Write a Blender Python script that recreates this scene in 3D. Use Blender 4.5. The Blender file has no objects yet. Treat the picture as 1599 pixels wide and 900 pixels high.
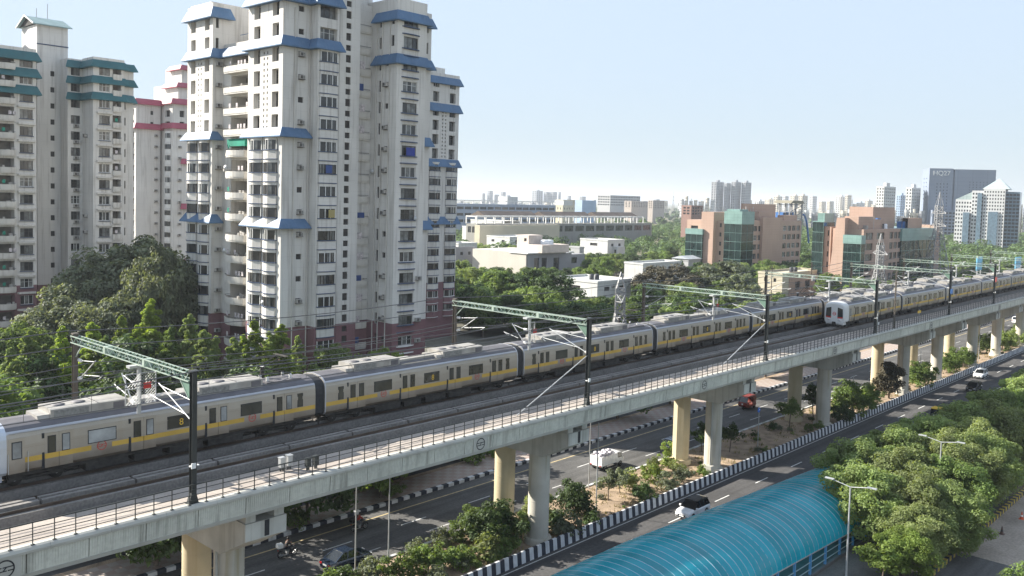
import bpy, random
from math import sin, cos, tan, atan, atan2, pi, radians, hypot, sqrt, exp
from mathutils import Vector, Matrix

rnd = random.Random(11)
scene = bpy.context.scene
COL = scene.collection

# ------------------------------------------------------------------ camera
# World: X runs along the metro line, Y to its left, Z up; road level is z = 0.
CAM_H, YAW, PITCH, ROLL = 31.9, radians(42.82), atan(76.55 * cos(.0267) / 1378), .0267
LENS_PX, PW, PH, PCY = 1378.0, 1599.0, 900.0, 385.15
_R0 = Vector((sin(YAW), -cos(YAW), 0))
_F0 = Vector((cos(YAW), sin(YAW), 0))
_Z = Vector((0, 0, 1))
FWD = _F0 * cos(PITCH) - _Z * sin(PITCH)
UP0 = _F0 * sin(PITCH) + _Z * cos(PITCH)
RGT = _R0 * cos(ROLL) + UP0 * sin(ROLL)
UPV = UP0 * cos(ROLL) - _R0 * sin(ROLL)
cd = bpy.data.cameras.new('camera')
cam = bpy.data.objects.new('camera', cd)
COL.objects.link(cam)
cam.matrix_world = Matrix(((RGT.x, UPV.x, -FWD.x, 0), (RGT.y, UPV.y, -FWD.y, 0), (RGT.z, UPV.z, -FWD.z, CAM_H), (0, 0, 0, 1)))
cd.sensor_width = 36
cd.lens = 36 * LENS_PX / PW
cd.shift_y = -(PH / 2 - PCY) / PW
cd.clip_start, cd.clip_end = .5, 30000
scene.camera = cam


def ray(px, py):
    u, v = (px - PW / 2) / LENS_PX, -(py - PCY) / LENS_PX
    return FWD + RGT * u + UPV * v


def at(px, py, z=0.):            # survey helper: where a sight line meets a level
    d = ray(px, py)
    t = (z - CAM_H) / d.z
    return Vector((d.x * t, d.y * t, z))


def onY(px, py, Y):              # ... or a wall plane Y = const
    d = ray(px, py)
    t = Y / d.y
    return Vector((d.x * t, Y, CAM_H + d.z * t))


def pix(x, y, z):                 # where a point shows in the photograph's pixels
    d = Vector((x, y, z - CAM_H))
    f = d.dot(FWD)
    return PW / 2 + LENS_PX * d.dot(RGT) / f, PCY - LENS_PX * d.dot(UPV) / f, d.dot(_F0)


def onX(px, py, X):
    d = ray(px, py)
    t = X / d.x
    return Vector((X, d.y * t, CAM_H + d.z * t))


def far(px, py, depth):          # ... or a distance ahead
    d = ray(px, py)
    t = depth / d.dot(_F0)
    return Vector((d.x * t, d.y * t, CAM_H + d.z * t))


# ------------------------------------------------------------------ materials
def nodes_of(name):
    m = bpy.data.materials.new(name)
    m.use_nodes = True
    nt = m.node_tree
    nt.nodes.clear()
    out = nt.nodes.new('ShaderNodeOutputMaterial')
    return m, nt, out


def N(nt, kind, **kw):
    n = nt.nodes.new(kind)
    for k, v in kw.items():
        if k.startswith('i_'):
            n.inputs[int(k[2:])].default_value = v
        else:
            setattr(n, k, v)
    return n


def rgba(c, k=1.):
    return (c[0] * k, c[1] * k, c[2] * k, 1)


def mix(nt, a, b, fac, mode='MIX'):
    n = nt.nodes.new('ShaderNodeMix')
    n.data_type = 'RGBA'
    n.blend_type = mode
    for s, v in ((0, fac), (6, a), (7, b)):
        if hasattr(v, 'links') or hasattr(v, 'is_linked'):
            nt.links.new(v, n.inputs[s])
        else:
            n.inputs[s].default_value = v
    return n.outputs[2]


def mat(name, col, rough=.75, metal=0., var=.14, scale=.7, bump=0., bscale=18., spec=.35, streak=0., joints=None,
        dirt=None, ribs=0., coat=0., fine=.0, dust=None, tracks=0.):
    m, nt, out = nodes_of(name)
    L = nt.links.new
    b = N(nt, 'ShaderNodeBsdfPrincipled')
    L(b.outputs[0], out.inputs[0])
    b.inputs['Roughness'].default_value = rough
    b.inputs['Metallic'].default_value = metal
    b.inputs['Specular IOR Level'].default_value = spec
    b.inputs['Coat Weight'].default_value = coat
    geo = N(nt, 'ShaderNodeNewGeometry')
    pos = geo.outputs['Position']
    n1 = N(nt, 'ShaderNodeTexNoise')
    n1.inputs['Scale'].default_value = scale
    n1.inputs['Detail'].default_value = 5
    L(pos, n1.inputs['Vector'])
    mr = N(nt, 'ShaderNodeMapRange')
    mr.inputs[1].default_value, mr.inputs[2].default_value = .3, .7
    L(n1.outputs[0], mr.inputs[0])
    c = mix(nt, rgba(col, 1 - var), rgba(col, 1 + var * .7), mr.outputs[0])
    if fine:
        n3 = N(nt, 'ShaderNodeTexNoise')
        n3.inputs['Scale'].default_value = scale * 14
        n3.inputs['Detail'].default_value = 3
        L(pos, n3.inputs['Vector'])
        m3 = N(nt, 'ShaderNodeMapRange')
        m3.inputs[1].default_value, m3.inputs[2].default_value = .35, .65
        m3.inputs[3].default_value, m3.inputs[4].default_value = 1 - fine, 1 + fine * .6
        L(n3.outputs[0], m3.inputs[0])
        cc = N(nt, 'ShaderNodeCombineColor')
        for i in range(3):
            L(m3.outputs[0], cc.inputs[i])
        c = mix(nt, c, cc.outputs[0], 1., 'MULTIPLY')
    if streak:                                   # rain stains: noise stretched down the wall
        mp = N(nt, 'ShaderNodeMapping')
        mp.inputs['Scale'].default_value = (1.6, 1.6, .09)
        L(pos, mp.inputs[0])
        n2 = N(nt, 'ShaderNodeTexNoise')
        n2.inputs['Scale'].default_value = 1.3
        n2.inputs['Detail'].default_value = 6
        L(mp.outputs[0], n2.inputs['Vector'])
        r2 = N(nt, 'ShaderNodeMapRange')
        r2.inputs[1].default_value, r2.inputs[2].default_value = .52, .75
        r2.inputs[4].default_value = streak
        L(n2.outputs[0], r2.inputs[0])
        c = mix(nt, c, rgba(dirt or (col[0] * .45, col[1] * .42, col[2] * .38)), r2.outputs[0])
    if tracks:                                  # tyre-darkened and dusty bands running along the road
        mt = N(nt, 'ShaderNodeMapping')
        mt.inputs['Scale'].default_value = (.012, 1.1, 1)
        L(pos, mt.inputs[0])
        n4 = N(nt, 'ShaderNodeTexNoise'); n4.inputs['Scale'].default_value = 1.; n4.inputs['Detail'].default_value = 4
        L(mt.outputs[0], n4.inputs['Vector'])
        r4 = N(nt, 'ShaderNodeMapRange')
        r4.inputs[1].default_value, r4.inputs[2].default_value, r4.inputs[3].default_value, r4.inputs[4].default_value = .35, .65, 1 - tracks, 1 + tracks
        L(n4.outputs[0], r4.inputs[0])
        c4 = N(nt, 'ShaderNodeCombineColor')
        for i in range(3):
            L(r4.outputs[0], c4.inputs[i])
        c = mix(nt, c, c4.outputs[0], 1., 'MULTIPLY')
        vo = N(nt, 'ShaderNodeTexVoronoi'); vo.inputs['Scale'].default_value = .13      # tar patches
        L(pos, vo.inputs['Vector'])
        sc_ = N(nt, 'ShaderNodeSeparateColor'); L(vo.outputs['Color'], sc_.inputs[0])
        r5 = N(nt, 'ShaderNodeMapRange'); r5.inputs[1].default_value, r5.inputs[2].default_value, r5.inputs[4].default_value = .84, .86, .35
        L(sc_.outputs[0], r5.inputs[0])
        c = mix(nt, c, rgba(col, .62), r5.outputs[0])
    if dust:                                     # brake dust thrown up over the lower body: (low z, high z, colour)
        sz = N(nt, 'ShaderNodeSeparateXYZ')
        L(pos, sz.inputs[0])
        nd = N(nt, 'ShaderNodeTexNoise'); nd.inputs['Scale'].default_value = .9; nd.inputs['Detail'].default_value = 5
        L(pos, nd.inputs['Vector'])
        az = N(nt, 'ShaderNodeMath', operation='MULTIPLY_ADD'); az.inputs[1].default_value = 1.1
        L(nd.outputs[0], az.inputs[0]); L(sz.outputs[2], az.inputs[2])
        rd = N(nt, 'ShaderNodeMapRange')
        rd.inputs[1].default_value, rd.inputs[2].default_value, rd.inputs[3].default_value, rd.inputs[4].default_value = dust[0] + .55, dust[1] + .55, .75, 0
        L(az.outputs[0], rd.inputs[0])
        c = mix(nt, c, rgba(dust[2]), rd.outputs[0])
    if joints:                                   # panel joints: (length, height, width, darkness)
        sp = N(nt, 'ShaderNodeSeparateXYZ')
        L(pos, sp.inputs[0])
        ad = N(nt, 'ShaderNodeMath', operation='ADD')
        L(sp.outputs[0], ad.inputs[0]); L(sp.outputs[1], ad.inputs[1])
        cb = N(nt, 'ShaderNodeCombineXYZ')
        L(ad.outputs[0], cb.inputs[0]); L(sp.outputs[2], cb.inputs[1])
        br = N(nt, 'ShaderNodeTexBrick')
        br.offset = joints[4] if len(joints) > 4 else 0
        br.inputs['Color1'].default_value = br.inputs['Color2'].default_value = (1, 1, 1, 1)
        k = 1 - joints[3]
        br.inputs['Mortar'].default_value = (k, k, k, 1)
        br.inputs['Scale'].default_value = 1
        br.inputs['Mortar Size'].default_value = joints[2]
        br.inputs['Mortar Smooth'].default_value = .3
        br.inputs['Brick Width'].default_value = joints[0]
        br.inputs['Row Height'].default_value = joints[1]
        L(cb.outputs[0], br.inputs[0])
        c = mix(nt, c, br.outputs[0], 1., 'MULTIPLY')
    L(c, b.inputs['Base Color'])
    if bump or ribs:
        bp = N(nt, 'ShaderNodeBump')
        if ribs:
            w = N(nt, 'ShaderNodeTexWave', wave_type='BANDS', bands_direction='X')
            w.inputs['Scale'].default_value = ribs
            L(pos, w.inputs['Vector'])
            L(w.outputs['Fac'], bp.inputs['Height'])
            bp.inputs['Strength'].default_value = .5
            bp.inputs['Distance'].default_value = .05
        else:
            nb = N(nt, 'ShaderNodeTexNoise')
            nb.inputs['Scale'].default_value = bscale
            nb.inputs['Detail'].default_value = 4
            L(pos, nb.inputs['Vector'])
            L(nb.outputs[0], bp.inputs['Height'])
            bp.inputs['Strength'].default_value = bump
            bp.inputs['Distance'].default_value = .06
        L(bp.outputs[0], b.inputs['Normal'])
    return m


def leafmat(name, col, col2, trans=.35, rough=.6):
    m, nt, out = nodes_of(name)
    L = nt.links.new
    geo = N(nt, 'ShaderNodeNewGeometry')
    oi = N(nt, 'ShaderNodeObjectInfo')
    c = mix(nt, rgba(col), rgba(col2), geo.outputs['Random Per Island'])
    n1 = N(nt, 'ShaderNodeTexNoise')
    n1.inputs['Scale'].default_value = .55
    n1.inputs['Detail'].default_value = 3
    L(geo.outputs['Position'], n1.inputs['Vector'])
    mr = N(nt, 'ShaderNodeMapRange')
    mr.inputs[1].default_value, mr.inputs[2].default_value, mr.inputs[3].default_value, mr.inputs[4].default_value = .3, .7, .62, 1.3
    L(n1.outputs[0], mr.inputs[0])
    m2 = N(nt, 'ShaderNodeMapRange')
    m2.inputs[3].default_value, m2.inputs[4].default_value = .78, 1.22
    L(oi.outputs['Random'], m2.inputs[0])
    mu = N(nt, 'ShaderNodeMath', operation='MULTIPLY')
    L(mr.outputs[0], mu.inputs[0]); L(m2.outputs[0], mu.inputs[1])
    cc = N(nt, 'ShaderNodeCombineColor')
    for i in range(3):
        L(mu.outputs[0], cc.inputs[i])
    c = mix(nt, c, cc.outputs[0], 1., 'MULTIPLY')
    b = N(nt, 'ShaderNodeBsdfPrincipled')
    b.inputs['Roughness'].default_value = rough
    b.inputs['Specular IOR Level'].default_value = .3
    L(c, b.inputs['Base Color'])
    t = N(nt, 'ShaderNodeBsdfTranslucent')
    tc = mix(nt, c, (1.25, 1.2, .5, 1), 1., 'MULTIPLY')
    L(tc, t.inputs[0])
    ms = N(nt, 'ShaderNodeMixShader')
    ms.inputs[0].default_value = trans
    L(b.outputs[0], ms.inputs[1]); L(t.outputs[0], ms.inputs[2])
    L(ms.outputs[0], out.inputs[0])
    return m


def glassmat(name, col, rough=.08, var=.5, scale=.35, spec=.5):
    return mat(name, col, rough=rough, var=var, scale=scale, spec=spec)


# ------------------------------------------------------------------ mesh collecting
class MB:
    def __init__(s):
        s.v, s.f, s.m, s.sm = [], [], [], []

    def add(s, vs, fs, m=0, smooth=False):
        o = len(s.v)
        s.v += [tuple(p) for p in vs]
        for f in fs:
            s.f.append([i + o for i in f])
            s.m.append(m)
            s.sm.append(smooth)
        return s

    def bx(s, x0, x1, y0, y1, z0, z1, m=0):
        return s.add([(x0, y0, z0), (x1, y0, z0), (x1, y1, z0), (x0, y1, z0), (x0, y0, z1), (x1, y0, z1), (x1, y1, z1), (x0, y1, z1)],
                     [(0, 3, 2, 1), (4, 5, 6, 7), (0, 1, 5, 4), (1, 2, 6, 5), (2, 3, 7, 6), (3, 0, 4, 7)], m)

    def quad(s, a, b, c, d, m=0):
        return s.add([a, b, c, d], [(0, 1, 2, 3)], m)

    def bar(s, p, q, w, h=None, m=0, up=(0, 0, 1)):
        p, q = Vector(p), Vector(q)
        d = (q - p).normalized()
        u = Vector(up)
        if abs(d.dot(u)) > .98:
            u = Vector((1, 0, 0))
        a = d.cross(u).normalized() * (w / 2)
        b = a.cross(d).normalized() * ((h or w) / 2)
        vs = [e + a * i + b * j for e in (p, q) for i, j in ((-1, -1), (1, -1), (1, 1), (-1, 1))]
        return s.add(vs, [(3, 2, 1, 0), (4, 5, 6, 7), (0, 1, 5, 4), (1, 2, 6, 5), (2, 3, 7, 6), (3, 0, 4, 7)], m)

    def tube(s, p, q, r, r2=None, n=8, m=0, caps=True):
        p, q = Vector(p), Vector(q)
        r2 = r if r2 is None else r2
        d = (q - p).normalized()
        u = Vector((0, 0, 1)) if abs(d.z) < .95 else Vector((1, 0, 0))
        a = d.cross(u).normalized()
        b = a.cross(d)
        vs = []
        for e, rr in ((p, r), (q, r2)):
            for i in range(n):
                t = 2 * pi * i / n
                vs.append(e + a * (cos(t) * rr) + b * (sin(t) * rr))
        s.add(vs, [(i, (i + 1) % n, n + (i + 1) % n, n + i) for i in range(n)], m, True)
        if caps:
            s.add(vs, [tuple(range(n))[::-1], tuple(range(n, 2 * n))], m)
        return s

    def path(s, pts, r, n=6, m=0):
        for a, b in zip(pts[:-1], pts[1:]):
            s.tube(a, b, r, n=n, m=m, caps=True)
        return s

    def prism(s, pts, axis, a0, a1, m=0, smooth=False):
        n = len(pts)
        f = {'x': lambda p, a: (a, p[0], p[1]), 'y': lambda p, a: (p[0], a, p[1]), 'z': lambda p, a: (p[0], p[1], a)}[axis]
        vs = [f(p, a0) for p in pts] + [f(p, a1) for p in pts]
        return s.add(vs, [(i, (i + 1) % n, n + (i + 1) % n, n + i) for i in range(n)] + [tuple(range(n))[::-1], tuple(range(n, 2 * n))], m, smooth)

    def lathe(s, prof, c=(0, 0, 0), n=12, m=0, axis='z', smooth=True):
        vs = []
        for r, h in prof:
            for i in range(n):
                t = 2 * pi * i / n
                a, b = r * cos(t), r * sin(t)
                p = {'z': (a, b, h), 'y': (a, h, b), 'x': (h, a, b)}[axis]
                vs.append((p[0] + c[0], p[1] + c[1], p[2] + c[2]))
        fs = []
        for k in range(len(prof) - 1):
            for i in range(n):
                fs.append((k * n + i, k * n + (i + 1) % n, (k + 1) * n + (i + 1) % n, (k + 1) * n + i))
        s.add(vs, fs, m, smooth)
        s.add(vs[:n], [tuple(range(n))[::-1]], m)
        return s.add(vs[-n:], [tuple(range(n))], m)

    def torus(s, c, R, r, axis='y', n=16, k=6, m=0):
        vs = []
        for i in range(n):
            t = 2 * pi * i / n
            for j in range(k):
                u = 2 * pi * j / k
                a = R + r * cos(u)
                h = r * sin(u)
                p = {'y': (a * cos(t), h, a * sin(t)), 'z': (a * cos(t), a * sin(t), h), 'x': (h, a * cos(t), a * sin(t))}[axis]
                vs.append((c[0] + p[0], c[1] + p[1], c[2] + p[2]))
        return s.add(vs, [(i * k + j, i * k + (j + 1) % k, ((i + 1) % n) * k + (j + 1) % k, ((i + 1) % n) * k + j) for i in range(n) for j in range(k)], m, True)

    def mesh(s, name, mats):
        me = bpy.data.meshes.new(name)
        me.from_pydata(s.v, [], s.f)
        for mm in (mats if isinstance(mats, (list, tuple)) else [mats]):
            me.materials.append(mm)
        me.polygons.foreach_set('material_index', s.m)
        me.polygons.foreach_set('use_smooth', s.sm)
        me.update()
        return me

    def build(s, name, mats, parent=None, world=False, loc=None, label=None):
        o = bpy.data.objects.new(name, s.mesh(name, mats))
        COL.objects.link(o)
        if parent:
            o.parent = parent
            if world:                            # the mesh is written in world coordinates
                p = parent
                off = Vector((0, 0, 0))
                while p:
                    off += p.location
                    p = p.parent
                o.location = -off
        if loc is not None:
            o.location = loc
        if label:
            o['label'] = label
        return o


def tag(o, label, cat, group=None):
    o['label'], o['category'] = label, cat
    if group:
        o['group'] = group
    return o


def thing(name, label, cat, loc=(0, 0, 0), rz=0., group=None):
    o = bpy.data.objects.new(name, None)
    COL.objects.link(o)
    o.empty_display_size = .5
    o.location = loc
    o.rotation_euler = (0, 0, rz)
    return tag(o, label, cat, group)


def struct(o):
    o['kind'] = 'structure'
    return o


def stuff(o):
    o['kind'] = 'stuff'
    return o


KIDS = {}


def copy_tree(o, parent=None):
    c = o.copy()
    COL.objects.link(c)
    c.parent = parent
    for ch in list(o.children):
        copy_tree(ch, c)
    return c


def place(o, parent, loc, rz=0., name=None):     # a copy of one part under another thing
    c = o.copy()
    COL.objects.link(c)
    c.parent = parent
    c.location = Vector(loc) - (parent.location if parent else Vector((0, 0, 0)))
    c.rotation_euler = (0, 0, rz)
    for ch in list(o.children):
        copy_tree(ch, c)
    return c


def text_mesh(txt, size, depth=.0):
    cu = bpy.data.curves.new('lettering', 'FONT')
    cu.body = txt
    cu.size = size
    cu.align_x = 'CENTER'
    cu.align_y = 'CENTER'
    cu.extrude = depth
    ob = bpy.data.objects.new('lettering', cu)
    COL.objects.link(ob)
    bpy.context.view_layer.update()
    me = bpy.data.meshes.new_from_object(ob.evaluated_get(bpy.context.evaluated_depsgraph_get()))
    bpy.data.objects.remove(ob)
    return me


# ------------------------------------------------------------------ palette
asphalt = mat('asphalt', (.078, .076, .076), .9, var=.16, scale=.22, bump=.3, bscale=9, fine=.18, tracks=.2)
asphalt_b = mat('worn_asphalt', (.10, .098, .095), .9, var=.2, scale=.3, bump=.3, bscale=9, fine=.18, tracks=.2)
soil = mat('sandy_soil', (.36, .27, .19), .95, var=.35, scale=.8, bump=.6, bscale=5, fine=.25)
earth = mat('field_earth', (.16, .15, .09), .95, var=.4, scale=.03, fine=.3)
conc = mat('concrete', (.50, .50, .46), .85, var=.18, scale=.5, streak=.65, bump=.1)
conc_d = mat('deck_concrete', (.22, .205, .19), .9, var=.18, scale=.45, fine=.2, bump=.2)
walk_c = mat('walkway_concrete', (.35, .305, .265), .9, var=.16, scale=.6, fine=.12, joints=(1.5, 50, .02, .35))
parapet_m = mat('parapet_concrete', (.56, .565, .50), .8, var=.14, scale=.35, streak=.75, fine=.08, dirt=(.20, .195, .165))
coping_m = mat('coping_concrete', (.42, .415, .375), .8, var=.14, scale=.5, streak=.25)
column_m = mat('column_concrete', (.50, .475, .41), .85, var=.14, scale=.5, streak=.65, dirt=(.30, .24, .12))
dark_steel = mat('dark_painted_steel', (.030, .034, .034), .5, var=.2, spec=.5)
rail_m = mat('rusty_rail_steel', (.10, .075, .06), .55, metal=.5, var=.3)
rail_top = mat('polished_rail_head', (.55, .54, .52), .25, metal=.9, var=.1)
ballast = mat('dark_track_bed', (.055, .05, .048), .95, var=.35, scale=1.2, fine=.3)
white_p = mat('white_paint', (.78, .78, .76), .5, var=.06)
road_w = mat('worn_white_road_paint', (.62, .62, .60), .8, var=.3, scale=2.2)
road_y = mat('worn_yellow_road_paint', (.50, .40, .22), .85, var=.35, scale=1.6)
black_p = mat('black_paint', (.025, .027, .032), .6, var=.3, scale=2)
kerb_w = mat('chalky_white_kerb_paint', (.62, .63, .64), .8, var=.18, scale=1.6, streak=.3)
kerb_k = mat('faded_black_kerb_paint', (.035, .04, .055), .8, var=.35, scale=1.6)
green_m = mat('green_painted_steel', (.12, .20, .155), .55, var=.2)
green_l = mat('pale_green_galvanised_steel', (.36, .43, .37), .45, metal=.3, var=.15)
galv = mat('galvanised_steel', (.47, .48, .48), .45, metal=.4, var=.15)
steel_lat = mat('weathered_lattice_steel', (.32, .32, .32), .6, metal=.3, var=.2)
wire_m = mat('wire_metal', (.13, .13, .13), .5, metal=.4, var=.1)
insul = mat('white_porcelain', (.75, .74, .72), .3, var=.05)
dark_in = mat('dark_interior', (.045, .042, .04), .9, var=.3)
glass_d = glassmat('dark_window_glass', (.032, .034, .035), .1, .5, .6, .5)
glass_b = glassmat('grey_curtained_glass', (.15, .155, .15), .2, .6, 1.1, .5)
rubber = mat('tyre_rubber', (.02, .02, .02), .85, var=.2)
chrome = mat('bright_alloy', (.6, .6, .6), .3, metal=.8, var=.05)
red_p = mat('red_paint', (.48, .035, .03), .45, var=.1)
yellow_p = mat('yellow_paint', (.75, .47, .05), .5, var=.1)
bark = mat('tree_bark', (.13, .10, .075), .95, var=.3, scale=4, bump=.4)
# ------------------------------------------------------------------ ground, roads, kerbs
def sheet(name, x0, x1, y0, y1, z, m):
    return struct(MB().quad((x0, y0, z), (x1, y0, z), (x1, y1, z), (x0, y1, z)).build(name, m))


sheet('ground', -900, 14000, -9000, 13000, -.12, earth)
sheet('road', -160, 900, 41.0, 50.0, .0, asphalt)
sheet('road', -160, 900, 58.7, 69.3, .0, asphalt_b)
sheet('road', -160, 700, 74.6, 83, .0, asphalt)
sheet('road', -100, 420, 8, 23.6, .0, asphalt_b)
pave = mat('plaza_paving', (.33, .28, .23), .9, var=.25, scale=.3, joints=None, fine=.2)
sheet('pavement', 88, 420, 12, 23.6, .004, pave)
struct(MB().bx(-160, 900, 50.3, 58.4, -.1, .26).build('ground', soil))
verge = mat('dry_verge_earth', (.15, .125, .08), .95, var=.35, scale=.5, fine=.3)
struct(MB().bx(-160, 700, 24.0, 41.0, -.1, .05).build('ground', verge))
compound = mat('compound_earth', (.13, .125, .10), .95, var=.35, scale=.2, fine=.2)
sheet('ground', -160, 700, 83, 300, -.06, compound)

# footpath of pink and grey pavers
m, nt, out = nodes_of('footpath_pavers')
b = N(nt, 'ShaderNodeBsdfPrincipled'); b.inputs['Roughness'].default_value = .9
g = N(nt, 'ShaderNodeNewGeometry')
ck = N(nt, 'ShaderNodeTexChecker')
ck.inputs['Scale'].default_value = 1.25
ck.inputs['Color1'].default_value = (.40, .34, .30, 1); ck.inputs['Color2'].default_value = (.34, .23, .20, 1)
nt.links.new(g.outputs['Position'], ck.inputs['Vector'])
no = N(nt, 'ShaderNodeTexNoise'); no.inputs['Scale'].default_value = .9; no.inputs['Detail'].default_value = 6
nt.links.new(g.outputs['Position'], no.inputs['Vector'])
c = mix(nt, ck.outputs[0], (.30, .26, .22, 1), no.outputs[0])
nt.links.new(c, b.inputs['Base Color']); nt.links.new(b.outputs[0], out.inputs[0])
struct(MB().bx(-160, 700, 69.7, 73.6, -.1, .30).build('footpath', m))
struct(MB().bx(-160, 700, 73.6, 74.6, -.1, .20).build('ground', soil))


def striped_kerb(name, label, x0, x1, y0, y1, z, step, mats, top=None, batter=.0, cat='kerb'):
    mb = MB()
    x, k = x0, 0
    while x < x1:
        mb.prism([(y0, -.05), (y1, -.05), (y1, z), (y0 + batter, z)], 'x', x, x + step, k % 2)
        x += step; k += 1
    return tag(mb.build(name, mats), label, cat)


striped_kerb('median_barrier', 'tall black and white striped concrete barrier along the planted median', -40, 420, 49.98, 50.3, 1.02, .535, [kerb_w, kerb_k], batter=.12, cat='barrier')
striped_kerb('kerb', 'low black and white kerb edging the pink footpath under the viaduct', -40, 420, 69.3, 69.72, .34, .8, [kerb_w, kerb_k])
striped_kerb('kerb', 'black and yellow kerb beside the plaza road below the big trees', 20, 330, 23.6, 24.0, .42, .55, [mat('faded_yellow_kerb', (.42, .30, .06), .85, var=.3, scale=2), kerb_k])
striped_kerb('kerb', 'thin white kerb on the far side of the planted median', -40, 420, 58.4, 58.72, .36, 1.1, [kerb_w, conc])

# lane paint lies in sheets 4 mm above the asphalt
mb = MB()
def dash(mb, x0, x1, y, w, z=.006, m=0):
    mb.quad((x0, y - w / 2, z), (x1, y - w / 2, z), (x1, y + w / 2, z), (x0, y + w / 2, z), m)
x = 29.0
while x < 420:
    dash(mb, x, x + 3.0, 46.6, .15); x += 9.05
x = 36.5
while x < 420:
    dash(mb, x, x + 3.2, 64.2, .14); dash(mb, x + 1, x + 4.2, 61.3, .12); x += 9.05
dash(mb, -160, 420, 49.55, .12); dash(mb, -160, 420, 42.2, .12)
struct(mb.build('road_marking', road_w))
mb = MB()
dash(mb, -160, 420, 67.5, .18); dash(mb, -160, 420, 59.1, .10)
struct(mb.build('road_marking', road_y))
# ------------------------------------------------------------------ viaduct
X0, X1 = -30., 330.
TRACKS = (51.8, 56.07, 60.4)
RT = 14.4                                         # rail top
via = thing('metro_viaduct', 'grey concrete elevated metro viaduct with ribbed parapet crossing the whole scene', 'viaduct', (0, 55.2, 0))
mb = MB()
mb.prism([(46.75, 12.55), (49.2, 12.35), (50.2, 11.6), (60.2, 11.6), (61.2, 12.35), (63.65, 12.55), (63.65, 13.6), (46.75, 13.6)], 'x', X0, X1)
mb.build('deck', conc_d, via, True)
mb = MB()
mb.bx(X0, X1, 46.72, 49.75, 13.604, 13.93); mb.bx(X0, X1, 62.4, 63.7, 13.604, 13.93)
mb.build('walkway', walk_c, via, True)
for side in (0, 1):                               # parapet panels with open joints, bulging coping and bottom lip
    mb = MB()
    yy = (lambda y: y) if side == 0 else (lambda y: 110.4 - y)
    x = X0
    while x < X1:
        xe = min(x + 3.02, X1)
        if x < 75 and side == 0:              # ribbed face
            n = 22
            for j in range(n):
                u0 = x + .03 + (xe - x - .06) * j / n; u1 = x + .03 + (xe - x - .06) * (j + .62) / n
                mb.prism([(46.435, 12.68), (46.60, 12.68), (46.60, 13.68), (46.375, 13.68)], 'x', u0, u1, 0)
            mb.prism([(46.46, 12.62), (46.73, 12.62), (46.73, 13.72), (46.40, 13.72)], 'x', x + .02, xe - .02, 0)
        else:
            mb.prism([(yy(46.42), 12.62), (yy(46.73), 12.62), (yy(46.73), 13.72), (yy(46.36), 13.72)], 'x', x + .02, xe - .02, 0)
        x += 3.02
    mb.prism([(yy(46.46), 12.40), (yy(46.8), 12.40), (yy(46.8), 12.62), (yy(46.40), 12.62)], 'x', X0, X1, 1)
    mb.bx(X0, X1, *sorted((yy(46.56), yy(46.73))), 12.62, 13.72, 2)
    mb.build('parapet', [parapet_m, coping_m, conc], via, True)
    mb = MB()
    x = X0 + 1.1
    while x < X1:
        xe = min(x + 3.02, X1)
        mb.prism([(yy(46.30), 13.66), (yy(46.9), 13.66), (yy(46.9), 13.95), (yy(46.5), 14.0), (yy(46.36), 13.93), (yy(46.28), 13.8)], 'x', x + .006, xe - .006, 0)
        x += 3.02
    mb.build('coping', coping_m, via, True)
for ty in TRACKS:
    pl, rl = MB(), []
    for s in (-.838, .838):
        x = X0
        pl.bx(X0, X1, ty + s - .36, ty + s + .30, 13.604, 14.22)
        while x < X1:                             # derailment guard upstands, gapped
            g0 = ty + s + (.42 if s < 0 else -.72)
            pl.bx(x + .08, min(x + 5.3, X1) - .08, g0, g0 + .30, 13.606, 14.50)
            x += 5.3
        r = MB()
        r.bx(X0, X1, ty + s - .02, ty + s + .02, 14.22, 14.36, 0)
        r.bx(X0, X1, ty + s - .075, ty + s + .075, 14.222, 14.26, 0)
        r.bx(X0, X1, ty + s - .038, ty + s + .038, 14.36, 14.395, 0)
        r.quad((X0, ty + s - .03, 14.4), (X1, ty + s - .03, 14.4), (X1, ty + s + .03, 14.4), (X0, ty + s + .03, 14.4), 1)
        r.build('running_rail', [rail_m, rail_top], via, True)
    pl.build('track_plinth', conc_d, via, True)
mb = MB()
mb.bx(X0, X1, 49.75, 62.4, 13.604, 13.64)
mb.build('track_bed', ballast, via, True)
for yb, sx in ((46.5, 1.), (63.9, 1.)):           # handrails
    mb = MB()
    x = X0 + .3
    while x < X1:
        mb.bar((x, yb, 13.93), (x, yb, 15.12), .055, .04)
        mb.bx(x - .09, x + .09, yb - .07, yb + .07, 13.975, 14.01)
        x += 1.03
    for z, r in ((15.12, .032), (14.83, .018), (14.52, .018), (14.22, .018)):
        mb.bar((X0, yb, z), (X1, yb, z), r * 2)
    mb.build('railing', dark_steel, via, True)


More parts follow.
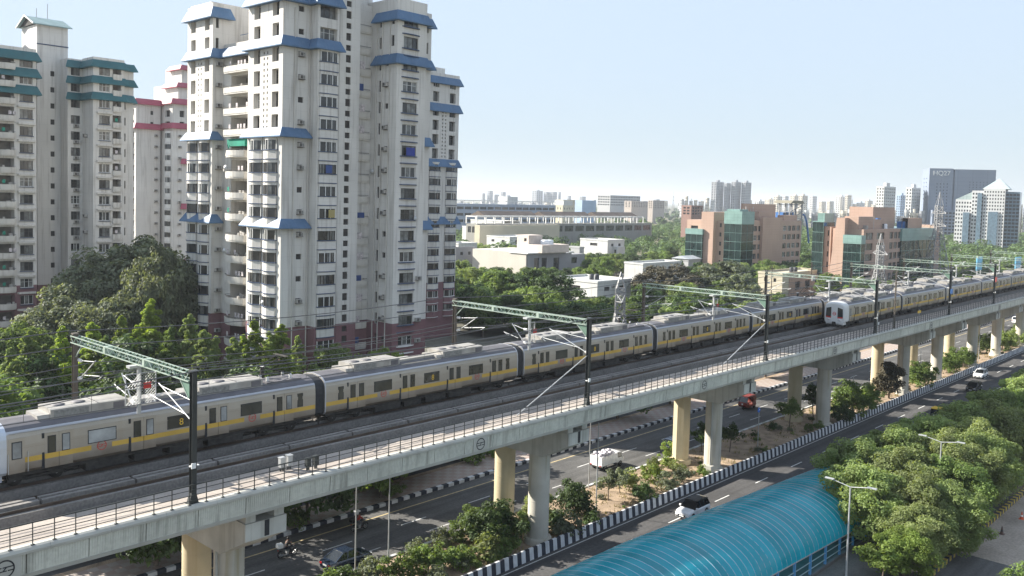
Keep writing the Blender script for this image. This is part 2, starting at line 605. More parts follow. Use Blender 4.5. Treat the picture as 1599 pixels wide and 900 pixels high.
def emblem(mb, cx, y, cz, R, m=0, sx=1.):         # ring with two bars joined by a slanting stroke, on a plane Y = y
    n = 28
    for i in range(n):
        a, b_ = 2 * pi * i / n, 2 * pi * (i + 1) / n
        r0 = R * .84
        mb.quad((cx + sx * R * cos(a), y, cz + R * sin(a)), (cx + sx * R * cos(b_), y, cz + R * sin(b_)), (cx + sx * r0 * cos(b_), y, cz + r0 * sin(b_)), (cx + sx * r0 * cos(a), y, cz + r0 * sin(a)), m)
    t = R * .13
    for zz, x0, x1 in ((.2, -.2, .86), (-.2, -.86, .2)):
        z = cz + zz * R
        mb.quad((cx + sx * x0 * R, y, z - t / 2), (cx + sx * x1 * R, y, z - t / 2), (cx + sx * x1 * R, y, z + t / 2), (cx + sx * x0 * R, y, z + t / 2), m)
    mb.quad((cx - sx * .27 * R, y - .001, cz - .2 * R), (cx - sx * .1 * R, y - .001, cz - .2 * R), (cx + sx * .27 * R, y - .001, cz + .2 * R), (cx + sx * .1 * R, y - .001, cz + .2 * R), m)
    for zz in (.2, -.2):
        x0, x1 = (-.86, -.3) if zz > 0 else (.3, .86)
        z = cz + zz * R
        mb.quad((cx + sx * x0 * R, y, z - t / 2), (cx + sx * x1 * R, y, z - t / 2), (cx + sx * x1 * R, y, z + t / 2), (cx + sx * x0 * R, y, z + t / 2), m)


for ex in (14.3, 47.1, 79.7, 112.3, 150., 190.):
    mb = MB(); mb.bx(ex - .75, ex + .75, 46.345, 46.42, 12.64, 13.66, 1)
    emblem(mb, ex, 46.335, 13.16, .46, 0)
    mb.build('emblem', [black_p, coping_m], via, True)

# ------------------------------------------------------------------ piers
column_lit = mat('sun_tinted_column_concrete', (.50, .43, .29), .85, var=.12, scale=.5, streak=.28, dirt=(.30, .22, .10))  # sunlight on the back columns is painted into this warmer colour
PIERX = (-2.4, 29.5, 60.7, 92.0, 122.9, 155., 172.4, 194.4, 212., 232., 256., 282., 310.)
PLAB = ['pier at the near end', 'pier left of the two motorcycles, cut off by the lower edge', 'pier behind the big round median bush', 'pier with a drain pipe beside the blue sign',
        'pier behind the pair of small trees on the median', 'pier half hidden by the brown median tree', 'pier nearest the white car on the far part of the near road', 'slim pier beside the sandy gap in the shrubs',
        'pier by the bend of the striped barrier', 'pier in front of the small white van', 'pier beyond the white van', 'pier far along the viaduct', 'pier at the far end of the viaduct']
for i, px_ in enumerate(PIERX):
    p = thing('viaduct_pier', 'twin column concrete ' + PLAB[i], 'pier', (px_, 54.2, 0), 0, 'piers under the metro viaduct')
    for cy, nm in ((52.05, 'column'), (56.4, 'column')):
        mb = MB()
        rr = .98
        if i == 3 and cy > 55:
            prof = [(rr * 1.05, .8), (rr * 1.05, 9.0)]
            mb.lathe(prof, (px_, cy, 0), 8, 0, smooth=False)
        else:
            mb.lathe([(rr, .8), (rr, 9.4)], (px_, cy, 0), 32, 0)
            z = 1.6
            while z < 9:                          # joint rings of the casting
                mb.lathe([(rr - .02, z - .022), (rr + .012, z - .022), (rr + .012, z + .022), (rr - .02, z + .022)], (px_, cy, 0), 32, 0, smooth=False)
                z += 1.32
        mb.lathe([(1.28, -.1), (1.28, .72), (1.2, .82)], (px_, cy, 0), 28, 0)
        mb.build('column', column_m if cy < 55 else column_lit, p, True)
    mb = MB()
    mb.prism([(47.6, 10.35), (50.6, 8.75), (58.6, 8.75), (61.4, 10.35), (61.4, 11.45), (47.6, 11.45)], 'x', px_ - 1.45, px_ + 1.45)
    for yy in (49.2, 54.2, 59.2):
        mb.bx(px_ - 1.0, px_ - .3, yy - .3, yy + .3, 11.45, 11.75); mb.bx(px_ + .3, px_ + 1.0, yy - .3, yy + .3, 11.45, 11.75)
    for sx in (-1, 1):
        mb.bx(px_ + sx * 1.0 - .35, px_ + sx * 1.0 + .35, 47.75, 48.6, 11.45, 12.25)
    mb.build('pier_cap', conc, p, True)
    mb = MB()                                     # weather stain run-off on the cap end is a real bitumen strip
    mb.bx(px_ - .12, px_ + .22, 47.585, 47.6, 10.42, 11.44)
    mb.build('drain_stain', black_p, p, True)
    if i in (1, 3, 5):
        mb = MB()
        mb.tube((px_ - 1.12, 51.7, .9), (px_ - 1.12, 51.7, 11.5), .11, n=10)
        mb.bx(px_ - 1.75, px_ - .95, 51.2, 52.0, 0, 1.25)
        mb.build('drain_pipe', coping_m, p, True)

# ------------------------------------------------------------------ trains
steel = mat('brushed_stainless_steel', (.375, .345, .30), .42, metal=.45, var=.10, scale=.45, streak=.22, dirt=(.33, .27, .2), joints=(40, .62, .006, .25), dust=(15.15, 16.3, (.17, .125, .085)))
cab_m = mat('silver_blue_cab_paint', (.50, .54, .60), .35, metal=.35, var=.06)
cab_w = mat('white_cab_paint', (.62, .62, .61), .4, var=.04)
roof_m = mat('grey_train_roof', (.135, .13, .14), .6, metal=.2, var=.2, scale=.9, streak=.1)
cant_m = mat('pale_cantrail_steel', (.44, .45, .48), .4, metal=.4, var=.08)
unit_m = mat('dusty_roof_unit_metal', (.34, .325, .30), .55, metal=.2, var=.2, scale=1.3, dirt=(.3, .27, .22), streak=.2)
unit_d = mat('roof_unit_grille', (.22, .22, .21), .7, var=.3, scale=6)
under_m = mat('dusty_underframe', (.05, .046, .042), .9, var=.4, scale=3)
stripe_m = mat('yellow_line_stripe', (.56, .36, .07), .45, var=.12, scale=.6)
logo_r = mat('red_emblem_vinyl', (.50, .06, .05), .5, var=.1)
tglass = glassmat('train_window_glass', (.035, .038, .038), .06, .6, .7, .7)
tglass_l = glassmat('see_through_train_glass', (.30, .32, .33), .15, .5, .8, .7)
gang_m = mat('black_gangway_rubber', (.03, .032, .036), .7, var=.3, scale=4)
HALF = [(-1.42, .86), (-1.58, 1.05), (-1.60, 1.4), (-1.60, 2.5), (-1.56, 2.95), (-1.50, 3.2), (-1.42, 3.36), (-1.2, 3.55), (-.8, 3.70), (0, 3.78)]
PROF = HALF + [(-y, z) for y, z in HALF[-2::-1]]


def loft(mb, secs, mfun, smooth=False, cap=(True, True), mcap=0):
    n = len(secs[0])
    for a, b_ in zip(secs[:-1], secs[1:]):
        for i in range(n):
            j = (i + 1) % n
            mb.add([a[i], a[j], b_[j], b_[i]], [(0, 1, 2, 3)], mfun(i), smooth)
    if cap[0]: mb.add(secs[0], [tuple(range(n))], mcap)
    if cap[1]: mb.add(secs[-1], [tuple(range(n))[::-1]], mcap)


def sec(x, k=1., dz=0., prof=PROF):
    return [(x, y * k, .86 + (z - .86) * (1 - (1 - k) * .45) + dz) for y, z in prof]


def side_m(i):
    n = len(HALF) - 1
    j = i if i < n else 2 * n - 1 - i if i < 2 * n else -1
    return 3 if j < 0 else (0 if j < 5 else (1 if j < 6 else 2))


def body_mesh(x0, x1):
    mb = MB()
    loft(mb, [sec(x0), sec(x1)], side_m, mcap=0)
    return mb


def panel(mb, x0, x1, z0, z1, y=-1.60, out=.012, m=0):
    yy = y - out
    def yat(z):
        return yy + max(0, z - 2.5) * .088
    mb.add([(x0, yat(z0), z0), (x1, yat(z0), z0), (x1, yat(z1), z1), (x0, yat(z1), z1), (x0, yat(z0) + out + .02, z0), (x1, yat(z0) + out + .02, z0), (x1, yat(z1) + out + .02, z1), (x0, yat(z1) + out + .02, z1)],
           [(0, 1, 2, 3), (4, 0, 3, 7), (1, 5, 6, 2), (3, 2, 6, 7), (4, 5, 1, 0)], m)


def window_obj(x0, x1, z0, z1, car, lit=False, num=False, out=.014, nm='window'):
    mb = MB()
    panel(mb, x0, x1, z0, z1, out=out, m=1)
    panel(mb, x0 + .05, x1 - .05, z0 + .05, z1 - .05, out=out + .006, m=2 if lit else 0)
    o = mb.build(nm, [tglass, gang_m, tglass_l], car)
    if num:
        pass
    return o


NUM8 = text_mesh('8', .62)
NUM8.transform(Matrix.Rotation(pi / 2, 4, 'X'))
NUM8.materials.append(yellow_p)
DOORS_MID = ((2.66, 4.43), (7.86, 9.63), (13.05, 14.82), (18.28, 20.05))
DOORS_DT = ((3.02, 4.76), (8.1, 9.86), (13.22, 14.98), (18.4, 20.1))
WIN_MID = ((1.82, 2.34, 0), (5.25, 7.06, 0), (10.47, 12.19, 1), (15.67, 17.41, 0), (20.38, 20.86, 0))
WIN_DT = ((5.62, 7.34, 0), (10.6, 12.3, 1), (15.85, 17.5, 0), (20.42, 20.9, 0))


def make_car(train, dt=False, panto=False, cabm=None, lit=(), flip=False):
    car = MB()
    bx0 = 1.15 if dt else .62
    mbx = body_mesh(bx0, 21.98)
    car = mbx.build('train_car', [steel, cant_m, roof_m, under_m], train)
    mb = MB()                                     # underframe boxes and sole bar
    mb.bx(bx0 + .2, 21.8, -1.30, 1.30, .62, .855, 0)
    for a, b_ in ((5.6, 8.2), (8.6, 10.4), (10.9, 13.2), (13.6, 16.2)):
        mb.bx(a, b_, -1.35, -.3, .18, .62, 0); mb.bx(a, b_, .3, 1.35, .2, .62, 0)
    mb.build('underframe', under_m, car)
    for bxc in (2.9, 19.2):
        mb = MB()
        for ax in (-1.15, 1.15):
            for sy in (-.84, .84):
                mb.lathe([(.12, -.08), (.43, -.08), (.43, .06), (.12, .06)], (bxc + ax, sy, .43), 14, 0, axis='y')
                mb.lathe([(.14, -.16), (.14, .1)], (bxc + ax, sy, .43), 8, 1, axis='y')
        for sy in (-1.02, 1.02):
            mb.prism([(bxc - 1.6, .35), (bxc + 1.6, .35), (bxc + 1.4, .62), (bxc + .5, .5), (bxc - .5, .5), (bxc - 1.4, .62)], 'y', sy - .07, sy + .07, 0)
        mb.bx(bxc - .3, bxc + .3, -1.0, 1.0, .3, .6, 0); mb.bx(bxc - 1.2, bxc + 1.2, -.15, .15, .38, .48, 0)
        for ax in (-1.15, 1.15): mb.tube((bxc + ax, -.9, .43), (bxc + ax, .9, .43), .08, m=0)
        mb.build('bogie', [under_m, galv], car)
    D = DOORS_DT if dt else DOORS_MID
    for a, b_ in D:                               # two leaves with a dark pocket on the left
        for k in (0, 1):
            w = (b_ - a - .14) / 2
            x0 = a + .14 + k * w
            mb = MB()
            panel(mb, x0 + .015, x0 + w - .015, .93, 2.98, out=.03, m=0)
            panel(mb, x0 + .17, x0 + w - .17, 1.78, 2.80, out=.037, m=1)
            panel(mb, x0 + .21, x0 + w - .21, 1.82, 2.76, out=.043, m=3 if (k and lit) else 2)
            panel(mb, x0 + .015, x0 + w - .015, 1.47, 1.77, out=.036, m=4)
            mb.build('door', [steel, gang_m, tglass, tglass_l, stripe_m], car)
        mb = MB(); panel(mb, a, a + .14, .93, 3.0, out=.02)
        mb.build('door_pocket', gang_m, car)
    if dt:
        mb = MB(); panel(mb, 1.25, 2.1, .93, 2.95, out=.03, m=0); panel(mb, 1.4, 1.95, 1.75, 2.75, out=.036, m=1); panel(mb, 1.45, 1.9, 1.8, 2.7, out=.042, m=2)
        mb.build('cab_door', [steel, gang_m, tglass_l], car)
        for hx in (1.2, 2.25):
            mb = MB(); mb.bar((hx, -1.68, .95), (hx, -1.68, 2.1), .035); mb.build('grab_rail', galv, car)
    for k, (a, b_, num) in enumerate(WIN_DT if dt else WIN_MID):
        small = b_ - a < .8
        w = window_obj(a, b_, 1.80 if small else 1.88, 2.80 if small else 2.72, car, lit=(k in lit) and not num)
        if num:
            t = bpy.data.objects.new('car_number', NUM8); COL.objects.link(t); t.parent = w
            t.location = ((a + b_) / 2 + .1, -1.632, 2.25)
    # yellow stripe, broken at the emblems
    segs, cur = [], (1.2 if dt else .66)
    em = (6.45, 16.75) if dt else (6.21, 16.69)
    cuts = sorted([(e - .62, e + .62) for e in em] + [(a, b_) for a, b_ in D])
    for a, b_ in cuts + [(21.95, 21.96)]:
        if a > cur:
            mb = MB(); panel(mb, cur, a, 1.47, 1.77, out=.004); mb.build('stripe', stripe_m, car)
        cur = b_
    for e in em:
        mb = MB(); emblem(mb, e, -1.612, 1.66, .29)
        mb.build('emblem', logo_r, car)
    # roof: two air-conditioning units, conduit boxes
    for a, b_ in ((3.7, 8.3), (13.1, 17.9)):
        mb = MB()
        mb.prism([(-1.02, 3.6), (1.02, 3.6), (1.0, 4.16), (.85, 4.2), (-.85, 4.2), (-1.0, 4.16)], 'x', a, b_, 0)
        mb.prism([(-1.0, 3.58), (1.0, 3.58), (.9, 3.9), (-.9, 3.9)], 'x', a - .7, a, 0)
        for s in (-1, 1):
            mb.bx(a + .2, a + 2.2, s * 1.025 - .01, s * 1.025 + .01, 3.72, 4.08, 1)
            mb.bx(b_ - .9, b_ - .15, s * 1.025 - .01, s * 1.025 + .01, 3.72, 4.08, 2)
        for fx in (a + .75, a + 1.95):
            mb.lathe([(.40, 4.19), (.42, 4.225), (.05, 4.215)], (fx, 0, 0), 16, 2)
        mb.bx(a + 2.75, a + 2.78, -1.0, 1.0, 4.2, 4.23, 2)
        mb.build('air_conditioner', [unit_m, unit_d, roof_m], car)
    mb = MB()
    mb.bx(8.6, 12.7, -.55, .25, 3.7, 3.92); mb.bx(9.2, 10.6, .35, .8, 3.62, 3.85); mb.bx(8.4, 12.8, -1.12, -1.02, 3.5, 3.66)
    mb.build('roof_conduit', unit_m, car)
    mb = MB()
    for k in range(5):
        mb.bx(1.6 + 4.6 * k, 1.72 + 4.6 * k, -1.53, -1.42, 3.18, 3.26)
    mb.bx(bx0 + .1, 21.9, -1.56, -1.46, 3.24, 3.27)
    mb.build('gutter', cant_m, car)
    if panto:
        mb = MB()
        z = 3.78
        mb.bx(18.3, 21.2, -.9, .9, z - .14, z, 0)
        mb.bar((18.5, -.5, z + .35), (20.6, -.5, z + .35), .06, m=1); mb.bar((18.5, .5, z + .35), (20.6, .5, z + .35), .06, m=1)
        for ix in (18.6, 20.5):
            for iy in (-.5, .5):
                mb.lathe([(.06, z), (.13, z + .05), (.06, z + .1), (.13, z + .15), (.06, z + .2), (.13, z + .25), (.06, z + .35)], (ix, iy, 0), 10, 2)
        mb.tube((19.0, .9, z), (19.0, .9, z + .8), .14, n=10, m=1); mb.lathe([(.2, z + .8), (.2, z + .86)], (19.0, .9, 0), 10, 2)
        for s in (-.35, .35):
            mb.tube((20.4, s, z + .4), (18.3, s * .7, z + 1.0), .035, n=6, m=1); mb.tube((18.3, s * .7, z + 1.0), (19.9, s, z + 1.65), .03, n=6, m=1)
        mb.tube((19.9, -.85, z + 1.68), (19.9, .85, z + 1.68), .035, n=6, m=1); mb.tube((20.1, -.85, z + 1.68), (20.1, .85, z + 1.68), .035, n=6, m=1)
        mb.build('pantograph', [roof_m, under_m, insul], car)
    if not dt:
        mb = MB()
        loft(mb, [sec(-.22, .93), sec(.63, .93)], lambda i: 0)
        mb.build('gangway', gang_m, car)
        mb = MB()
        for xx in (.62, 21.9):
            loft(mb, [sec(xx, 1.012), sec(xx + .1, 1.012)], lambda i: 0)
        mb.build('end_frame', cant_m, car)
    else:
        mb = MB()                                 # rounded cab
        xs = [(1.16, 1.0, 0), (.8, .995, 0), (.35, .985, -.02), (.0, .96, -.06), (-.15, .92, -.12), (-.2, .86, -.2)]
        loft(mb, [sec(x, k, dz) for x, k, dz in xs], lambda i: 0, smooth=True)
        mb.bx(-.1, 1.0, -1.25, 1.25, .45, .84, 0)
        mb.build('cab', cabm or cab_m, car)
        for s in (-1, 1):
            mb = MB()
            mb.prism([(s * .47, 1.55), (s * 1.25, 1.6), (s * 1.2, 2.75), (s * .47, 2.95)], 'x', -.215, -.19)
            mb.build('windscreen', tglass, car)
            mb = MB(); mb.prism([(s * .47, 1.36), (s * 1.25, 1.42), (s * 1.25, 1.598), (s * .47, 1.548)], 'x', -.218, -.19); mb.build('red_band', red_p, car)
        mb = MB()
        n = 20
        for i in range(n):
            a, c_ = 2 * pi * i / n, 2 * pi * (i + 1) / n
            mb.quad((-.206, .26 * cos(a), 2.0 + .26 * sin(a)), (-.206, .26 * cos(c_), 2.0 + .26 * sin(c_)), (-.206, .19 * cos(c_), 2.0 + .19 * sin(c_)), (-.206, .19 * cos(a), 2.0 + .19 * sin(a)))
        mb.bar((-.207, -.19, 2.05), (-.207, .19, 2.05), .01, .05); mb.bar((-.207, -.19, 1.95), (-.207, .19, 1.95), .01, .05)
        mb.build('emblem', logo_r, car)
        for s in (-1, 1):
            mb = MB(); mb.lathe([(.02, -.30), (.13, -.27), (.15, -.1)], (0, s * .8, 1.12), 12, 0, axis='x')
            mb.build('headlight', chrome, car)
        mb = MB(); mb.bx(-.45, 0, -.22, .22, .5, .85); mb.bx(-.3, .1, -1.0, 1.0, .28, .5)
        mb.build('coupler', under_m, car)
    return car


def make_train(name, label, x0, y, n, cabm, lit):
    t = thing(name, label, 'metro train', (x0, y, RT))
    a = make_car(t, True, True, cabm, lit)
    mid = make_car(t, False, False)
    midp = make_car(t, False, True)
    mid.location.x, midp.location.x = 22.2, 44.4
    for k in range(3, n):
        c_ = copy_tree(midp if k % 2 == 0 else mid, t)
        c_.location.x = 22.2 * k
    return t


make_train('metro_train', 'long silver metro train with yellow stripe, its silver-blue front at the left edge', 15.8, 56.07, 8, cab_m, (0, 1))
make_train('metro_train', 'silver metro train with white red-trimmed cab front, on the near track at the right', 124.9, 51.8, 8, cab_w, ())

# ------------------------------------------------------------------ overhead line portals
PX = (24.2, 60.65, 93.8, 127.0, 160.2, 187.2, 218., 250.)
PL = ['nearest overhead line portal with a mesh guard on its hanging post', 'overhead line portal above the third metro car', 'overhead line portal in front of the bright yellow-green tree',
      'overhead line portal beside the white-fronted train cab', 'overhead line portal with a small blue plate on its mast', 'overhead line portal with a red plate on its mast',
      'overhead line portal just left of the right picture edge', 'distant overhead line portal beyond the red plate']


def insulator(mb, p, q, m):
    p, q = Vector(p), Vector(q)
    d = (q - p)
    for k in range(4):
        a = p + d * (k / 4.); b_ = p + d * (k / 4. + .12)
        mb.tube(a, b_, .12, n=10, m=m)
    mb.tube(p, q, .05, n=6, m=m)


def cantilever(mb, x, ym, yc, zt, zb):            # bracket from a post at ym to the wires at yc
    s = 1 if yc > ym else -1
    insulator(mb, (x, ym + s * .15, zt), (x, ym + s * .55, zt), 1)
    insulator(mb, (x, ym + s * .15, zb), (x, ym + s * .55, zb + .12), 1)
    top = (x, yc - s * .35, zt + .35)
    mb.tube((x, ym + s * .5, zb + .1), top, .04, n=6)
    mb.tube((x, ym + s * .5, zt), (x, yc - s * .6, zt + .25), .028, n=6)
    mb.tube((x, ym + s * 1.2, zb + .38), (x, yc + s * .7, zb + .75), .03, n=6)
    mb.tube((x, yc + s * .7, zb + .75), (x, yc + s * .1, zb + .45), .022, n=6)


def make_portal(i):
    x = PX[i]
    t = thing('overhead_line_portal', PL[i], 'portal', (x, 55.2, 14), 0, 'overhead line portals across the viaduct')
    Zt, Zb = 21.45, 21.0
    mb = MB()                                     # lattice boom
    for yy in (-.24, .24):
        for z in (Zt, Zb):
            mb.bar((x + yy, 46.9, z), (x + yy, 63.9, z), .06, m=1)
    y, k = 46.9, 0
    while y < 63.7:
        for yy in (-.24, .24):
            a, b_ = (Zb, Zt) if k % 2 else (Zt, Zb)
            mb.bar((x + yy, y, a), (x + yy, y + .5, b_), .035, m=1 if k % 3 == 0 else 0)
        for z in (Zt, Zb):
            mb.bar((x - .24, y, z), (x + .24, y + .5, z), .04, m=0)
        y += .5; k += 1
    for yy in (52.4, 58.1):
        mb.bx(x - .28, x + .28, yy, yy + .3, Zb - .02, Zt + .02, 1)
    mb.build('boom', [green_m, green_l], t, True)
    for ym, m_ in ((46.78, dark_steel), (63.75, mat_far_mast)):
        mb = MB()
        z0 = 13.9
        for s in (-.15, .15):
            mb.bar((x, ym + s, z0), (x, ym + s, 21.6), .3, .03, up=(0, 1, 0))
        mb.bar((x, ym, z0), (x, ym, 21.6), .03, .28, up=(0, 1, 0))
        mb.bx(x - .3, x + .3, ym - .28, ym + .28, 13.94, 14.0)
        for s in (-1, 1):
            mb.prism([(x + s * .14, 13.99), (x + s * .29, 13.99), (x + s * .14, 14.6)], 'y', ym - .16, ym + .16)
        mb.bx(x - .2, x + .2, ym - .2, ym + .2, 21.55, 21.65)
        mb.build('mast', m_, t, True)
    mb = MB()
    mb.prism([(46.95, 20.95), (46.95, 20.0), (47.05, 20.0), (48.0, 20.95)], 'x', x - .16, x + .16, 0)
    mb.bar((x - .17, 46.98, 20.0), (x - .17, 48.05, 20.97), .06, m=1); mb.bar((x + .17, 46.98, 20.0), (x + .17, 48.05, 20.97), .06, m=1)
    mb.build('knee_brace', [green_m, green_l], t, True)
    MB().bar((x, 63.6, 20.0), (x, 62.5, 20.95), .07).build('knee_brace', green_l, t, True)
    mb = MB()
    mb.bx(x - .7, x + .7, 53.45, 53.95, 20.78, 20.93)
    mb.tube((x, 53.7, 17.85), (x, 53.7, 20.9), .13, n=10)
    mb.build('hanging_post', galv, t, True)
    if i in (0, 1, 2):
        mb = MB()                                 # mesh guard
        R = .95 if i == 0 else .42
        for s in (-R, R):
            mb.bar((x + s, 53.45, 18.5), (x + s, 53.45, 20.45), .05)
        for z in (18.5, 19.5, 20.45):
            mb.bar((x - R, 53.45, z), (x + R, 53.45, z), .04)
        k = -R
        while k < R:
            for z in (18.5, 19.5):
                mb.bar((x + k, 53.45, z), (x + min(k + .95, R), 53.45, z + min(.95, R - k)), .014)
                mb.bar((x + k, 53.45, z + .95), (x + min(k + .95, R), 53.45, z + .95 - min(.95, R - k)), .014)
            k += .19
        mb.build('mesh_guard', galv, t, True)
        mb = MB(); mb.bx(x + .14, x + .62, 53.36, 53.39, 19.45, 19.82)
        mb.build('warning_plate', red_p, t, True)
    for ym, yc, nm in ((46.78, 51.8, 0), (53.7, 56.07, 1), (63.75, 60.4, 2)):
        mb = MB()
        cantilever(mb, x + (.2 if nm != 1 else -.2), ym, yc, 19.75, 18.45)
        mb.build('cantilever', [galv, insul], t, True)
    mb = MB()
    mb.bx(x - .22, x + .04, 46.5, 46.56, 16.05, 16.35)
    mb.bx(x - .2, x + .35, 46.7, 46.86, 16.1, 16.16)
    mb.build('number_plate', white_p, t, True)
    if i in (4, 5):
        mb = MB(); mb.bx(x - .55, x + .55, 46.48, 46.54, 17.6 if i == 4 else 18.2, 18.4 if i == 4 else 19.1)
        mb.build('sign_plate', mat('blue_sign_paint', (.08, .22, .55), .5) if i == 4 else mat('pink_red_sign_paint', (.70, .16, .14), .5), t, True)
    if i in (1, 2):
        mb = MB(); mb.tube((x - 7.5, 48.2, 14.0), (x, 46.9, 18.3), .045, n=6)
        mb.build('guy_rod', galv, t, True)


mat_far_mast = mat('rust_brown_mast_paint', (.10, .085, .07), .6, var=.25)
for i in range(len(PX)):
    make_portal(i)

# catenary and contact wires
WL = ['overhead contact line above the near track', 'overhead contact line above the long train', 'overhead contact line above the far track behind the train']
for k, ty in enumerate(TRACKS):
    mb = MB()
    xs = [-12.] + list(PX)
    for a, b_ in zip(xs[:-1], xs[1:]):
        n = 10
        pts = []
        for j in range(n + 1):
            u = j / n
            pts.append((a + (b_ - a) * u, ty, 20.1 - 1.0 * 4 * u * (1 - u) * .75))
        mb.path(pts, .03, n=5)
        mb.tube((a, ty, 18.9), (b_, ty, 18.9), .03, n=5)
        for j in range(1, n):
            mb.tube((pts[j][0], ty, 18.9), pts[j], .014, n=4)
    tag(mb.build('overhead_wire', wire_m), WL[k], 'wire', 'overhead contact lines')
for yy, z, lab in ((65.3, 21.6, 'outer feeder cable hung high beyond the far masts'), (64.3, 20.6, 'upper feeder cable carried on the far side masts'), (64.5, 18.6, 'lower feeder cable carried on the far side masts'), (46.2, 21.7, 'earth cable strung along the near mast tops')):
    mb = MB()
    xs = [-12.] + list(PX)
    for a, b_ in zip(xs[:-1], xs[1:]):
        mb.path([(a + (b_ - a) * j / 8., yy, z - .5 * 4 * (j / 8.) * (1 - j / 8.)) for j in range(9)], .04, n=5)
    tag(mb.build('feeder_cable', wire_m), lab, 'cable')

# small trackside things
def cabinet(x, y, w, h, d, m, lab):
    t = thing('equipment_cabinet', lab, 'cabinet', (x, y, 13.93))
    mb = MB(); mb.bx(-w / 2, w / 2, -d / 2, d / 2, .25, h); mb.bx(-w / 2 - .03, w / 2 + .03, -d / 2 - .03, d / 2 + .03, h, h + .05)
    mb.build('box', m, t)
    mb = MB(); mb.bx(-w / 2 + .05, -w / 2 + .12, -.05, .05, 0, .25); mb.bx(w / 2 - .12, w / 2 - .05, -.05, .05, 0, .25)
    mb.build('leg', dark_steel, t)


cabinet(31.2, 48.6, .34, .85, .3, galv, 'left grey equipment box on the walkway between the first two cars')
cabinet(31.75, 48.6, .34, .9, .3, galv, 'right grey equipment box of the pair on the walkway')
cabinet(32.5, 47.6, .3, .75, .3, dark_steel, 'left black equipment box standing against the viaduct railing')
cabinet(33.1, 47.6, .3, .8, .3, dark_steel, 'right black equipment box standing against the viaduct railing')
for x, y, h, lab in ((134.8, 46.9, 8.6, 'tall lattice signal mast rising in front of the second train'), ):
    t = thing('signal_mast', lab, 'mast', (x, y, 13.93))
    mb = MB()
    for s in (-.17, .17):
        mb.bar((s, 0, 0), (s, 0, h), .09)
    k = 0
    while k * .5 < h - .5:
        mb.bar((-.17, 0, k * .5), (.17, 0, k * .5 + .5), .05); mb.bar((.17, 0, k * .5), (-.17, 0, k * .5 + .5), .05); k += 1
    mb.build('lattice_post', mat_far_mast, t)
t = thing('railway_signal', 'black track signal on a short post near the white train cab', 'signal', (129.8, 47.5, 13.93))
MB().tube((0, 0, 0), (0, 0, 3.2), .06).build('post', galv, t)
mb = MB(); mb.bx(-.2, .2, -.15, .15, 3.0, 4.3); mb.build('signal_head', dark_steel, t)
mb = MB(); mb.bx(-.18, .18, -.2, -.15, .9, 1.3); mb.build('number_plate', white_p, t)
t = thing('track_sign', 'small yellow sign on a post beside the far railing', 'sign', (146.6, 47.2, 13.93))
MB().tube((0, 0, 0), (0, 0, 1.9), .04).build('post', galv, t)
mb = MB(); mb.bx(-.7, .7, -.03, .03, 1.35, 1.75); mb.build('sign_board', yellow_p, t)
# ------------------------------------------------------------------ apartment towers
wall_m = mat('cream_wall_panels', (.60, .58, .545), .85, var=.12, scale=.12, streak=.7, dirt=(.30, .275, .245), joints=(2.3, 1.61, .012, .22))
plum_m = mat('plum_base_wall', (.20, .105, .115), .85, var=.12, scale=.2, streak=.2, joints=(2.3, 1.61, .012, .2))
blue_eave = mat('blue_eave_sheet', (.075, .145, .25), .55, var=.16, scale=.5, streak=.25, dirt=(.2, .26, .34))
teal_eave = mat('teal_eave_sheet', (.025, .11, .125), .55, var=.16, scale=.5, streak=.2)
red_eave = mat('crimson_eave_sheet', (.34, .075, .11), .55, var=.16, scale=.5, streak=.15)
teal_roof = mat('pale_teal_roof_sheet', (.22, .31, .31), .6, var=.15, scale=.5)
navy_trim = mat('navy_trim', (.045, .07, .13), .6, var=.2)
white_trim = mat('white_trim', (.66, .65, .63), .7, var=.1)
frame_w = mat('white_window_frame', (.70, .70, .68), .5, var=.05)
frame_d = mat('dark_window_frame', (.07, .065, .06), .6, var=.2)
ac_m = mat('beige_ac_casing', (.42, .40, .37), .6, var=.2)
cloth_b = mat('blue_cloth', (.045, .08, .22), .9)
cloth_g = mat('green_cloth', (.02, .22, .15), .9, var=.3)
cloth_w = mat('washed_cloth', (.55, .5, .5), .9, var=.4, scale=3)
balc_m = mat('cream_balcony_parapet', (.56, .535, .49), .85, var=.12, scale=.4, streak=.55, dirt=(.28, .25, .22))
room_m = mat('shaded_balcony_wall', (.21, .195, .175), .9, var=.3, scale=.8)  # wall colour darkened for the shade behind the balconies


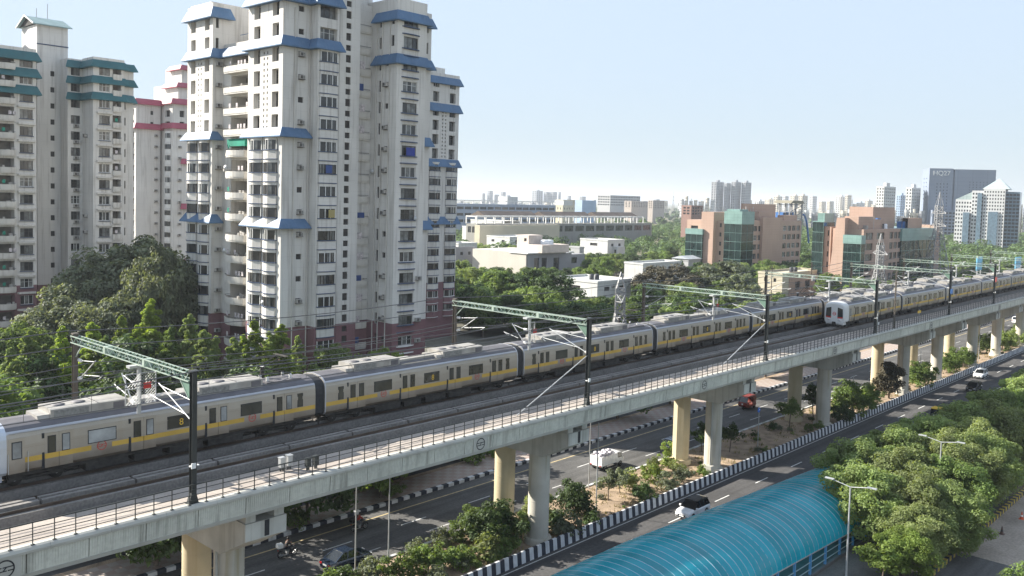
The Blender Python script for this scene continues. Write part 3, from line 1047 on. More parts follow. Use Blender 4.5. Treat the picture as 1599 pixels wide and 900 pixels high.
def mass(mb, x0, x1, y0, y1, z0, z1, opX=(), opY=(), zp=None, skip=''):
    """a block whose -X and -Y walls carry real openings (u0, u1, z0, z1, depth, back material)"""
    def mz(z): return 1 if zp is not None and z < zp else 0
    def wall(P, u0, u1, ops):
        us = sorted({u0, u1, *[o[0] for o in ops], *[o[1] for o in ops]})
        zs = sorted({z0, z1, *[o[2] for o in ops], *[o[3] for o in ops], *([zp] if zp is not None and z0 < zp < z1 else [])})
        us = [u for u in us if u0 <= u <= u1]; zs = [z for z in zs if z0 <= z <= z1]
        for za, zb in zip(zs[:-1], zs[1:]):
            zm = (za + zb) / 2
            run = None
            row = [o for o in ops if o[2] < zm < o[3]]
            for ua, ub in zip(us[:-1], us[1:]):
                um = (ua + ub) / 2
                if any(o[0] < um < o[1] for o in row):
                    if run is not None: mb.quad(P(run, 0, za), P(ua, 0, za), P(ua, 0, zb), P(run, 0, zb), mz(zm)); run = None
                elif run is None: run = ua
            if run is not None: mb.quad(P(run, 0, za), P(u1, 0, za), P(u1, 0, zb), P(run, 0, zb), mz(zm))
        for a, b_, c, d, dp, mm in ops:
            w = mz((c + d) / 2)
            mb.quad(P(a, 0, c), P(a, dp, c), P(a, dp, d), P(a, 0, d), w); mb.quad(P(b_, 0, c), P(b_, dp, c), P(b_, dp, d), P(b_, 0, d), w)
            mb.quad(P(a, 0, c), P(b_, 0, c), P(b_, dp, c), P(a, dp, c), w); mb.quad(P(a, 0, d), P(b_, 0, d), P(b_, dp, d), P(a, dp, d), w)
            mb.quad(P(a, dp, c), P(b_, dp, c), P(b_, dp, d), P(a, dp, d), mm)
    if 'x' not in skip: wall(lambda u, d, z: (x0 + d, u, z), y0, y1, list(opX))
    if 'y' not in skip: wall(lambda u, d, z: (u, y0 + d, z), x0, x1, list(opY))
    zz = [z0] + ([zp] if zp is not None and z0 < zp < z1 else []) + [z1]
    for a, b_ in zip(zz[:-1], zz[1:]):
        mm = mz((a + b_) / 2)
        if 'X' not in skip: mb.quad((x1, y0, a), (x1, y1, a), (x1, y1, b_), (x1, y0, b_), mm)
        if 'Y' not in skip: mb.quad((x0, y1, a), (x1, y1, a), (x1, y1, b_), (x0, y1, b_), mm)
    mb.quad((x0, y0, z1), (x1, y0, z1), (x1, y1, z1), (x0, y1, z1), 0)


MESH = {}


def inst(key, fn, name, root, loc, rz=0.):
    if key not in MESH:
        MESH[key] = fn()
    o = bpy.data.objects.new(name, MESH[key])
    COL.objects.link(o)
    o.parent = root
    o.location = Vector(loc) - root.location
    o.rotation_euler = (0, 0, rz)
    return o


FX = -pi / 2                                      # turn a -Y facing part to face -X


def win_mesh(w, h, v):
    mb = MB()
    fm = 3 if v % 3 else 0
    mb.bx(-w / 2, w / 2, -.02, .05, -h / 2, -h / 2 + .07, fm); mb.bx(-w / 2, w / 2, -.02, .05, h / 2 - .07, h / 2, fm)
    n = 2 if w < 1.7 else 3
    for k in range(n + 1):
        x = -w / 2 + (w - .07) * k / n
        mb.bx(x, x + .07, -.018, .05, -h / 2 + .07, h / 2 - .07, fm)
    for k in range(n):
        x = -w / 2 + .07 + (w - .07) * k / n
        mm = (1, 2, 1, 1, 2, 1, 1, 2)[(v * 3 + k * (v + 1)) % 8]
        y = .03 if (k + v) % 2 else .012
        mb.quad((x, y, -h / 2 + .07), (x + (w - .07) / n - .07, y, -h / 2 + .07), (x + (w - .07) / n - .07, y, h / 2 - .07), (x, y, h / 2 - .07), mm)
    if v % 2:
        mb.bx(-w / 2, w / 2, -.02, .0, h * .12, h * .12 + .04, fm)
    return mb.mesh('window', [frame_w, glass_d, glass_b, frame_d])


def window(root, x, y, z, w, h, rz=0., name='window'):
    v = rnd.randrange(6)
    return inst(('w', w, h, v), lambda: win_mesh(w, h, v), name, root, (x, y, z), rz)


def bay_mesh(w, v, trim, rnd_front):
    """one storey of bay: box spandrel, sill and lintel bands, three-light window; zero is the window centre"""
    mb = MB()
    if rnd_front:
        n = 7
        pl = [(-w / 2, .0)] + [(-w / 2 + w * k / (n - 1), -.22 - .22 * sin(pi * k / (n - 1))) for k in range(n)] + [(w / 2, .0)]
    else:
        pl = [(-w / 2, .0), (-w / 2, -.22), (-.12 * w, -.72), (.08 * w, -.72), (w / 2, -.22), (w / 2, .0)]
    def off(d): return [(x * (1 + d / w * 1.6), y - (d if y < -.01 else 0)) for x, y in pl]
    mb.prism(pl, 'z', -2.0, -.82, 0); mb.prism(pl, 'z', .68, 1.2, 0)
    mb.prism(off(.09), 'z', -.82, -.70, 1); mb.prism(off(.09), 'z', -2.12, -2.0, 1)
    mb.prism([(x * .93, y + .07 if y < -.01 else y) for x, y in pl], 'z', -.70, .68, 2)
    q = [(x * .94, y + .055) for x, y in pl[1:-1]]
    for i in range(len(q)):
        if rnd_front and i % 2: continue
        mb.bx(q[i][0] - .045, q[i][0] + .045, q[i][1] - .035, q[i][1] + .06, -.70, .68, 3)
    for a, b_ in zip(q[:-1], q[1:]):
        k = int((a[0] + 3) * 7) + v
        a2, b2 = Vector((a[0], a[1] - .012, 0)), Vector((b_[0], b_[1] - .012, 0))
        mid = a2.lerp(b2, .5)
        if (k + v) % 3 == 0:
            mb.quad((a2.x, a2.y, -.66), (mid.x, mid.y, -.66), (mid.x, mid.y, .64), (a2.x, a2.y, .64), 4)
    return mb.mesh('bay_window', [(wall_m, plum_m, white_trim)[trim], [navy_trim, white_trim, white_trim][trim], glass_d, frame_w if v % 2 else frame_d, glass_b])


def bay(root, x, y, z, w, rz, trim=0, rf=False):
    v = rnd.randrange(5)
    return inst(('b', w, v, trim, rf), lambda: bay_mesh(w, v, trim, rf), 'bay_window', root, (x, y, z), rz)


def ac_mesh():
    mb = MB()
    mb.bx(-.42, .42, -.55, 0, -.28, .28, 0); mb.bx(-.36, .0, -.57, -.55, -.22, .22, 1); mb.bx(.05, .36, -.57, -.55, -.22, .22, 2)
    mb.bx(-.5, .5, -.5, 0, -.36, -.30, 1)
    return mb.mesh('air_conditioner', [ac_m, frame_d, unit_d])


def ac(root, x, y, z, rz=0.):
    return inst('ac', ac_mesh, 'air_conditioner', root, (x, y, z), rz)


def balcony_mesh(w, d, v, curved):
    """parapet and floor of one balcony with the things kept on it; zero is the middle of the floor edge at the wall"""
    mb = MB()
    if curved:
        n = 9
        f = [(-w / 2 + w * k / (n - 1), -d * (.55 + .45 * sin(pi * k / (n - 1)))) for k in range(n)]
    else:
        f = [(-w / 2, -d), (w / 2, -d)]
    pl = [(-w / 2, 0)] + f + [(w / 2, 0)]
    mb.prism(pl, 'z', -.22, 0, 0)
    for a, b_ in zip(pl[:-1], pl[1:]):
        mb.bar((a[0], a[1], .42), (b_[0], b_[1], .42), .12, .84, 0)
        mb.bar((a[0], a[1], 1.05), (b_[0], b_[1], 1.05), .05, .05, 1)
    k = -w / 2 + .4
    r = random.Random(v)
    while k < w / 2 - .3:
        t = r.random()
        if t < .35: mb.bx(k, k + .5, -d * .5, -d * .5 + .02, 1.0, 1.7, 2 + r.randrange(3))
        elif t < .6: mb.bx(k, k + .6, .3, .7, 0, r.uniform(.8, 1.5), 5)
        elif t < .7: mb.bx(k, k + .3, -d + .1, -d + .35, .84, 1.2, 5)
        k += r.uniform(.5, 1.1)
    return mb.mesh('balcony', [balc_m, frame_d, cloth_w, cloth_b if v % 4 == 0 else cloth_w, cloth_g if v % 3 == 0 else cloth_w, ac_m])


def balcony(root, x, y, z, w, d, rz=0., curved=False):
    v = rnd.randrange(7)
    return inst(('bal', w, d, v, curved), lambda: balcony_mesh(w, d, v, curved), 'balcony', root, (x, y, z), rz)


def slit(root, x, y, z, w, h, rz=0.):
    def f():
        mb = MB(); mb.bx(-w / 2, w / 2, -.03, .1, -h / 2, h / 2, 0); mb.bx(-w / 2 + .05, w / 2 - .05, -.035, .1, -h / 2 + .05, h / 2 - .05, 1)
        return mb.mesh('stair_window', [frame_d, glass_d])
    return inst(('s', w, h), f, 'stair_window', root, (x, y, z), rz)


def eave(root, pts, z0, z1, d, m, inset=.12, name='eave'):
    d *= .8
    """sloping skirt roof along a chain of wall corners (walked with the wall on the left)"""
    P = [Vector((p[0], p[1])) for p in pts]
    nrm = []
    for a, b_ in zip(P[:-1], P[1:]):
        t = (b_ - a).normalized(); nrm.append(Vector((t.y, -t.x)))
    outs = []
    for i, p in enumerate(P):
        n1 = nrm[max(i - 1, 0)]; n2 = nrm[min(i, len(nrm) - 1)]
        mi = (n1 + n2); mi = mi / max(.25, mi.dot(n1)) if mi.length > .1 else n1
        tx = Vector((0, 0))
        if i == 0: tx = -(P[1] - P[0]).normalized() * d * .8
        if i == len(P) - 1: tx = (P[-1] - P[-2]).normalized() * d * .8
        outs.append((p + mi * d + tx, p + mi * inset + tx * .15, p + mi * (d - .25) + tx * .8))
    mb = MB()
    for i in range(len(P) - 1):
        o0, t0, u0 = outs[i]; o1, t1, u1 = outs[i + 1]
        mb.quad((*o0, z0), (*o1, z0), (*t1, z1), (*t0, z1), 0)
        mb.quad((*o0, z0 - .16), (*o1, z0 - .16), (*o1, z0), (*o0, z0), 1)
        mb.quad((*o0, z0 - .16), (*o1, z0 - .16), (*P[i + 1], z0 - .16), (*P[i], z0 - .16), 1)
        mb.quad((*t0, z1), (*t1, z1), (*P[i + 1], z1), (*P[i], z1), 0)
    for i in (0, len(P) - 1):
        o, t, u = outs[i]
        mb.add([(*o, z0 - .16), (*o, z0), (*t, z1), (*P[i], z1), (*P[i], z0 - .16)], [(0, 1, 2, 3, 4)], 0)
    return mb.build(name, [m, m], root, True)


def drainpipe(root, x, y, z0, z1):
    MB().tube((x, y, z0), (x, y, z1), .09, n=6).build('drainpipe', balc_m, root, True)


# ---- the big tower with blue eaves
zc = lambda k: 9.5 + 3.225 * k
TOP = 59.9
ZP = 12.3
T = thing('apartment_tower', 'tall cream apartment tower with blue eaves nearest the railway', 'apartment tower', (80, 120, 0), 0, 'cream apartment towers of one estate')
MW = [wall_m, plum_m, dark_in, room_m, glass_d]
mb = MB()
opA, opB, opR = [], [], []
for k in range(10, 16):
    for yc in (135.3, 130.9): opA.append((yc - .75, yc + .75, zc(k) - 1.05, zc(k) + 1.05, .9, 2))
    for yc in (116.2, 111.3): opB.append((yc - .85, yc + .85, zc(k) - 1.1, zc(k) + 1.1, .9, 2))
for j in range(14):
    z = 40.9 + j * .82
    for yc in (133.6, 132.7): opA.append((yc - .15, yc + .15, z, z + .36, .35, 2))
    for yc in (114.25, 113.35): opB.append((yc - .17, yc + .17, z, z + .38, .35, 2))
for k in range(-1, 14):
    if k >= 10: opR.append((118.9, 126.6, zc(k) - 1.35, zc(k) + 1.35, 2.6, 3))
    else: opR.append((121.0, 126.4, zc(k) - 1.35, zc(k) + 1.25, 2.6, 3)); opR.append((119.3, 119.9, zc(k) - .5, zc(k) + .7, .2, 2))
sA = [(70.1, 70.6, zc(k) - .8, zc(k) + .9, .3, 2) for k in (14, 15)]
mass(mb, 69.6, 88, 129.1, 137.2, 0, TOP + 1.0, opA, sA, ZP)
mass(mb, 71.4, 88, 118.6, 129.1, 0, 53.6, opR, (), ZP, 'yYX')
mass(mb, 76.5, 88, 118.6, 129.1, 53.6, 58.6, (), (), None, 'yYX')
bY = [(72.15, 73.05, zc(k) - .3, zc(k) + .5, .25, 2) for k in range(-1, 16)]
mass(mb, 69.6, 88, 109.4, 118.6, 0, TOP + .6, opB, bY, ZP)
oBY = []
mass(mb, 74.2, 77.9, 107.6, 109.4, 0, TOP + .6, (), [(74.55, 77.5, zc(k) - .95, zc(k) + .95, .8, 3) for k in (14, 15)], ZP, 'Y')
mass(mb, 78.4, 82.1, 108.2, 119, 0, 66, (), [(79.55, 80.45, zc(k) - .55 + a, zc(k) + .55 + a - b_, .2, 2) for k in range(-1, 17) for a, b_ in ((.35, 0), (-1.15, .25))], ZP)
opL = []
for k in range(-1, 16): opL.append((82.3, 85.0, zc(k) - 1.45, zc(k) + 1.4, 2.4, 2))  # dark back tone paints in the shade of the recess
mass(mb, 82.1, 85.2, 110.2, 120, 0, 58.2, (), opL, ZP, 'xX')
oX = [(107.0, 107.5, zc(k) - .8, zc(k) + .9, .2, 2) for k in range(-1, 16)] + [(105.2, 106.0, zc(k) - .2, zc(k) + .6, .25, 2) for k in range(-1, 14)] + [(104.0, 104.7, zc(k) - .6, zc(k) + 1.0, .2, 4) for k in (14, 15)]
oY = [(86.45, 89.25, zc(k) - (.78 if k < 14 else .95), zc(k) + (.78 if k < 14 else .95), .35, 2) for k in range(-1, 16)]
mass(mb, 85.2, 91.0, 103.3, 120, 0, TOP + 1.2, oX, oY, ZP)
mass(mb, 91.0, 93.1, 104.6, 120, 0, TOP + .2, (), [(91.9, 92.5, zc(k) - .8, zc(k) + .9, .3, 2) for k in (14, 15)], ZP, 'x')
# penthouses and stair heads above the eaves
mass(mb, 72, 86, 109.4 + 1, 118.0, TOP + .6, 66, (), ())
mb.bx(69.8, 75, 130, 136.6, TOP + 1.0, TOP + 1.3, 0)
mb.build('wall', MW, T, True)
for k in range(-1, 16):
    z = zc(k)
    if k >= 10:
        for yc in (135.3, 130.9): window(T, 70.35, yc, z - .1, 1.5, 1.9, FX)
        for yc in (116.2, 111.3): window(T, 70.35, yc, z - .1, 1.7, 2.0, FX)
    else:
        for yc in (135.25, 131.4): bay(T, 69.6, yc, z, 3.1, FX)
        for yc in (116.05, 112.15): bay(T, 69.6, yc, z, 3.4, FX)
    bay(T, 76.05, 107.6, z, 3.0, 0, 0 if k > 0 else 1, True) if k < 14 else window(T, 76.05, 108.2, z + .05, 2.9, 1.85)
    window(T, 87.85, 103.5, z, 2.8, 1.56) if k < 14 else window(T, 87.85, 103.5, z, 2.8, 1.9)
    for dz in (-.84, -1.9):
        mb = MB(); mb.prism([(86.1, 103.3), (86.4, 103.02), (87.85, 102.86), (89.3, 103.02), (89.6, 103.3)], 'z', z + dz - .07, z + dz + .07)
        mb.build('sill_band', navy_trim if k > 0 else white_trim, T, True)
    if k < 14:
        if rnd.random() < .75: ac(T, 72.6, 109.45, z + .1)
        if rnd.random() < .75: ac(T, 85.25, 105.6, z + .2, FX)
        if rnd.random() < .9: ac(T, 70.6, 129.15, z + .1)
        if k >= 10: balcony(T, 71.4, 122.75, z - 1.45, 7.6, 1.3, FX)
        else: balcony(T, 71.4, 123.7, z - 1.4, 5.4, 1.7, FX, True)
    balcony(T, 83.6, 110.2, z - 1.5, 2.6, 1.0)
EB = [(69.6, 137.2), (69.6, 129.1)]
cB = [(69.6, 118.6), (69.6, 109.4), (74.2, 109.4), (74.2, 107.6), (77.9, 107.6)]
eave(T, EB + [(72.4, 129.1)], 58.7, 60.3, 1.0, blue_eave)
eave(T, cB, 58.8, 60.4, 1.0, blue_eave)
eave(T, EB + [(71.0, 129.1), (71.0, 118.6), (69.6, 118.6), (69.6, 109.4), (74.2, 109.4), (74.2, 107.6), (77.9, 107.6)], 52.5, 53.9, 1.0, blue_eave)
for z in (39.75, 26.75):
    eave(T, EB + [(70.4, 129.1)], z, z + 1.25, 1.15, blue_eave)
    eave(T, [(69.6, 118.6), (69.6, 109.4), (73.4, 109.4)], z, z + 1.25, 1.15, blue_eave)
for z0, z1 in ((57.9, 59.3), (51.5, 52.9)):
    eave(T, [(85.2, 108.2), (85.2, 103.3), (91.0, 103.3), (91.0, 104.6), (93.1, 104.6)], z0, z1, .9, blue_eave)
eave(T, [(82.3, 110.2), (85.0, 110.2)], 58.0, 59.2, .6, blue_eave)
for z in (39.6, 26.6):
    eave(T, [(90.9, 104.6), (93.1, 104.6)], z, z + 1.3, .9, blue_eave)
for x, y in ((71.5, 109.3), (85.1, 104.9), (85.1, 108.0)):
    drainpipe(T, x, y, 0, 58)
MB().bx(71.5, 72, 118.8, 129, 53.9, 54.6).build('terrace_parapet', balc_m, T, True)   # terrace and its awning between the two halves
MB().prism([(72.5, 55.9), (74.6, 56.6), (74.6, 56.7), (72.5, 56.0)], 'y', 121, 126).build('awning', blue_eave, T, True)
mb = MB(); mb.bx(70.6, 71.2, 121.1, 126.3, zc(9) + .1, zc(9) + 1.2); mb.build('green_sunblind', cloth_g, T, True)
def dish(root, x, y, z, rz=0):
    def f():
        mb = MB(); mb.lathe([(.05, 0), (.3, .06), (.45, .2)], (0, 0, 0), 14, 0, axis='y'); mb.tube((0, .25, -.4), (0, 0, 0), .03)
        return mb.mesh('satellite_dish', galv)
    return inst('dish', f, 'satellite_dish', root, (x, y, z), rz)
for k, yv, mm_ in ((8, 76.0, cloth_b), (6, 76.6, mat('yellow_curtain', (.34, .28, .12), .9))):   # odd curtains and washing hung out
    MB().bx(yv - .6, yv + .5, 106.95, 107.0, zc(k) - .6, zc(k) + .55).build('curtain', mm_, T, True)
MB().bx(87.2, 88.9, 103.1, 103.16, zc(9) - .7, zc(9) + .5).build('sunblind', mat('blue_tarpaulin', (.03, .05, .25), .8), T, True)
for k in range(0, 15):
    if rnd.random() < .7: MB().bx(82.7, 82.7 + rnd.uniform(.5, 1.4), 109.1, 109.14, zc(k) - .7, zc(k) + rnd.uniform(.1, .5)).build('washing', cloth_w if k % 3 else cloth_b, T, True)
    if k < 14 and rnd.random() < .5: ac(T, 79.0, 108.2, zc(k) - .2) if False else ac(T, 90.1, 103.3, zc(k) - .1)
for x, y in ((73.9, 109.3), (78.15, 108.1), (85.1, 106.7), (91.05, 104.5)):
    drainpipe(T, x, y, 0, 58)
dish(T, 89.4, 103.0, zc(6) - .6, .4); dish(T, 70.3, 126.6, zc(8), FX); dish(T, 70.2, 126.6, zc(4), FX); dish(T, 69.3, 113.8, zc(2) - .4, FX); dish(T, 84.8, 108.6, zc(8), FX)

# ---- the tower behind it
T2 = thing('apartment_tower', 'cream apartment tower with blue eaves peeping out behind the right edge of the big one', 'apartment tower', (138, 156, 0), 0, 'cream apartment towers of one estate')
mb = MB()
zf = lambda k: 9.9 + 3.13 * k
ops = []
for k in range(10, 16):
    for xc in (131.9, 136.9): ops.append((xc - .9, xc + .9, zf(k) - 1.1, zf(k) + 1.1, .8, 2))
for j in range(13):
    for xc in (134.0, 134.9): ops.append((xc - .17, xc + .17, 40.4 + j * .82, 40.4 + j * .82 + .38, .35, 2))
mass(mb, 120, 138.9, 146.2, 162, 0, 58.9, (), ops, 12.5)
mass(mb, 121, 136, 148, 160, 58.9, 60.4)
mb.build('wall', MW, T2, True)
for k in range(-1, 16):
    for xc in (131.9, 136.9):
        window(T2, xc, 146.9, zf(k), 1.8, 2.0) if k >= 10 else bay(T2, xc, 146.2, zf(k), 3.2, 0, 0 if k > 0 else 1)
for z0, z1 in ((56.7, 58.2), (50.6, 52.3), (38.4, 40.0), (25.6, 27.2)):
    eave(T2, [(120, 146.2), (138.9, 146.2), (138.9, 152)], z0, z1, .9, blue_eave)

# ---- left tower with teal eaves
T3 = thing('apartment_tower', 'cream apartment tower with dark teal eaves and gabled stair heads at the left edge', 'apartment tower', (66, 185, 0), 0, 'cream apartment towers of one estate')
zl = lambda k: 47.75 - 3.08 * (14 - k)
mb = MB()
o1, o2, o3, o4, o5 = [], [], [], [], []
for k in range(0, 17):
    z = zl(k)
    o1.append((67.0, 68.7, z - .85, z + .75, .3, 2))
    o2.append((72.75, 74.35, z - 1.2, z + 1.0, 1.6, 3))
    o3.append((56.7, 58.9, z - .85, z + .8, .3, 2)); o3.append((53.3, 55.8, z - 1.3, z + 1.1, 2.0, 3)); o3.append((48.5, 51.5, z - 1.3, z + 1.1, 2.0, 3))
    o4.append((64.6, 65.35, z - 1.1, z - .1, .2, 2))
    o5.append((75.3, 75.75, z - .7, z + .8, .25, 2))
    o2.append((70.2, 72.2, z - .85, z + .8, .3, 2))
mass(mb, 66.4, 77, 178.4, 195, 0, 56.2, (), o1, 13.0)
mass(mb, 69.1, 75.0, 173.2, 178.4, 0, 56.4, (), o2, 13.0, 'Y')
mass(mb, 75.0, 77.3, 174.4, 178.4, 0, 54.8, (), [o for o in o5 if o[3] < 49], 13.0, 'Yx')
mass(mb, 44, 59.5, 174.5, 195, 0, 56.5, (), o3, 13.5)
mass(mb, 62.2, 67.8, 182.0, 190, 0, 62.4, (), o4, 12.6)
mass(mb, 52, 57.5, 192, 200, 50, 62.2)
mass(mb, 44, 62.2, 183, 195, 0, 57.5)
mb.build('wall', MW, T3, True)
for k in range(0, 17):
    z = zl(k)
    window(T3, 67.85, 178.62, z - .05, 1.7, 1.6)
    window(T3, 71.2, 173.4, z, 2.0, 1.65)
    window(T3, 57.8, 174.7, z, 2.2, 1.65)
    if k < 15:
        if rnd.random() < .8: ac(T3, 67.9, 178.4, z - 1.2)
        if rnd.random() < .6: ac(T3, 69.05, 176.2, z, FX)
        MB().prism([(69.6, 173.2), (69.8, 172.75), (72.5, 172.6), (72.7, 173.2)], 'z', z - 1.95, z - 1.6, 0).build('window_hood', balc_m, T3, True)
        MB().prism([(56.2, 174.5), (56.4, 174.0), (59.1, 174.0), (59.4, 174.5)], 'z', z - 1.95, z - 1.6, 0).build('window_hood', balc_m, T3, True)
        MB().bx(70.1, 72.3, 172.95, 173.2, z - .98, z - .87).build('sill', navy_trim, T3, True); MB().bx(56.6, 59.0, 174.25, 174.5, z - .98, z - .87).build('sill', navy_trim, T3, True)
    balcony(T3, 73.55, 173.2, z - 1.25, 1.6, .35)
    balcony(T3, 54.55, 174.5, z - 1.35, 2.6, .9, 0, True); balcony(T3, 50.0, 174.5, z - 1.35, 3.1, .9, 0, True)
for z0, z1 in ((54.6, 55.9), (51.6, 52.9), (48.5, 49.8)):
    eave(T3, [(66.4, 178.4), (69.1, 178.4), (69.1, 173.2), (75.0, 173.2), (75.0, 174.4), (77.3, 174.4)] if z0 > 49 else [(66.4, 178.4), (69.1, 178.4), (69.1, 173.2), (75.0, 173.2), (77.2, 174.3), (77.5, 176)], z0, z1, .95, teal_eave)
    eave(T3, [(44, 174.5), (59.5, 174.5), (59.5, 178)], z0 - .2, z1, .95, teal_eave)
mb = MB()
def gable(mb, x0, x1, y0, y1, z0, h):
    ym = (y0 + y1) / 2
    mb.quad((x0, y0, z0), (x1, y0, z0), (x1, ym, z0 + h), (x0, ym, z0 + h), 0); mb.quad((x0, y1, z0), (x1, y1, z0), (x1, ym, z0 + h), (x0, ym, z0 + h), 0)
    mb.add([(x0 + .5, y0 + .4, z0), (x0 + .5, y1 - .4, z0), (x0 + .5, ym, z0 + h - .3)], [(0, 1, 2)], 1); mb.add([(x1 - .5, y0 + .4, z0), (x1 - .5, y1 - .4, z0), (x1 - .5, ym, z0 + h - .3)], [(0, 1, 2)], 1)
    mb.quad((x0, y0, z0 - .2), (x1, y0, z0 - .2), (x1, y0, z0), (x0, y0, z0), 0)
    mb.bar((x0, y0, z0 - .05), (x0, ym, z0 + h), .12, .25, 2); mb.bar((x0, y1, z0 - .05), (x0, ym, z0 + h), .12, .25, 2)
gable(mb, 61.3, 68.4, 181.3, 190.7, 62.4, 1.9)
mb.build('gabled_roof', [teal_roof, dark_in, white_trim], T3, True); mb = MB()
gable(mb, 51.2, 58.4, 191.3, 200.7, 62.2, 1.9)
mb.build('gabled_roof', [teal_roof, dark_in, white_trim], T3, True)
mb = MB(); mb.bx(62.1, 67.9, 181.9, 182, 58.6, 58.8); mb.build('string_course', navy_trim, T3, True)
for x, y, z in ((65.5, 186, 67.2), (63.5, 186, 66), (54, 196, 66)): MB().tube((x, y, 64), (x, y, z), .05, n=5).build('lightning_rod', wire_m, T3, True)

# ---- red-eaved tower between them
T4 = thing('apartment_tower', 'cream apartment tower with crimson eaves seen in the gap between the teal and blue ones', 'apartment tower', (118, 255, 0), 0, 'cream apartment towers of one estate')
mb = MB()
zr_ = lambda k: 9.5 + 3.1 * k
mass(mb, 109.3, 116.3, 245, 262, 0, 56.4, [(246.2, 248.2, zr_(k) - .8, zr_(k) + .8, .3, 2) for k in range(0, 16)], [(113.4, 114.2, zr_(k) - .5, zr_(k) + .6, .2, 2) for k in range(13, 15)], 12)
mass(mb, 116.9, 130, 239, 258, 0, 56.6, [(240.6, 243.4, zr_(k) - .9, zr_(k) + .9, .5, 2) for k in (13, 14)], [(119, 120.4, zr_(k) - .9, zr_(k) + .9, .5, 2) for k in (13, 14)], 12)
mass(mb, 119.5, 130, 241, 256, 56.6, 61.5)
mass(mb, 121.5, 128, 243, 253, 61.5, 66.5)
mb.build('wall', MW, T4, True)
for k in range(-1, 13):
    bay(T4, 109.3, 248.0, zr_(k), 3.0, FX, 2); bay(T4, 116.9, 241.5, zr_(k), 3.4, FX, 2)
    ac(T4, 115.0, 245, zr_(k)); ac(T4, 119.0, 239, zr_(k))
for z0, z1 in ((55.2, 56.7), (48.4, 49.9)):
    eave(T4, [(109.3, 253), (109.3, 245), (116.3, 245)], z0, z1, 1.1, red_eave)
    eave(T4, [(116.9, 246), (116.9, 239), (130, 239)], z0 + .4, z1 + .4, 1.1, red_eave)
eave(T4, [(119.5, 249), (119.5, 241), (130, 241)], 60.6, 61.9, 1.2, red_eave)
eave(T4, [(121.5, 250), (121.5, 243), (128, 243)], 65.9, 67.2, 1.2, red_eave)
for z in (39.0, 26.3):
    eave(T4, [(119.6, 238.9), (130, 238.9)], z, z + 1.4, 1.2, red_eave)
# ------------------------------------------------------------------ trees and shrubs
L_bright = leafmat('fresh_green_leaves', (.19, .26, .088), (.275, .345, .14), .5)
L_mid = leafmat('mid_green_leaves', (.115, .18, .052), (.18, .25, .08), .48)
L_dark = leafmat('dark_green_leaves', (.052, .092, .03), (.09, .14, .05))
L_grey = leafmat('grey_green_leaves', (.12, .148, .098), (.205, .235, .16), .4)
L_olive = leafmat('olive_yellow_leaves', (.19, .24, .09), (.28, .325, .145), .5)
L_brown = leafmat('brown_seedpod_leaves', (.055, .048, .032), (.095, .085, .05), .15)
L_yel = leafmat('yellow_green_leaves', (.155, .23, .045), (.225, .30, .07), .45)
L_pop = leafmat('sunny_yellow_green_leaves', (.20, .285, .045), (.28, .36, .075), .52)
L_far = leafmat('distant_green_leaves', (.065, .11, .038), (.11, .165, .06), .3)
flower_m = mat('white_blossom', (.75, .75, .72), .7, var=.05)


def leaf(mb, p, nrm, s, r, m=0):
    a = Vector((r.uniform(-1, 1), r.uniform(-1, 1), r.uniform(-1, 1)))
    u = nrm.cross(a)
    if u.length < .05: return
    u.normalize(); w = nrm.cross(u).normalized()
    L, W = s * r.uniform(.75, 1.3), s * r.uniform(.45, .7)
    b = nrm * (s * .18)
    mb.add([p - u * L, p + w * W + b * .3, p + u * L - b, p - w * W + b * .3], [(0, 1, 2, 3)], m)


def crown(seed, R, z0, z1, nc, per, s, cr=.34, shape='round', lobes=None, flow=0.):
    r = random.Random(seed)
    mb = MB()
    cen = []
    H = z1 - z0
    tries = 0
    while len(cen) < nc and tries < nc * 40:
        tries += 1
        a, e = r.uniform(0, 2 * pi), r.uniform(-.75, 1)
        k = r.random() ** .45 * .86
        if shape == 'cone':
            t = r.random() ** 1.15
            rad = R * (1 - t) ** .6 * (.35 + .65 * min(1, t * 6 + .25)) * r.uniform(.25, 1)
            c = Vector((cos(a) * rad, sin(a) * rad, z0 + t * H * .97))
        elif shape == 'umbrella':
            t = r.random() ** .5
            c = Vector((cos(a) * R * t, sin(a) * R * t, z0 + H * (1 - .65 * t * t) * r.uniform(.45, 1)))
        else:
            q = sqrt(max(0, 1 - e * e))
            wob = 1 + .22 * sin(a * 3 + seed) + .12 * sin(a * 5 + seed * 2)
            c = Vector((cos(a) * q * R * k * wob, sin(a) * q * R * k * wob, z0 + H * (.42 + .56 * e * k)))
        cen.append(c)
    for c in cen:
        rc = R * cr * r.uniform(.6, 1.25)
        if shape == 'cone': rc *= 1.2 - .95 * (c.z - z0) / H
        for _ in range(int(per * r.uniform(.6, 1.3))):
            d = Vector((r.gauss(0, 1), r.gauss(0, 1), r.gauss(.25, 1)))
            if d.length < .01: continue
            d.normalize()
            p = c + Vector((d.x * rc, d.y * rc, d.z * rc * .7)) * (r.random() ** .35)
            n = (d * .6 + Vector((r.uniform(-.7, .7), r.uniform(-.7, .7), r.uniform(.1, 1)))).normalized()
            leaf(mb, p, n, s, r, 1 if r.random() < flow else 0)
    return mb, cen


def trunk_mb(seed, h, r0, cen, lean=0.):
    r = random.Random(seed + 99)
    mb = MB()
    top = Vector((r.uniform(-.2, .2) + lean, r.uniform(-.2, .2), h))
    mb.tube((0, 0, -.2), top * .5, r0, r0 * .8, n=8); mb.tube(top * .5, top, r0 * .8, r0 * .62, n=8)
    for c in r.sample(cen, min(7, len(cen))):
        m_ = top.lerp(c, .5) + Vector((0, 0, .15 * (c - top).length))
        mb.tube(top, m_, r0 * .45, r0 * .28, n=6); mb.tube(m_, c, r0 * .28, r0 * .1, n=5)
    return mb


PROTO = {}


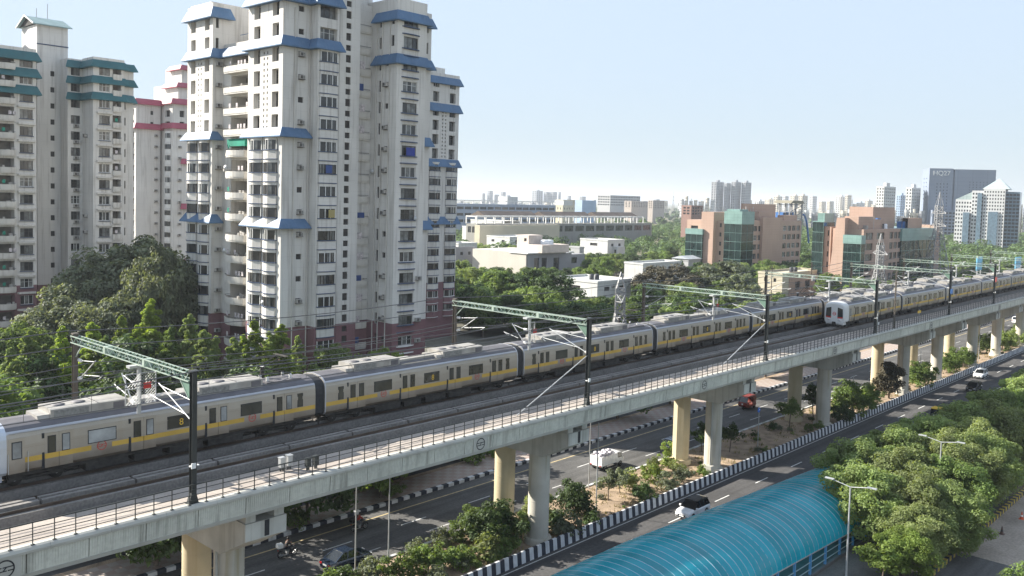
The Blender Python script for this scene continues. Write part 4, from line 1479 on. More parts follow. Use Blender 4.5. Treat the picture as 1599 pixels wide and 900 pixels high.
def proto(key, seed, R, z0, z1, nc, per, s, r0, **kw):
    fl = kw.get('flow', 0)
    mb, cen = crown(seed, R, z0, z1, nc, per, s, **kw)
    PROTO[key] = (mb.mesh('crown', [bark]), trunk_mb(seed, z0 + (z1 - z0) * .22, r0, cen).mesh('trunk', bark), z1, {})


def tree(key, leafm, loc, h, label, group=None, rz=None, kind='tree', wide=1., cat=None, mat2=None):
    cm, tm, H, cache = PROTO[key]
    if leafm.name not in cache:
        c2 = cm.copy(); c2.materials.clear(); c2.materials.append(leafm); c2.materials.append(mat2 or leafm)
        cache[leafm.name] = c2
    t = thing(kind, label, cat or kind.replace('_', ' '), loc, rnd.uniform(0, 6.28) if rz is None else rz, group)
    k = h / H
    for nm, me in (('trunk', tm), ('crown', cache[leafm.name])):
        o = bpy.data.objects.new(nm, me); COL.objects.link(o); o.parent = t
        o.scale = (k * wide, k * wide, k)
    return t


proto('big0', 1, 5.8, 1.2, 8.6, 115, 330, .165, .22, cr=.235)
proto('big1', 2, 5.6, 1.0, 9.2, 115, 330, .165, .24, cr=.245)
proto('pop0', 3, 3.5, .6, 16, 150, 95, .21, .2, shape='cone', cr=.27)
proto('pop1', 4, 3.8, .6, 15, 150, 95, .21, .2, shape='cone', cr=.26)
proto('dome', 5, 12.5, 2, 24, 210, 200, .42, .5, cr=.19)
proto('mid0', 6, 5.4, 1.5, 10.5, 80, 110, .33, .25, cr=.27)
proto('mid1', 7, 5.8, 1.5, 10.0, 80, 110, .33, .25, cr=.25)
proto('mid2', 8, 4.6, 1.5, 11.5, 70, 110, .33, .25, cr=.30)
proto('flat', 9, 6.2, 3.4, 9.5, 60, 80, .30, .25, shape='umbrella', cr=.2)
proto('bush0', 10, 1.25, .05, 1.9, 26, 40, .115, .05, cr=.34)
proto('bush1', 12, 1.35, .05, 1.7, 28, 40, .12, .05, cr=.30)
proto('bushd', 13, 2.9, .1, 4.6, 60, 75, .17, .12, cr=.25)
proto('small', 14, 1.9, 1.3, 4.6, 32, 55, .16, .08, cr=.30)
proto('flower', 15, 1.5, .1, 2.6, 34, 50, .11, .06, cr=.3, flow=.12)

# big fresh green trees filling the lower right, between the near road and the plaza
NR = [(84.5, 31.5, 7.4, 'at the end of the blue canopy, leftmost of the roadside mass'), (86.5, 27.5, 7.2, 'just behind the twin-armed lamp nearest the canopy'), (93.5, 35.5, 7.4, 'overhanging the road edge beside the canopy end'),
      (91.5, 29.8, 8.0, 'in the middle of the roadside mass'), (100, 33.4, 7.8, 'beside the farther twin-armed lamp'), (100.5, 28, 8.2, 'above the start of the black and yellow kerb'), (110, 33.2, 7.6, 'beside the half hidden three-wheeler'),
      (110, 29, 8.4, 'along the black and yellow kerb, behind its bright low bush'), (120, 32, 8.0, 'left of the half hidden black car'), (121, 28.5, 8.8, 'at the right picture edge above the orange cone'),
      (131, 31.6, 8.0, 'just right of the half hidden black car'), (133, 28, 9, 'at the right picture edge, second row'), (143, 31, 8.2, 'near the right picture edge, below the white car'), (146, 28, 9.4, 'at the right edge, third row'),
      (156, 31, 8.2, 'right of the white car on the near road'), (168, 31, 8.2, 'far along the near road, tallest at the right edge'), (160, 27, 9.6, 'at the right edge, behind the third row'), (182, 31, 8.4, 'far along the road beyond the white car'), (198, 31, 8.4, 'farthest of the roadside mass')]
for i, (x, y, h, lab) in enumerate(NR):
    tree('big%d' % (i % 2), (L_bright, L_olive, L_bright, L_mid)[i % 4] if i not in (3, 7) else L_olive, (x, y, 0), h, 'leafy roadside tree ' + lab, 'big trees beside the near road')
tree('big1', L_olive, (82, 25.4, 0), 5.6, 'lower olive green tree in front of the roadside mass at the bottom edge', 'big trees beside the near road')
tree('big0', L_bright, (88.5, 25.2, 0), 6.4, 'low branching tree leaning over the start of the black and yellow kerb', 'big trees beside the near road')
tree('big1', L_mid, (95, 27.0, 0), 7.4, 'leafy tree behind the dark traffic cone, second from the kerb start', 'big trees beside the near road')
tree('big0', L_bright, (106, 26.8, 0), 7.6, 'leafy tree overhanging the black and yellow kerb by the orange cone', 'big trees beside the near road')
tree('big1', L_yel, (78, 25.3, 0), 4.6, 'low bright green tree at the bottom edge right of the nearest lamp', 'big trees beside the near road')
tree('big0', L_bright, (85.5, 24.6, 0), 5.0, 'low tree overhanging the near end of the black and yellow kerb', 'big trees beside the near road')
tree('small', L_yel, (75.5, 26.2, 0), 4.0, 'bright feathery young tree at the foot of the nearest lamp', wide=1.3)
tree('bush0', L_yel, (98.5, 25.2, 0), 1.5, 'bright green low bush beside the black and yellow kerb', kind='shrub', wide=1.3)
tree('flower', L_mid, (82.6, 17.2, 0), 2.7, 'white flowering shrub in the lower right corner', kind='shrub', mat2=flower_m, wide=1.1)

# row of tall narrow trees just behind the train
POP = [((16, 540), 14, 1), ((47, 512), 15, 1), ((97, 506), 15, 2), ((143, 500), 14.5, 2), ((190, 490), 15, 2), ((237, 463), 17, 2), ((268, 505), 14, 0), ((297, 487), 15.5, 1), ((337, 522), 13, 1), ((364, 524), 13, 1), ((397, 496), 15, 2), ((440, 503), 14.5, 2), ((70, 535), 13, 1), ((165, 520), 13, 1), ((214, 505), 14, 2), ((318, 512), 14, 1), ((380, 520), 13, 2), ((420, 515), 13, 1), ((465, 522), 12, 1)]
PW_ = ['partly cut by the left edge', 'second from the left edge', 'behind the far mast of the nearest portal', 'above the nearest portal', 'pale one above the nearest portal', 'tallest and brightest of the row', 'short dark one right of the tallest',
       'in front of the blue tower left corner', 'shorter of the two below the blue tower balconies', 'below the rounded balconies', 'bushy one below the blue tower bays', 'last of the row before the plum base', 'lower one filling a gap near the left edge', 'lower one behind the nearest boom', 'pale one left of the tallest', 'beside the one at the blue tower corner', 'between the rounded balconies and the bays', 'lower one under the blue tower bays', 'smallest, at the right end of the row']
for i, ((px, py), h, c_) in enumerate(POP):
    p = at(px, py, h); p.z = 0
    tree('pop%d' % (i % 2), (L_mid, L_bright, L_pop)[c_], p, h, 'narrow upright green tree behind the train, ' + PW_[i], 'row of narrow trees behind the train')
for px, py, h, lab in ((520, 534, 10.5, 'light green young tree against the plum tower base'), (580, 546, 9.5, 'left of two pale bushy trees above the train roof'), (604, 540, 10, 'right of two pale bushy trees above the train roof')):
    p = at(px, py, h); p.z = 0
    tree('mid%d' % (px % 3), L_yel if px > 550 else L_bright, p, h, lab, wide=.62)
# filler garden trees between the railway and the towers
GT = [(34, 76, 10), (42, 80, 11), (28, 84, 12), (50, 84, 11), (57, 78, 10), (38, 92, 12), (64, 83, 10), (70, 78, 9), (76, 84, 9.5), (84, 80, 9), (92, 84, 9), (56, 94, 12), (46, 100, 12), (30, 102, 12), (66, 93, 10), (100, 82, 9.5), (108, 86, 10), (38, 112, 13), (50, 114, 13), (20, 92, 12), (14, 104, 12), (26, 118, 13)]
for i, (x, y, h) in enumerate(GT):
    tree('mid%d' % (i % 3), (L_dark, L_mid, L_dark)[i % 3], (x, y, 0), h, 'dark green garden tree in the shade between the railway and the towers', 'dark garden trees between the railway and the towers')
# the great grey-green dome between the towers
for px, py, dep, w, lab in ((226, 353, 158, .98, 'huge grey-green domed tree between the teal and blue towers'), (148, 384, 152, .9, 'left shoulder of foliage, a domed grey-green tree before the teal tower'), (247, 362, 139, .5, 'domed grey-green tree close to the blue tower left corner'),
                           (100, 452, 138, 1.05, 'low spreading grey-green tree in front of the plum base of the teal tower'), (195, 440, 136, .9, 'lower front part of the domed foliage, a grey-green tree above the nearest portal'), (30, 492, 128, 1.0, 'dark round tree under the teal tower at the left edge')):
    q = far(px, py, dep); h = q.z; q.z = 0
    tree('dome', L_grey if px > 60 else L_mid, q, h, lab, wide=w)

# footpath trees beyond the far road
for i, (x, y, h, lab) in enumerate([(33.3, 70.6, 9.5, 'dark street tree on the footpath left of the nearest visible pier'), (47.9, 70.0, 8.5, 'slim street tree with a bush at its foot above the motorcycles'), (57.5, 71.0, 9.5, 'street tree throwing shade over the red rider'), (63, 74.2, 9, 'street tree behind the shaded footpath'),
                                (104, 74.5, 9, 'dark street tree glimpsed under the viaduct behind the blue sign'), (118, 74.6, 9, 'dark street tree under the viaduct beyond the red three-wheeler'), (134, 74.5, 9, 'dark street tree under the viaduct behind the brown median tree'), (150, 74.6, 9, 'dark street tree far along the footpath'), (170, 74.5, 9, 'farthest street tree along the footpath')]):
    tree('mid%d' % (i % 3), L_dark if i != 2 else L_mid, (x, y, .2), h, lab, 'street trees along the footpath')
for x, y, h, lab in ((46.6, 70.2, 2.0, 'leafy bush at the foot of the slim street tree'), (58.6, 70.5, 1.8, 'low bush below the street tree by the red rider'), (73, 73.2, 2.2, 'grey bush in front of the parked silver car'), (76.5, 73.4, 1.6, 'second bush before the parked silver car'), (80.5, 74, 1.9, 'yellowish tall grass clump beside the parked silver car'), (83.5, 74, 1.9, 'yellowish tall grass clump behind the back column')):
    tree('bush1', L_olive if 'yellow' in lab else L_mid, (x, y, .2), h, lab, kind='shrub')

# planted median: (photo foot of the plant, height, leaf, shape, label)
MED = [((768, 850), 4.7, L_dark, 'bushd', 'biggest round dark shrub on the median, in front of the back column'), ((740, 838), 3.2, L_mid, 'bushd', 'green shrub leaning on the left of the biggest round shrub'),
       ((651, 868), 1.9, L_grey, 'bush0', 'grey-green shrub overhanging the thin white kerb'), ((690, 856), 1.8, L_grey, 'bush1', 'grey-green shrub next right along the thin white kerb'), ((712, 848), 1.9, L_mid, 'bush0', 'green shrub touching the white kerb below the big round one'),
       ((668, 893), 2.6, L_mid, 'bush0', 'tall oleander-like shrub near the lower edge, left of the bare sand'), ((640, 900), 2.2, L_mid, 'bush1', 'shrub at the lower edge right of the lamp pole'), ((690, 888), 2.3, L_mid, 'bush1', 'shrub right beside the tall oleander-like one'),
       ((722, 885), 2.2, L_mid, 'bush0', 'lone shrub on bare sand with a thin base'), ((757, 872), 2.4, L_olive, 'bush1', 'olive shrub in front of the biggest round one'), ((785, 862), 2.6, L_mid, 'bush0', 'leafy shrub left of the front column base'),
       ((815, 848), 3.2, L_mid, 'small', 'thin-stemmed small tree against the front column'), ((838, 800), 2.4, L_olive, 'bush0', 'pale shrub between the two columns'), ((605, 908), 2.2, L_mid, 'bush0', 'shrub in front of the dark sedan'),
       ((576, 906), 2.0, L_grey, 'bush1', 'shrub half covering the dark sedan side'), ((545, 912), 1.8, L_dark, 'bush0', 'dark shrub at the lower edge left of the sedan'), ((513, 916), 1.6, L_mid, 'bush1', 'shrub cut by the lower edge'),
       ((898, 806), 4.0, L_dark, 'bushd', 'wide dark shrub right of the front column'), ((884, 836), 2.6, L_grey, 'bush0', 'silvery shrub below the wide dark one'), ((868, 828), 2.0, L_dark, 'bush1', 'dark low shrub right against the front column'),
       ((922, 822), 1.5, L_dark, 'bush1', 'small dark shrub at the foot of the sign pole'), ((950, 782), 3.6, L_grey, 'small', 'staked grey-green sapling behind the sign pole'), ((968, 770), 3.0, L_grey, 'small', 'grey sapling beside the staked one'),
       ((1005, 786), 2.2, L_dark, 'bush1', 'round dark shrub right behind the striped barrier'), ((985, 762), 2.6, L_olive, 'bush0', 'olive shrub amid the sandy bed'), ((1016, 752), 2.0, L_yel, 'bush1', 'pale yellow-green shrub amid the sandy bed'),
       ((1040, 766), 2.3, L_grey, 'bush0', 'grey shrub close to the barrier before the drain pipe pier'), ((1066, 752), 1.8, L_grey, 'bush1', 'grey shrub by the barrier left of the drain pipe pier'), ((1022, 738), 1.8, L_olive, 'bush1', 'olive shrub near the white kerb before the back column'),
       ((1040, 728), 1.9, L_yel, 'bush0', 'yellow-green shrub left of the back column with flat faces'), ((1050, 714), 2.4, L_yel, 'flower', 'pale frangipani shrub next to the grey car'), ((1098, 745), 1.4, L_mid, 'bush1', 'low shrub at the foot of the drain pipe'), ((1058, 738), 1.5, L_olive, 'bush1', 'low olive shrub in front of the back column'),
       ((1096, 706), 4.2, L_dark, 'small', 'dark small tree between the two columns of the drain pipe pier'), ((1139, 706), 4.2, L_dark, 'small', 'dark small tree just right of the drain pipe pier'), ((1205, 672), 1.3, L_dark, 'bush1', 'low dark shrub on the dry median beyond the blue sign'), ((1178, 682), 1.0, L_dark, 'bush0', 'smallest dark shrub left of the blue sign pole'),
       ((1232, 668), 4.8, L_mid, 'small', 'slender small tree before the paired columns, left one'), ((1270, 652), 5.6, L_dark, 'small', 'dark small tree between the paired columns'), ((1262, 674), 1.2, L_mid, 'bush1', 'spreading low weed by the barrier'), ((1195, 706), .9, L_mid, 'bush0', 'tiny shrub right of the blue sign pole foot'),
       ((1332, 648), 6.0, L_mid, 'bushd', 'large leafy green tree-like shrub right of the paired columns'), ((1316, 660), 3.2, L_dark, 'bushd', 'dark shrub below the large leafy one'), ((1352, 632), 3.6, L_mid, 'bushd', 'green shrub right of the large leafy one'), ((1388, 622), 6.6, L_brown, 'mid2', 'brown median tree beside the half hidden pier'),
       ((1412, 612), 1.7, L_grey, 'bush0', 'grey shrub at the half hidden pier foot'), ((1436, 604), 5.2, L_mid, 'bushd', 'broad green shrub left of the slim lamp pole'), ((1452, 592), 3.2, L_dark, 'bushd', 'dark shrub behind the slim lamp pole'), ((1483, 582), 4.4, L_mid, 'bushd', 'green shrub between the far piers'), ((1502, 572), 4.6, L_mid, 'bushd', 'green shrub beside the sandy gap'),
       ((1540, 552), 5.2, L_mid, 'bushd', 'green shrub by the bend of the barrier'), ((1565, 546), 5.0, L_bright, 'bushd', 'bright long shrub before the small white van'), ((1585, 540), 5.0, L_bright, 'bushd', 'bright shrub at the right edge below the white van'), ((1600, 534), 5.0, L_mid, 'bushd', 'shrub cut by the right edge on the median')]
gb = MB()                                          # dry grass of the bed
gr_ = random.Random(4)
for _ in range(520):
    cx_, cy_ = gr_.uniform(34, 235), gr_.uniform(50.9, 58.0)
    for _k in range(gr_.randrange(6, 16)):
        x, y, h_ = cx_ + gr_.gauss(0, .28), cy_ + gr_.gauss(0, .22), gr_.uniform(.12, .42)
        a_ = gr_.uniform(0, 6.28); dx_, dy_ = .05 * cos(a_), .05 * sin(a_)
        gb.add([(x - dx_, y - dy_, .255), (x + dx_, y + dy_, .255), (x + gr_.gauss(0, .08), y + gr_.gauss(0, .08), .26 + h_)], [(0, 1, 2)])
stuff(tag(gb.build('grass', leafmat('dry_grass_blades', (.15, .14, .05), (.28, .23, .11), .3)), 'dry grass tufts scattered over the sandy median', 'grass'))
rs_ = random.Random(21)
for k in range(64):                               # scattered small growth on the bare bed
    x = rs_.uniform(38, 66) if k < 16 else rs_.uniform(118, 235) if k < 38 else rs_.uniform(66, 150)
    tree(('bush0', 'bush1')[k % 2], (L_mid, L_grey, L_olive, L_dark)[k % 4], (x, rs_.uniform(51.2, 57.6), .26), rs_.uniform(.5, 1.5) if k < 38 else rs_.uniform(.3, .8), 'small low shrub, one of many scattered over the planted median', 'scattered low shrubs on the median', kind='shrub', wide=1.2)
for (px, py), h, lm, key, lab in MED:
    p = at(px, py, .26)
    tree(key, lm, p, h, lab, kind='shrub' if key[:4] in ('bush', 'flow') else 'small_tree', mat2=flower_m if key == 'flower' else None)

# marked trees of the middle distance: (crown top in the photo, height, leaf, form, width, label)
MT = [((775, 418), 12, L_mid, 'mid0', 1.1, 'fresh green tree in front of the long beige house'), ((833, 414), 13, L_dark, 'mid2', 1.4, 'big dark tree in front of the grey shaded side of the beige house'), ((868, 425), 12, L_dark, 'mid1', 1.2, 'dark tree before the small white house with tanks'),
      ((722, 404), 11, L_bright, 'mid0', .9, 'bright tree right of the tower behind the big one'), ((735, 445), 11, L_dark, 'mid1', 1.1, 'dark tree filling the gap beside the tower base'), ((905, 470), 10, L_dark, 'mid1', 1.3, 'dark low tree left of the small lattice pylon'), ((940, 480), 9, L_mid, 'mid0', 1.2, 'green tree behind the third metro car'),
      ((1045, 415), 12.5, L_brown, 'flat', 1.35, 'brown spreading tree with seed pods behind the third portal'), ((1135, 406), 14.5, L_grey, 'mid1', 1.25, 'large grey-green tree right of the brown one'), ((1075, 466), 10, L_yel, 'mid0', .75, 'bright yellow-green tree behind the third portal'), ((1160, 425), 12, L_grey, 'mid0', 1., 'grey-green tree touching the cream house'),
      ((1010, 440), 11, L_dark, 'mid2', 1.1, 'dark tree behind the small lattice pylon'), ((1215, 455), 8, L_mid, 'mid1', .7, 'small bush-like tree before the cream house'), ((990, 470), 9, L_mid, 'mid2', .9, 'green tree right of the small lattice pylon'), ((800, 455), 10, L_dark, 'mid0', 1.2, 'shaded tree behind the second portal'), ((845, 470), 9, L_dark, 'mid2', 1.2, 'shaded tree above the third car roof'),
      ((1295, 425), 10, L_mid, 'mid1', .9, 'green tree right of the pink-faced small house'), ((1340, 430), 10, L_mid, 'mid0', .9, 'green tree below the slanted pink corner'), ((1265, 405), 11, L_dark, 'mid1', .9, 'dark tree standing between the two pink office blocks'), ((1405, 420), 10, L_mid, 'mid2', .8, 'green tree behind the front lattice pylon')]
for (px, py), h, lm, key, w, lab in MT:
    p = at(px, py, h); p.z = 0
    tree(key, lm, p, h, lab, wide=w)
# ------------------------------------------------------------------ houses, offices and skyline
KEEP = []                                         # footprints the wood must leave free
pink_m = mat('pink_sandstone_cladding', (.42, .29, .225), .8, var=.12, scale=.08, streak=.15, joints=(1.6, 1.1, .03, .22))
teal_g = mat('teal_curtain_panel', (.19, .30, .275), .3, var=.15, scale=.3, joints=(1.6, 1.3, .05, .3))
green_g = glassmat('dark_green_curtain_glass', (.014, .03, .028), .08, .7, .25)
white_w = mat('white_washed_wall', (.54, .54, .52), .85, var=.1, scale=.15, streak=.35)
beige_w = mat('beige_plaster_wall', (.48, .45, .395), .85, var=.06, scale=.15, streak=.1)
grey_w = mat('grey_plaster_wall', (.25, .25, .26), .85, var=.1, scale=.2)  # on the beige house's side this grey stands in for shade
cream_w = mat('cream_plaster_wall', (.50, .45, .34), .85, var=.08, scale=.2, streak=.15)
blue_w = mat('pale_blue_cladding', (.34, .44, .58), .7, var=.08, scale=.1, joints=(6, 4, .1, .12))
conc_far = mat('distant_concrete', (.40, .40, .40), .85, var=.08, scale=.05)
tank_m = mat('black_water_tank', (.04, .042, .05), .5)
tank_w = mat('white_water_tank', (.72, .73, .74), .5)
roof_d = mat('brown_sheet_roof', (.10, .075, .06), .8, var=.3, scale=.2)
bg_blue = mat('blue_painted_steel', (.05, .15, .38), .5, var=.2)
hq_m = mat('grey_blue_panel_cladding', (.20, .235, .30), .5, var=.05, scale=.03, joints=(5, 4, .12, .15))
CM = lambda m, g=None, r=None: [m, m, g or glass_d, r or conc_far, teal_g]


def grid(u0, u1, z0, z1, n, nz, fw=.6, fh=.55, d=.3, m=2):
    o = []
    for i in range(n):
        for j in range(nz):
            a = u0 + (u1 - u0) * (i + .5) / n; c_ = z0 + (z1 - z0) * (j + .5) / nz
            w, h = (u1 - u0) / n * fw / 2, (z1 - z0) / nz * fh / 2
            o.append((a - w, a + w, c_ - h, c_ + h, d, m))
    return o


def house(name, label, cat, loc, group=None):
    return thing(name, label, cat, loc, 0, group)


def tanks(root, x, y, z, n=2, m=tank_m, r=.75):
    for i in range(n):
        mb = MB(); mb.lathe([(r, 0), (r, 1.5), (r * .8, 1.7), (r * .25, 1.8)], (x + i * 1.9, y - i * .6, z), 14)
        mb.build('water_tank', m, root, True)


# beige house with long blank wall
c0 = far(822, 440, 330)
X_, Y_ = c0.x, c0.y
ye = onX(738, 400, X_).y; xe = onY(885, 400, Y_).x
h_ = house('house', 'long beige flat-roofed house with blank wall and grey shaded side', 'house', (X_, Y_, 0))
KEEP.append((X_ - 2, xe + 14, Y_ - 2, ye + 2))
zt = onX(815, 395, X_).z
mb = MB(); mass(mb, X_, xe, Y_ + .5, ye, 0, zt); mb.build('wall', [beige_w, beige_w, glass_d, grey_w], h_, True)
mb = MB(); mass(mb, X_ + .6, xe + 3, Y_, Y_ + .5, 0, zt - .6, (), [(xe - 8, xe - 4.5, zt - 7, zt - 2.2, .4, 2), (xe - 15, xe - 12, zt - 7, zt - 2, .4, 2), (X_ + 4, X_ + 7, zt - 7.5, zt - 2, .4, 2)]); mass(mb, xe + 3, xe + 14, Y_ + 2, Y_ + 12, 0, zt - 1.4, (), [(xe + 4, xe + 9, zt - 5, zt - 2.6, .4, 2)]); mb.build('shaded_facade', [grey_w, grey_w, glass_d, grey_w], h_, True)  # the grey wall colour carries the shade of this side
mb = MB(); mb.bx(X_ - .4, xe + 3.6, Y_ - .6, Y_ + 9, zt - .3, zt + .1); mb.build('roof_slab', white_trim, h_, True)
p = onX(807, 390, X_ + 6); q = onX(825, 390, X_ + 6)
mb = MB(); mass(mb, X_ + 6, X_ + 14, q.y, p.y, zt, zt + 6.4, [(q.y + 1, q.y + 2.4, zt + 4, zt + 5.2, .3, 2)]); mass(mb, X_ + 6, X_ + 22, q.y - 7, q.y, zt, zt + 3.0); mb.build('stair_head', [mat('pinkish_plaster', (.56, .48, .42), .85), beige_w, dark_in], h_, True)
tanks(h_, X_ + 12, q.y - 3, zt + 3.0, 2, tank_w, 1.7)

# small white house with two black tanks, behind the third car
def white_house(lab, pxl, pxc, pxr, ytop, depth, h, tank=0, wall=None, wins=2, name='house'):
    c0 = far(pxc, ytop, depth)
    zt = c0.z
    X_, Y_ = c0.x, c0.y
    ye = onX(pxl, ytop, X_).y; xe = onY(pxr, ytop, Y_).x
    hs = house(name, lab, 'house', (X_, Y_, 0))
    KEEP.append((X_ - 3, xe + 2, Y_ - 2, ye + 2))
    w = wall or white_w
    opx = grid(Y_ + 1, ye - 1, zt - 3.2, zt - .6, wins, 1, .3, .5) if wins else ()
    opy = grid(X_ + 1, xe - 1, zt - 3.2, zt - .6, max(2, wins), 1, .35, .5)
    mb = MB(); mass(mb, X_, xe, Y_, ye, 0, zt, opx, opy); mb.build('wall', [w, w, dark_in], hs, True)
    mb = MB()
    for a, b_, c_, d_ in ((X_ - .15, X_ + .15, Y_ - .15, ye + .15), (X_ + .15, xe + .15, Y_ - .15, Y_ + .15), (X_ + .15, xe + .15, ye - .15, ye + .15), (xe - .15, xe + .15, Y_ + .15, ye - .15)):
        mb.bx(a, b_, c_, d_, zt + .003, zt + .7)
    mb.build('roof_parapet', w, hs, True)
    if tank: tanks(hs, X_ + (xe - X_) * .5, Y_ + (ye - Y_) * .5, zt, tank)
    return hs, X_, Y_, xe, ye, zt


hs, a, b_, c_, d_, z_ = white_house('small white house with two black roof tanks above the third metro car', 862, 933, 985, 443, 262, 8, 2, wins=1)
ac(hs, a + (c_ - a) * .45, b_, z_ - 1.2)
white_house('white house wall half hidden by the brown spreading tree', 975, 1004, 1064, 414, 335, 9, 0, wins=0)
hs, a, b_, c_, d_, z_ = white_house('white bungalow with a dark recess on the rise, left of the green wood', 906, 949, 975, 377, 420, 9, 0, wins=1)
mb = MB(); mass(mb, a + 4, a + 10, b_ - 3, b_, 0, z_ - 2.6, [(b_ - 2.2, b_ - 1, z_ - 6, z_ - 4, .3, 2)]); mb.build('porch', [white_w, white_w, dark_in], hs, True)
white_house('pale grey low house beside the white bungalow', 884, 905, 912, 388, 410, 8, 0, wins=0, wall=conc_far)
hs, a, b_, c_, d_, z_ = white_house('cream house with a pink shaded side and two roof tanks before the wood', 1184, 1222, 1284, 430, 296, 9, 2, wall=cream_w, wins=2)
mb = MB(); mass(mb, a + 5, c_ - .3, b_ - .4, b_ - .003, 0, z_ - 1.0, (), grid(a + 7, c_ - 1, z_ - 6.2, z_ - 2, 3, 1, .5, .7)); mb.build('pink_side_wall', [pink_m, pink_m, glass_d], hs, True)
white_house('white house with stacked terraces, upper left of the beige house', 722, 762, 800, 357, 520, 12, 1, wins=3)
white_house('white house below the long blue-grey office', 735, 788, 812, 347, 560, 12, 0, wins=4)
white_house('white house cut by the tower edge, left of the beige one', 690, 716, 745, 382, 400, 11, 0, wins=1)
white_house('grey-fronted house between the tower edge and the beige house', 708, 712, 742, 389, 350, 9, 0, wall=grey_w, wins=0)
white_house('low white house with a dark canopy behind the beige roof', 760, 796, 840, 372, 470, 9, 0, wins=2)
hs, a, b_, c_, d_, z_ = white_house('flat house with a metal sheet roof behind the brown tree', 1050, 1075, 1110, 408, 372, 8, 0, wall=conc_far, wins=0)
mb = MB(); mb.prism([(b_ - .5, z_ + .8), (d_ + .5, z_ + .8), ((b_ + d_) / 2, z_ + 2)], 'x', a - .5, c_ + .5); mb.build('sheet_roof', mat('silver_sheet_roof', (.55, .58, .62), .4, metal=.3), hs, True)

# long office blocks of the middle distance
def office(name, label, px0, px1, ytop, ybot, depth, m, nx, nz, g=None, fw=.75, fh=.45, cat='office block', dd=30, split=.3):
    a = far(px0 + (px1 - px0) * split, ytop, depth)
    dd = max(8., onX(px0, ytop, a.x).y - a.y)
    px0 += (px1 - px0) * split
    xe = onY(px1, ytop, a.y).x
    zt, X_, Y_ = a.z, a.x, a.y
    zb = max(0., onY(px0, ybot, a.y).z)
    o = house(name, label, cat, (X_, Y_, 0))
    KEEP.append((X_ - 3, xe + 3, Y_ - 3, Y_ + dd))
    mb = MB()
    mass(mb, X_, xe, Y_, Y_ + dd, 0, zt, grid(Y_ + 1, Y_ + dd - 1, zb, zt - .8, max(2, int(nx * dd / max(10, xe - X_))), nz, fw, fh), grid(X_ + 1, xe - 1, zb, zt - .8, nx, nz, fw, fh))
    mb.build('wall', CM(m, g), o, True)
    return o, X_, xe, Y_, zt


o, xa, xb, ya, z_ = office('office_building', 'long blue-grey office with ribbon windows right of the blue towers', 690, 868, 318, 350, 640, mat('blue_grey_cladding', (.30, .34, .41), .7, var=.06), 14, 3, fw=.86, fh=.42, split=.12)
mb = MB()
k = xa
while k < xb:
    mb.bx(k, k + .5, ya + .3, ya + .8, z_, z_ + 2.2); k += 9
mb.bx(xa, xb, ya + .2, ya + .9, z_ + 2.2, z_ + 2.7); mb.build('roof_frame', white_trim, o, True)
mb = MB(); mass(mb, xa + 60, xa + 72, ya + 5, ya + 15, z_, z_ + 6); mb.build('stair_head', [white_w, white_w], o, True)
mb = MB(); mass(mb, xa + 130, xa + 142, ya + 6, ya + 16, z_, z_ + 4); mb.build('stair_head', [white_w, white_w], o, True)
o, xa, xb, ya, z_ = office('market_building', 'old grey building with white roof frames and a brown roof in the middle distance', 728, 1018, 350, 366, 500, mat('stained_grey_concrete', (.26, .255, .235), .9, var=.15, scale=.05, streak=.4), 16, 1, fw=.8, fh=.7, split=.06)
mb = MB()
k = xa
while k < xb - 8:
    mb.bar((k, ya + .5, z_), (k, ya + .5, z_ + 4.2), .5); mb.bar((k, ya + 9, z_), (k, ya + 9, z_ + 4.2), .5); mb.bar((k, ya + .5, z_ + 4.2), (k, ya + 9, z_ + 4.2), .5); k += 7.5
mb.bar((xa, ya + .5, z_ + 4.2), (xb - 12, ya + .5, z_ + 4.2), .7); mb.bar((xa, ya + 9, z_ + 4.2), (xb - 12, ya + 9, z_ + 4.2), .7)
mb.build('roof_frame', white_trim, o, True)
mb = MB()
for a in (20, 75, 130):
    mb.prism([(ya + 12, z_ + 3.2), (ya + 29, z_ + 3.2), (ya + 20, z_ + 7)], 'x', xa + a, xa + a + 48)
mb.build('sheet_roof', roof_d, o, True)
mb = MB(); mass(mb, xa - 2, xa + 68, ya - 4, ya - .01, 0, z_ - .6); mb.build('cream_annex', [cream_w, cream_w], o, True)
o, *_ = office('warehouse', 'pale blue and cream warehouse right of the long office', 900, 931, 313, 332, 760, blue_w, 1, 1, fw=.02, fh=.02, dd=40)
o, *_ = office('warehouse', 'cream gabled warehouse behind the pale blue one', 868, 905, 312, 330, 800, cream_w, 6, 2, fw=.3, fh=.4, dd=40)
o, *_ = office('office_building', 'broad grey office block on the skyline left of the green wood', 933, 1000, 305, 322, 1500, conc_far, 18, 4, fw=.8, fh=.5, dd=60)
o, *_ = office('office_building', 'pale pinkish office complex beside the broad grey block', 975, 1012, 314, 324, 1300, mat('pinkish_stone', (.40, .35, .31), .85), 9, 4, fw=.5, fh=.6, dd=50)
o, *_ = office('office_building', 'second wing of the pinkish office complex with a round roof', 1012, 1038, 313, 326, 1250, mat('pinkish_stone_wing', (.39, .34, .30), .85), 7, 4, fw=.5, fh=.6, dd=50)
o, *_ = office('office_building', 'small red-brown office left of the pink blocks', 1072, 1098, 321, 336, 620, mat('red_brown_brick', (.27, .17, .14), .85), 4, 3, fw=.7, fh=.6, dd=25)

# pink office blocks: a long sunlit side to the left (X = const) meets a shaded front (Y = const) at a corner
def yx(px, X): return onX(px, 380, X).y
def xy_(px, Y): return onY(px, 380, Y).x


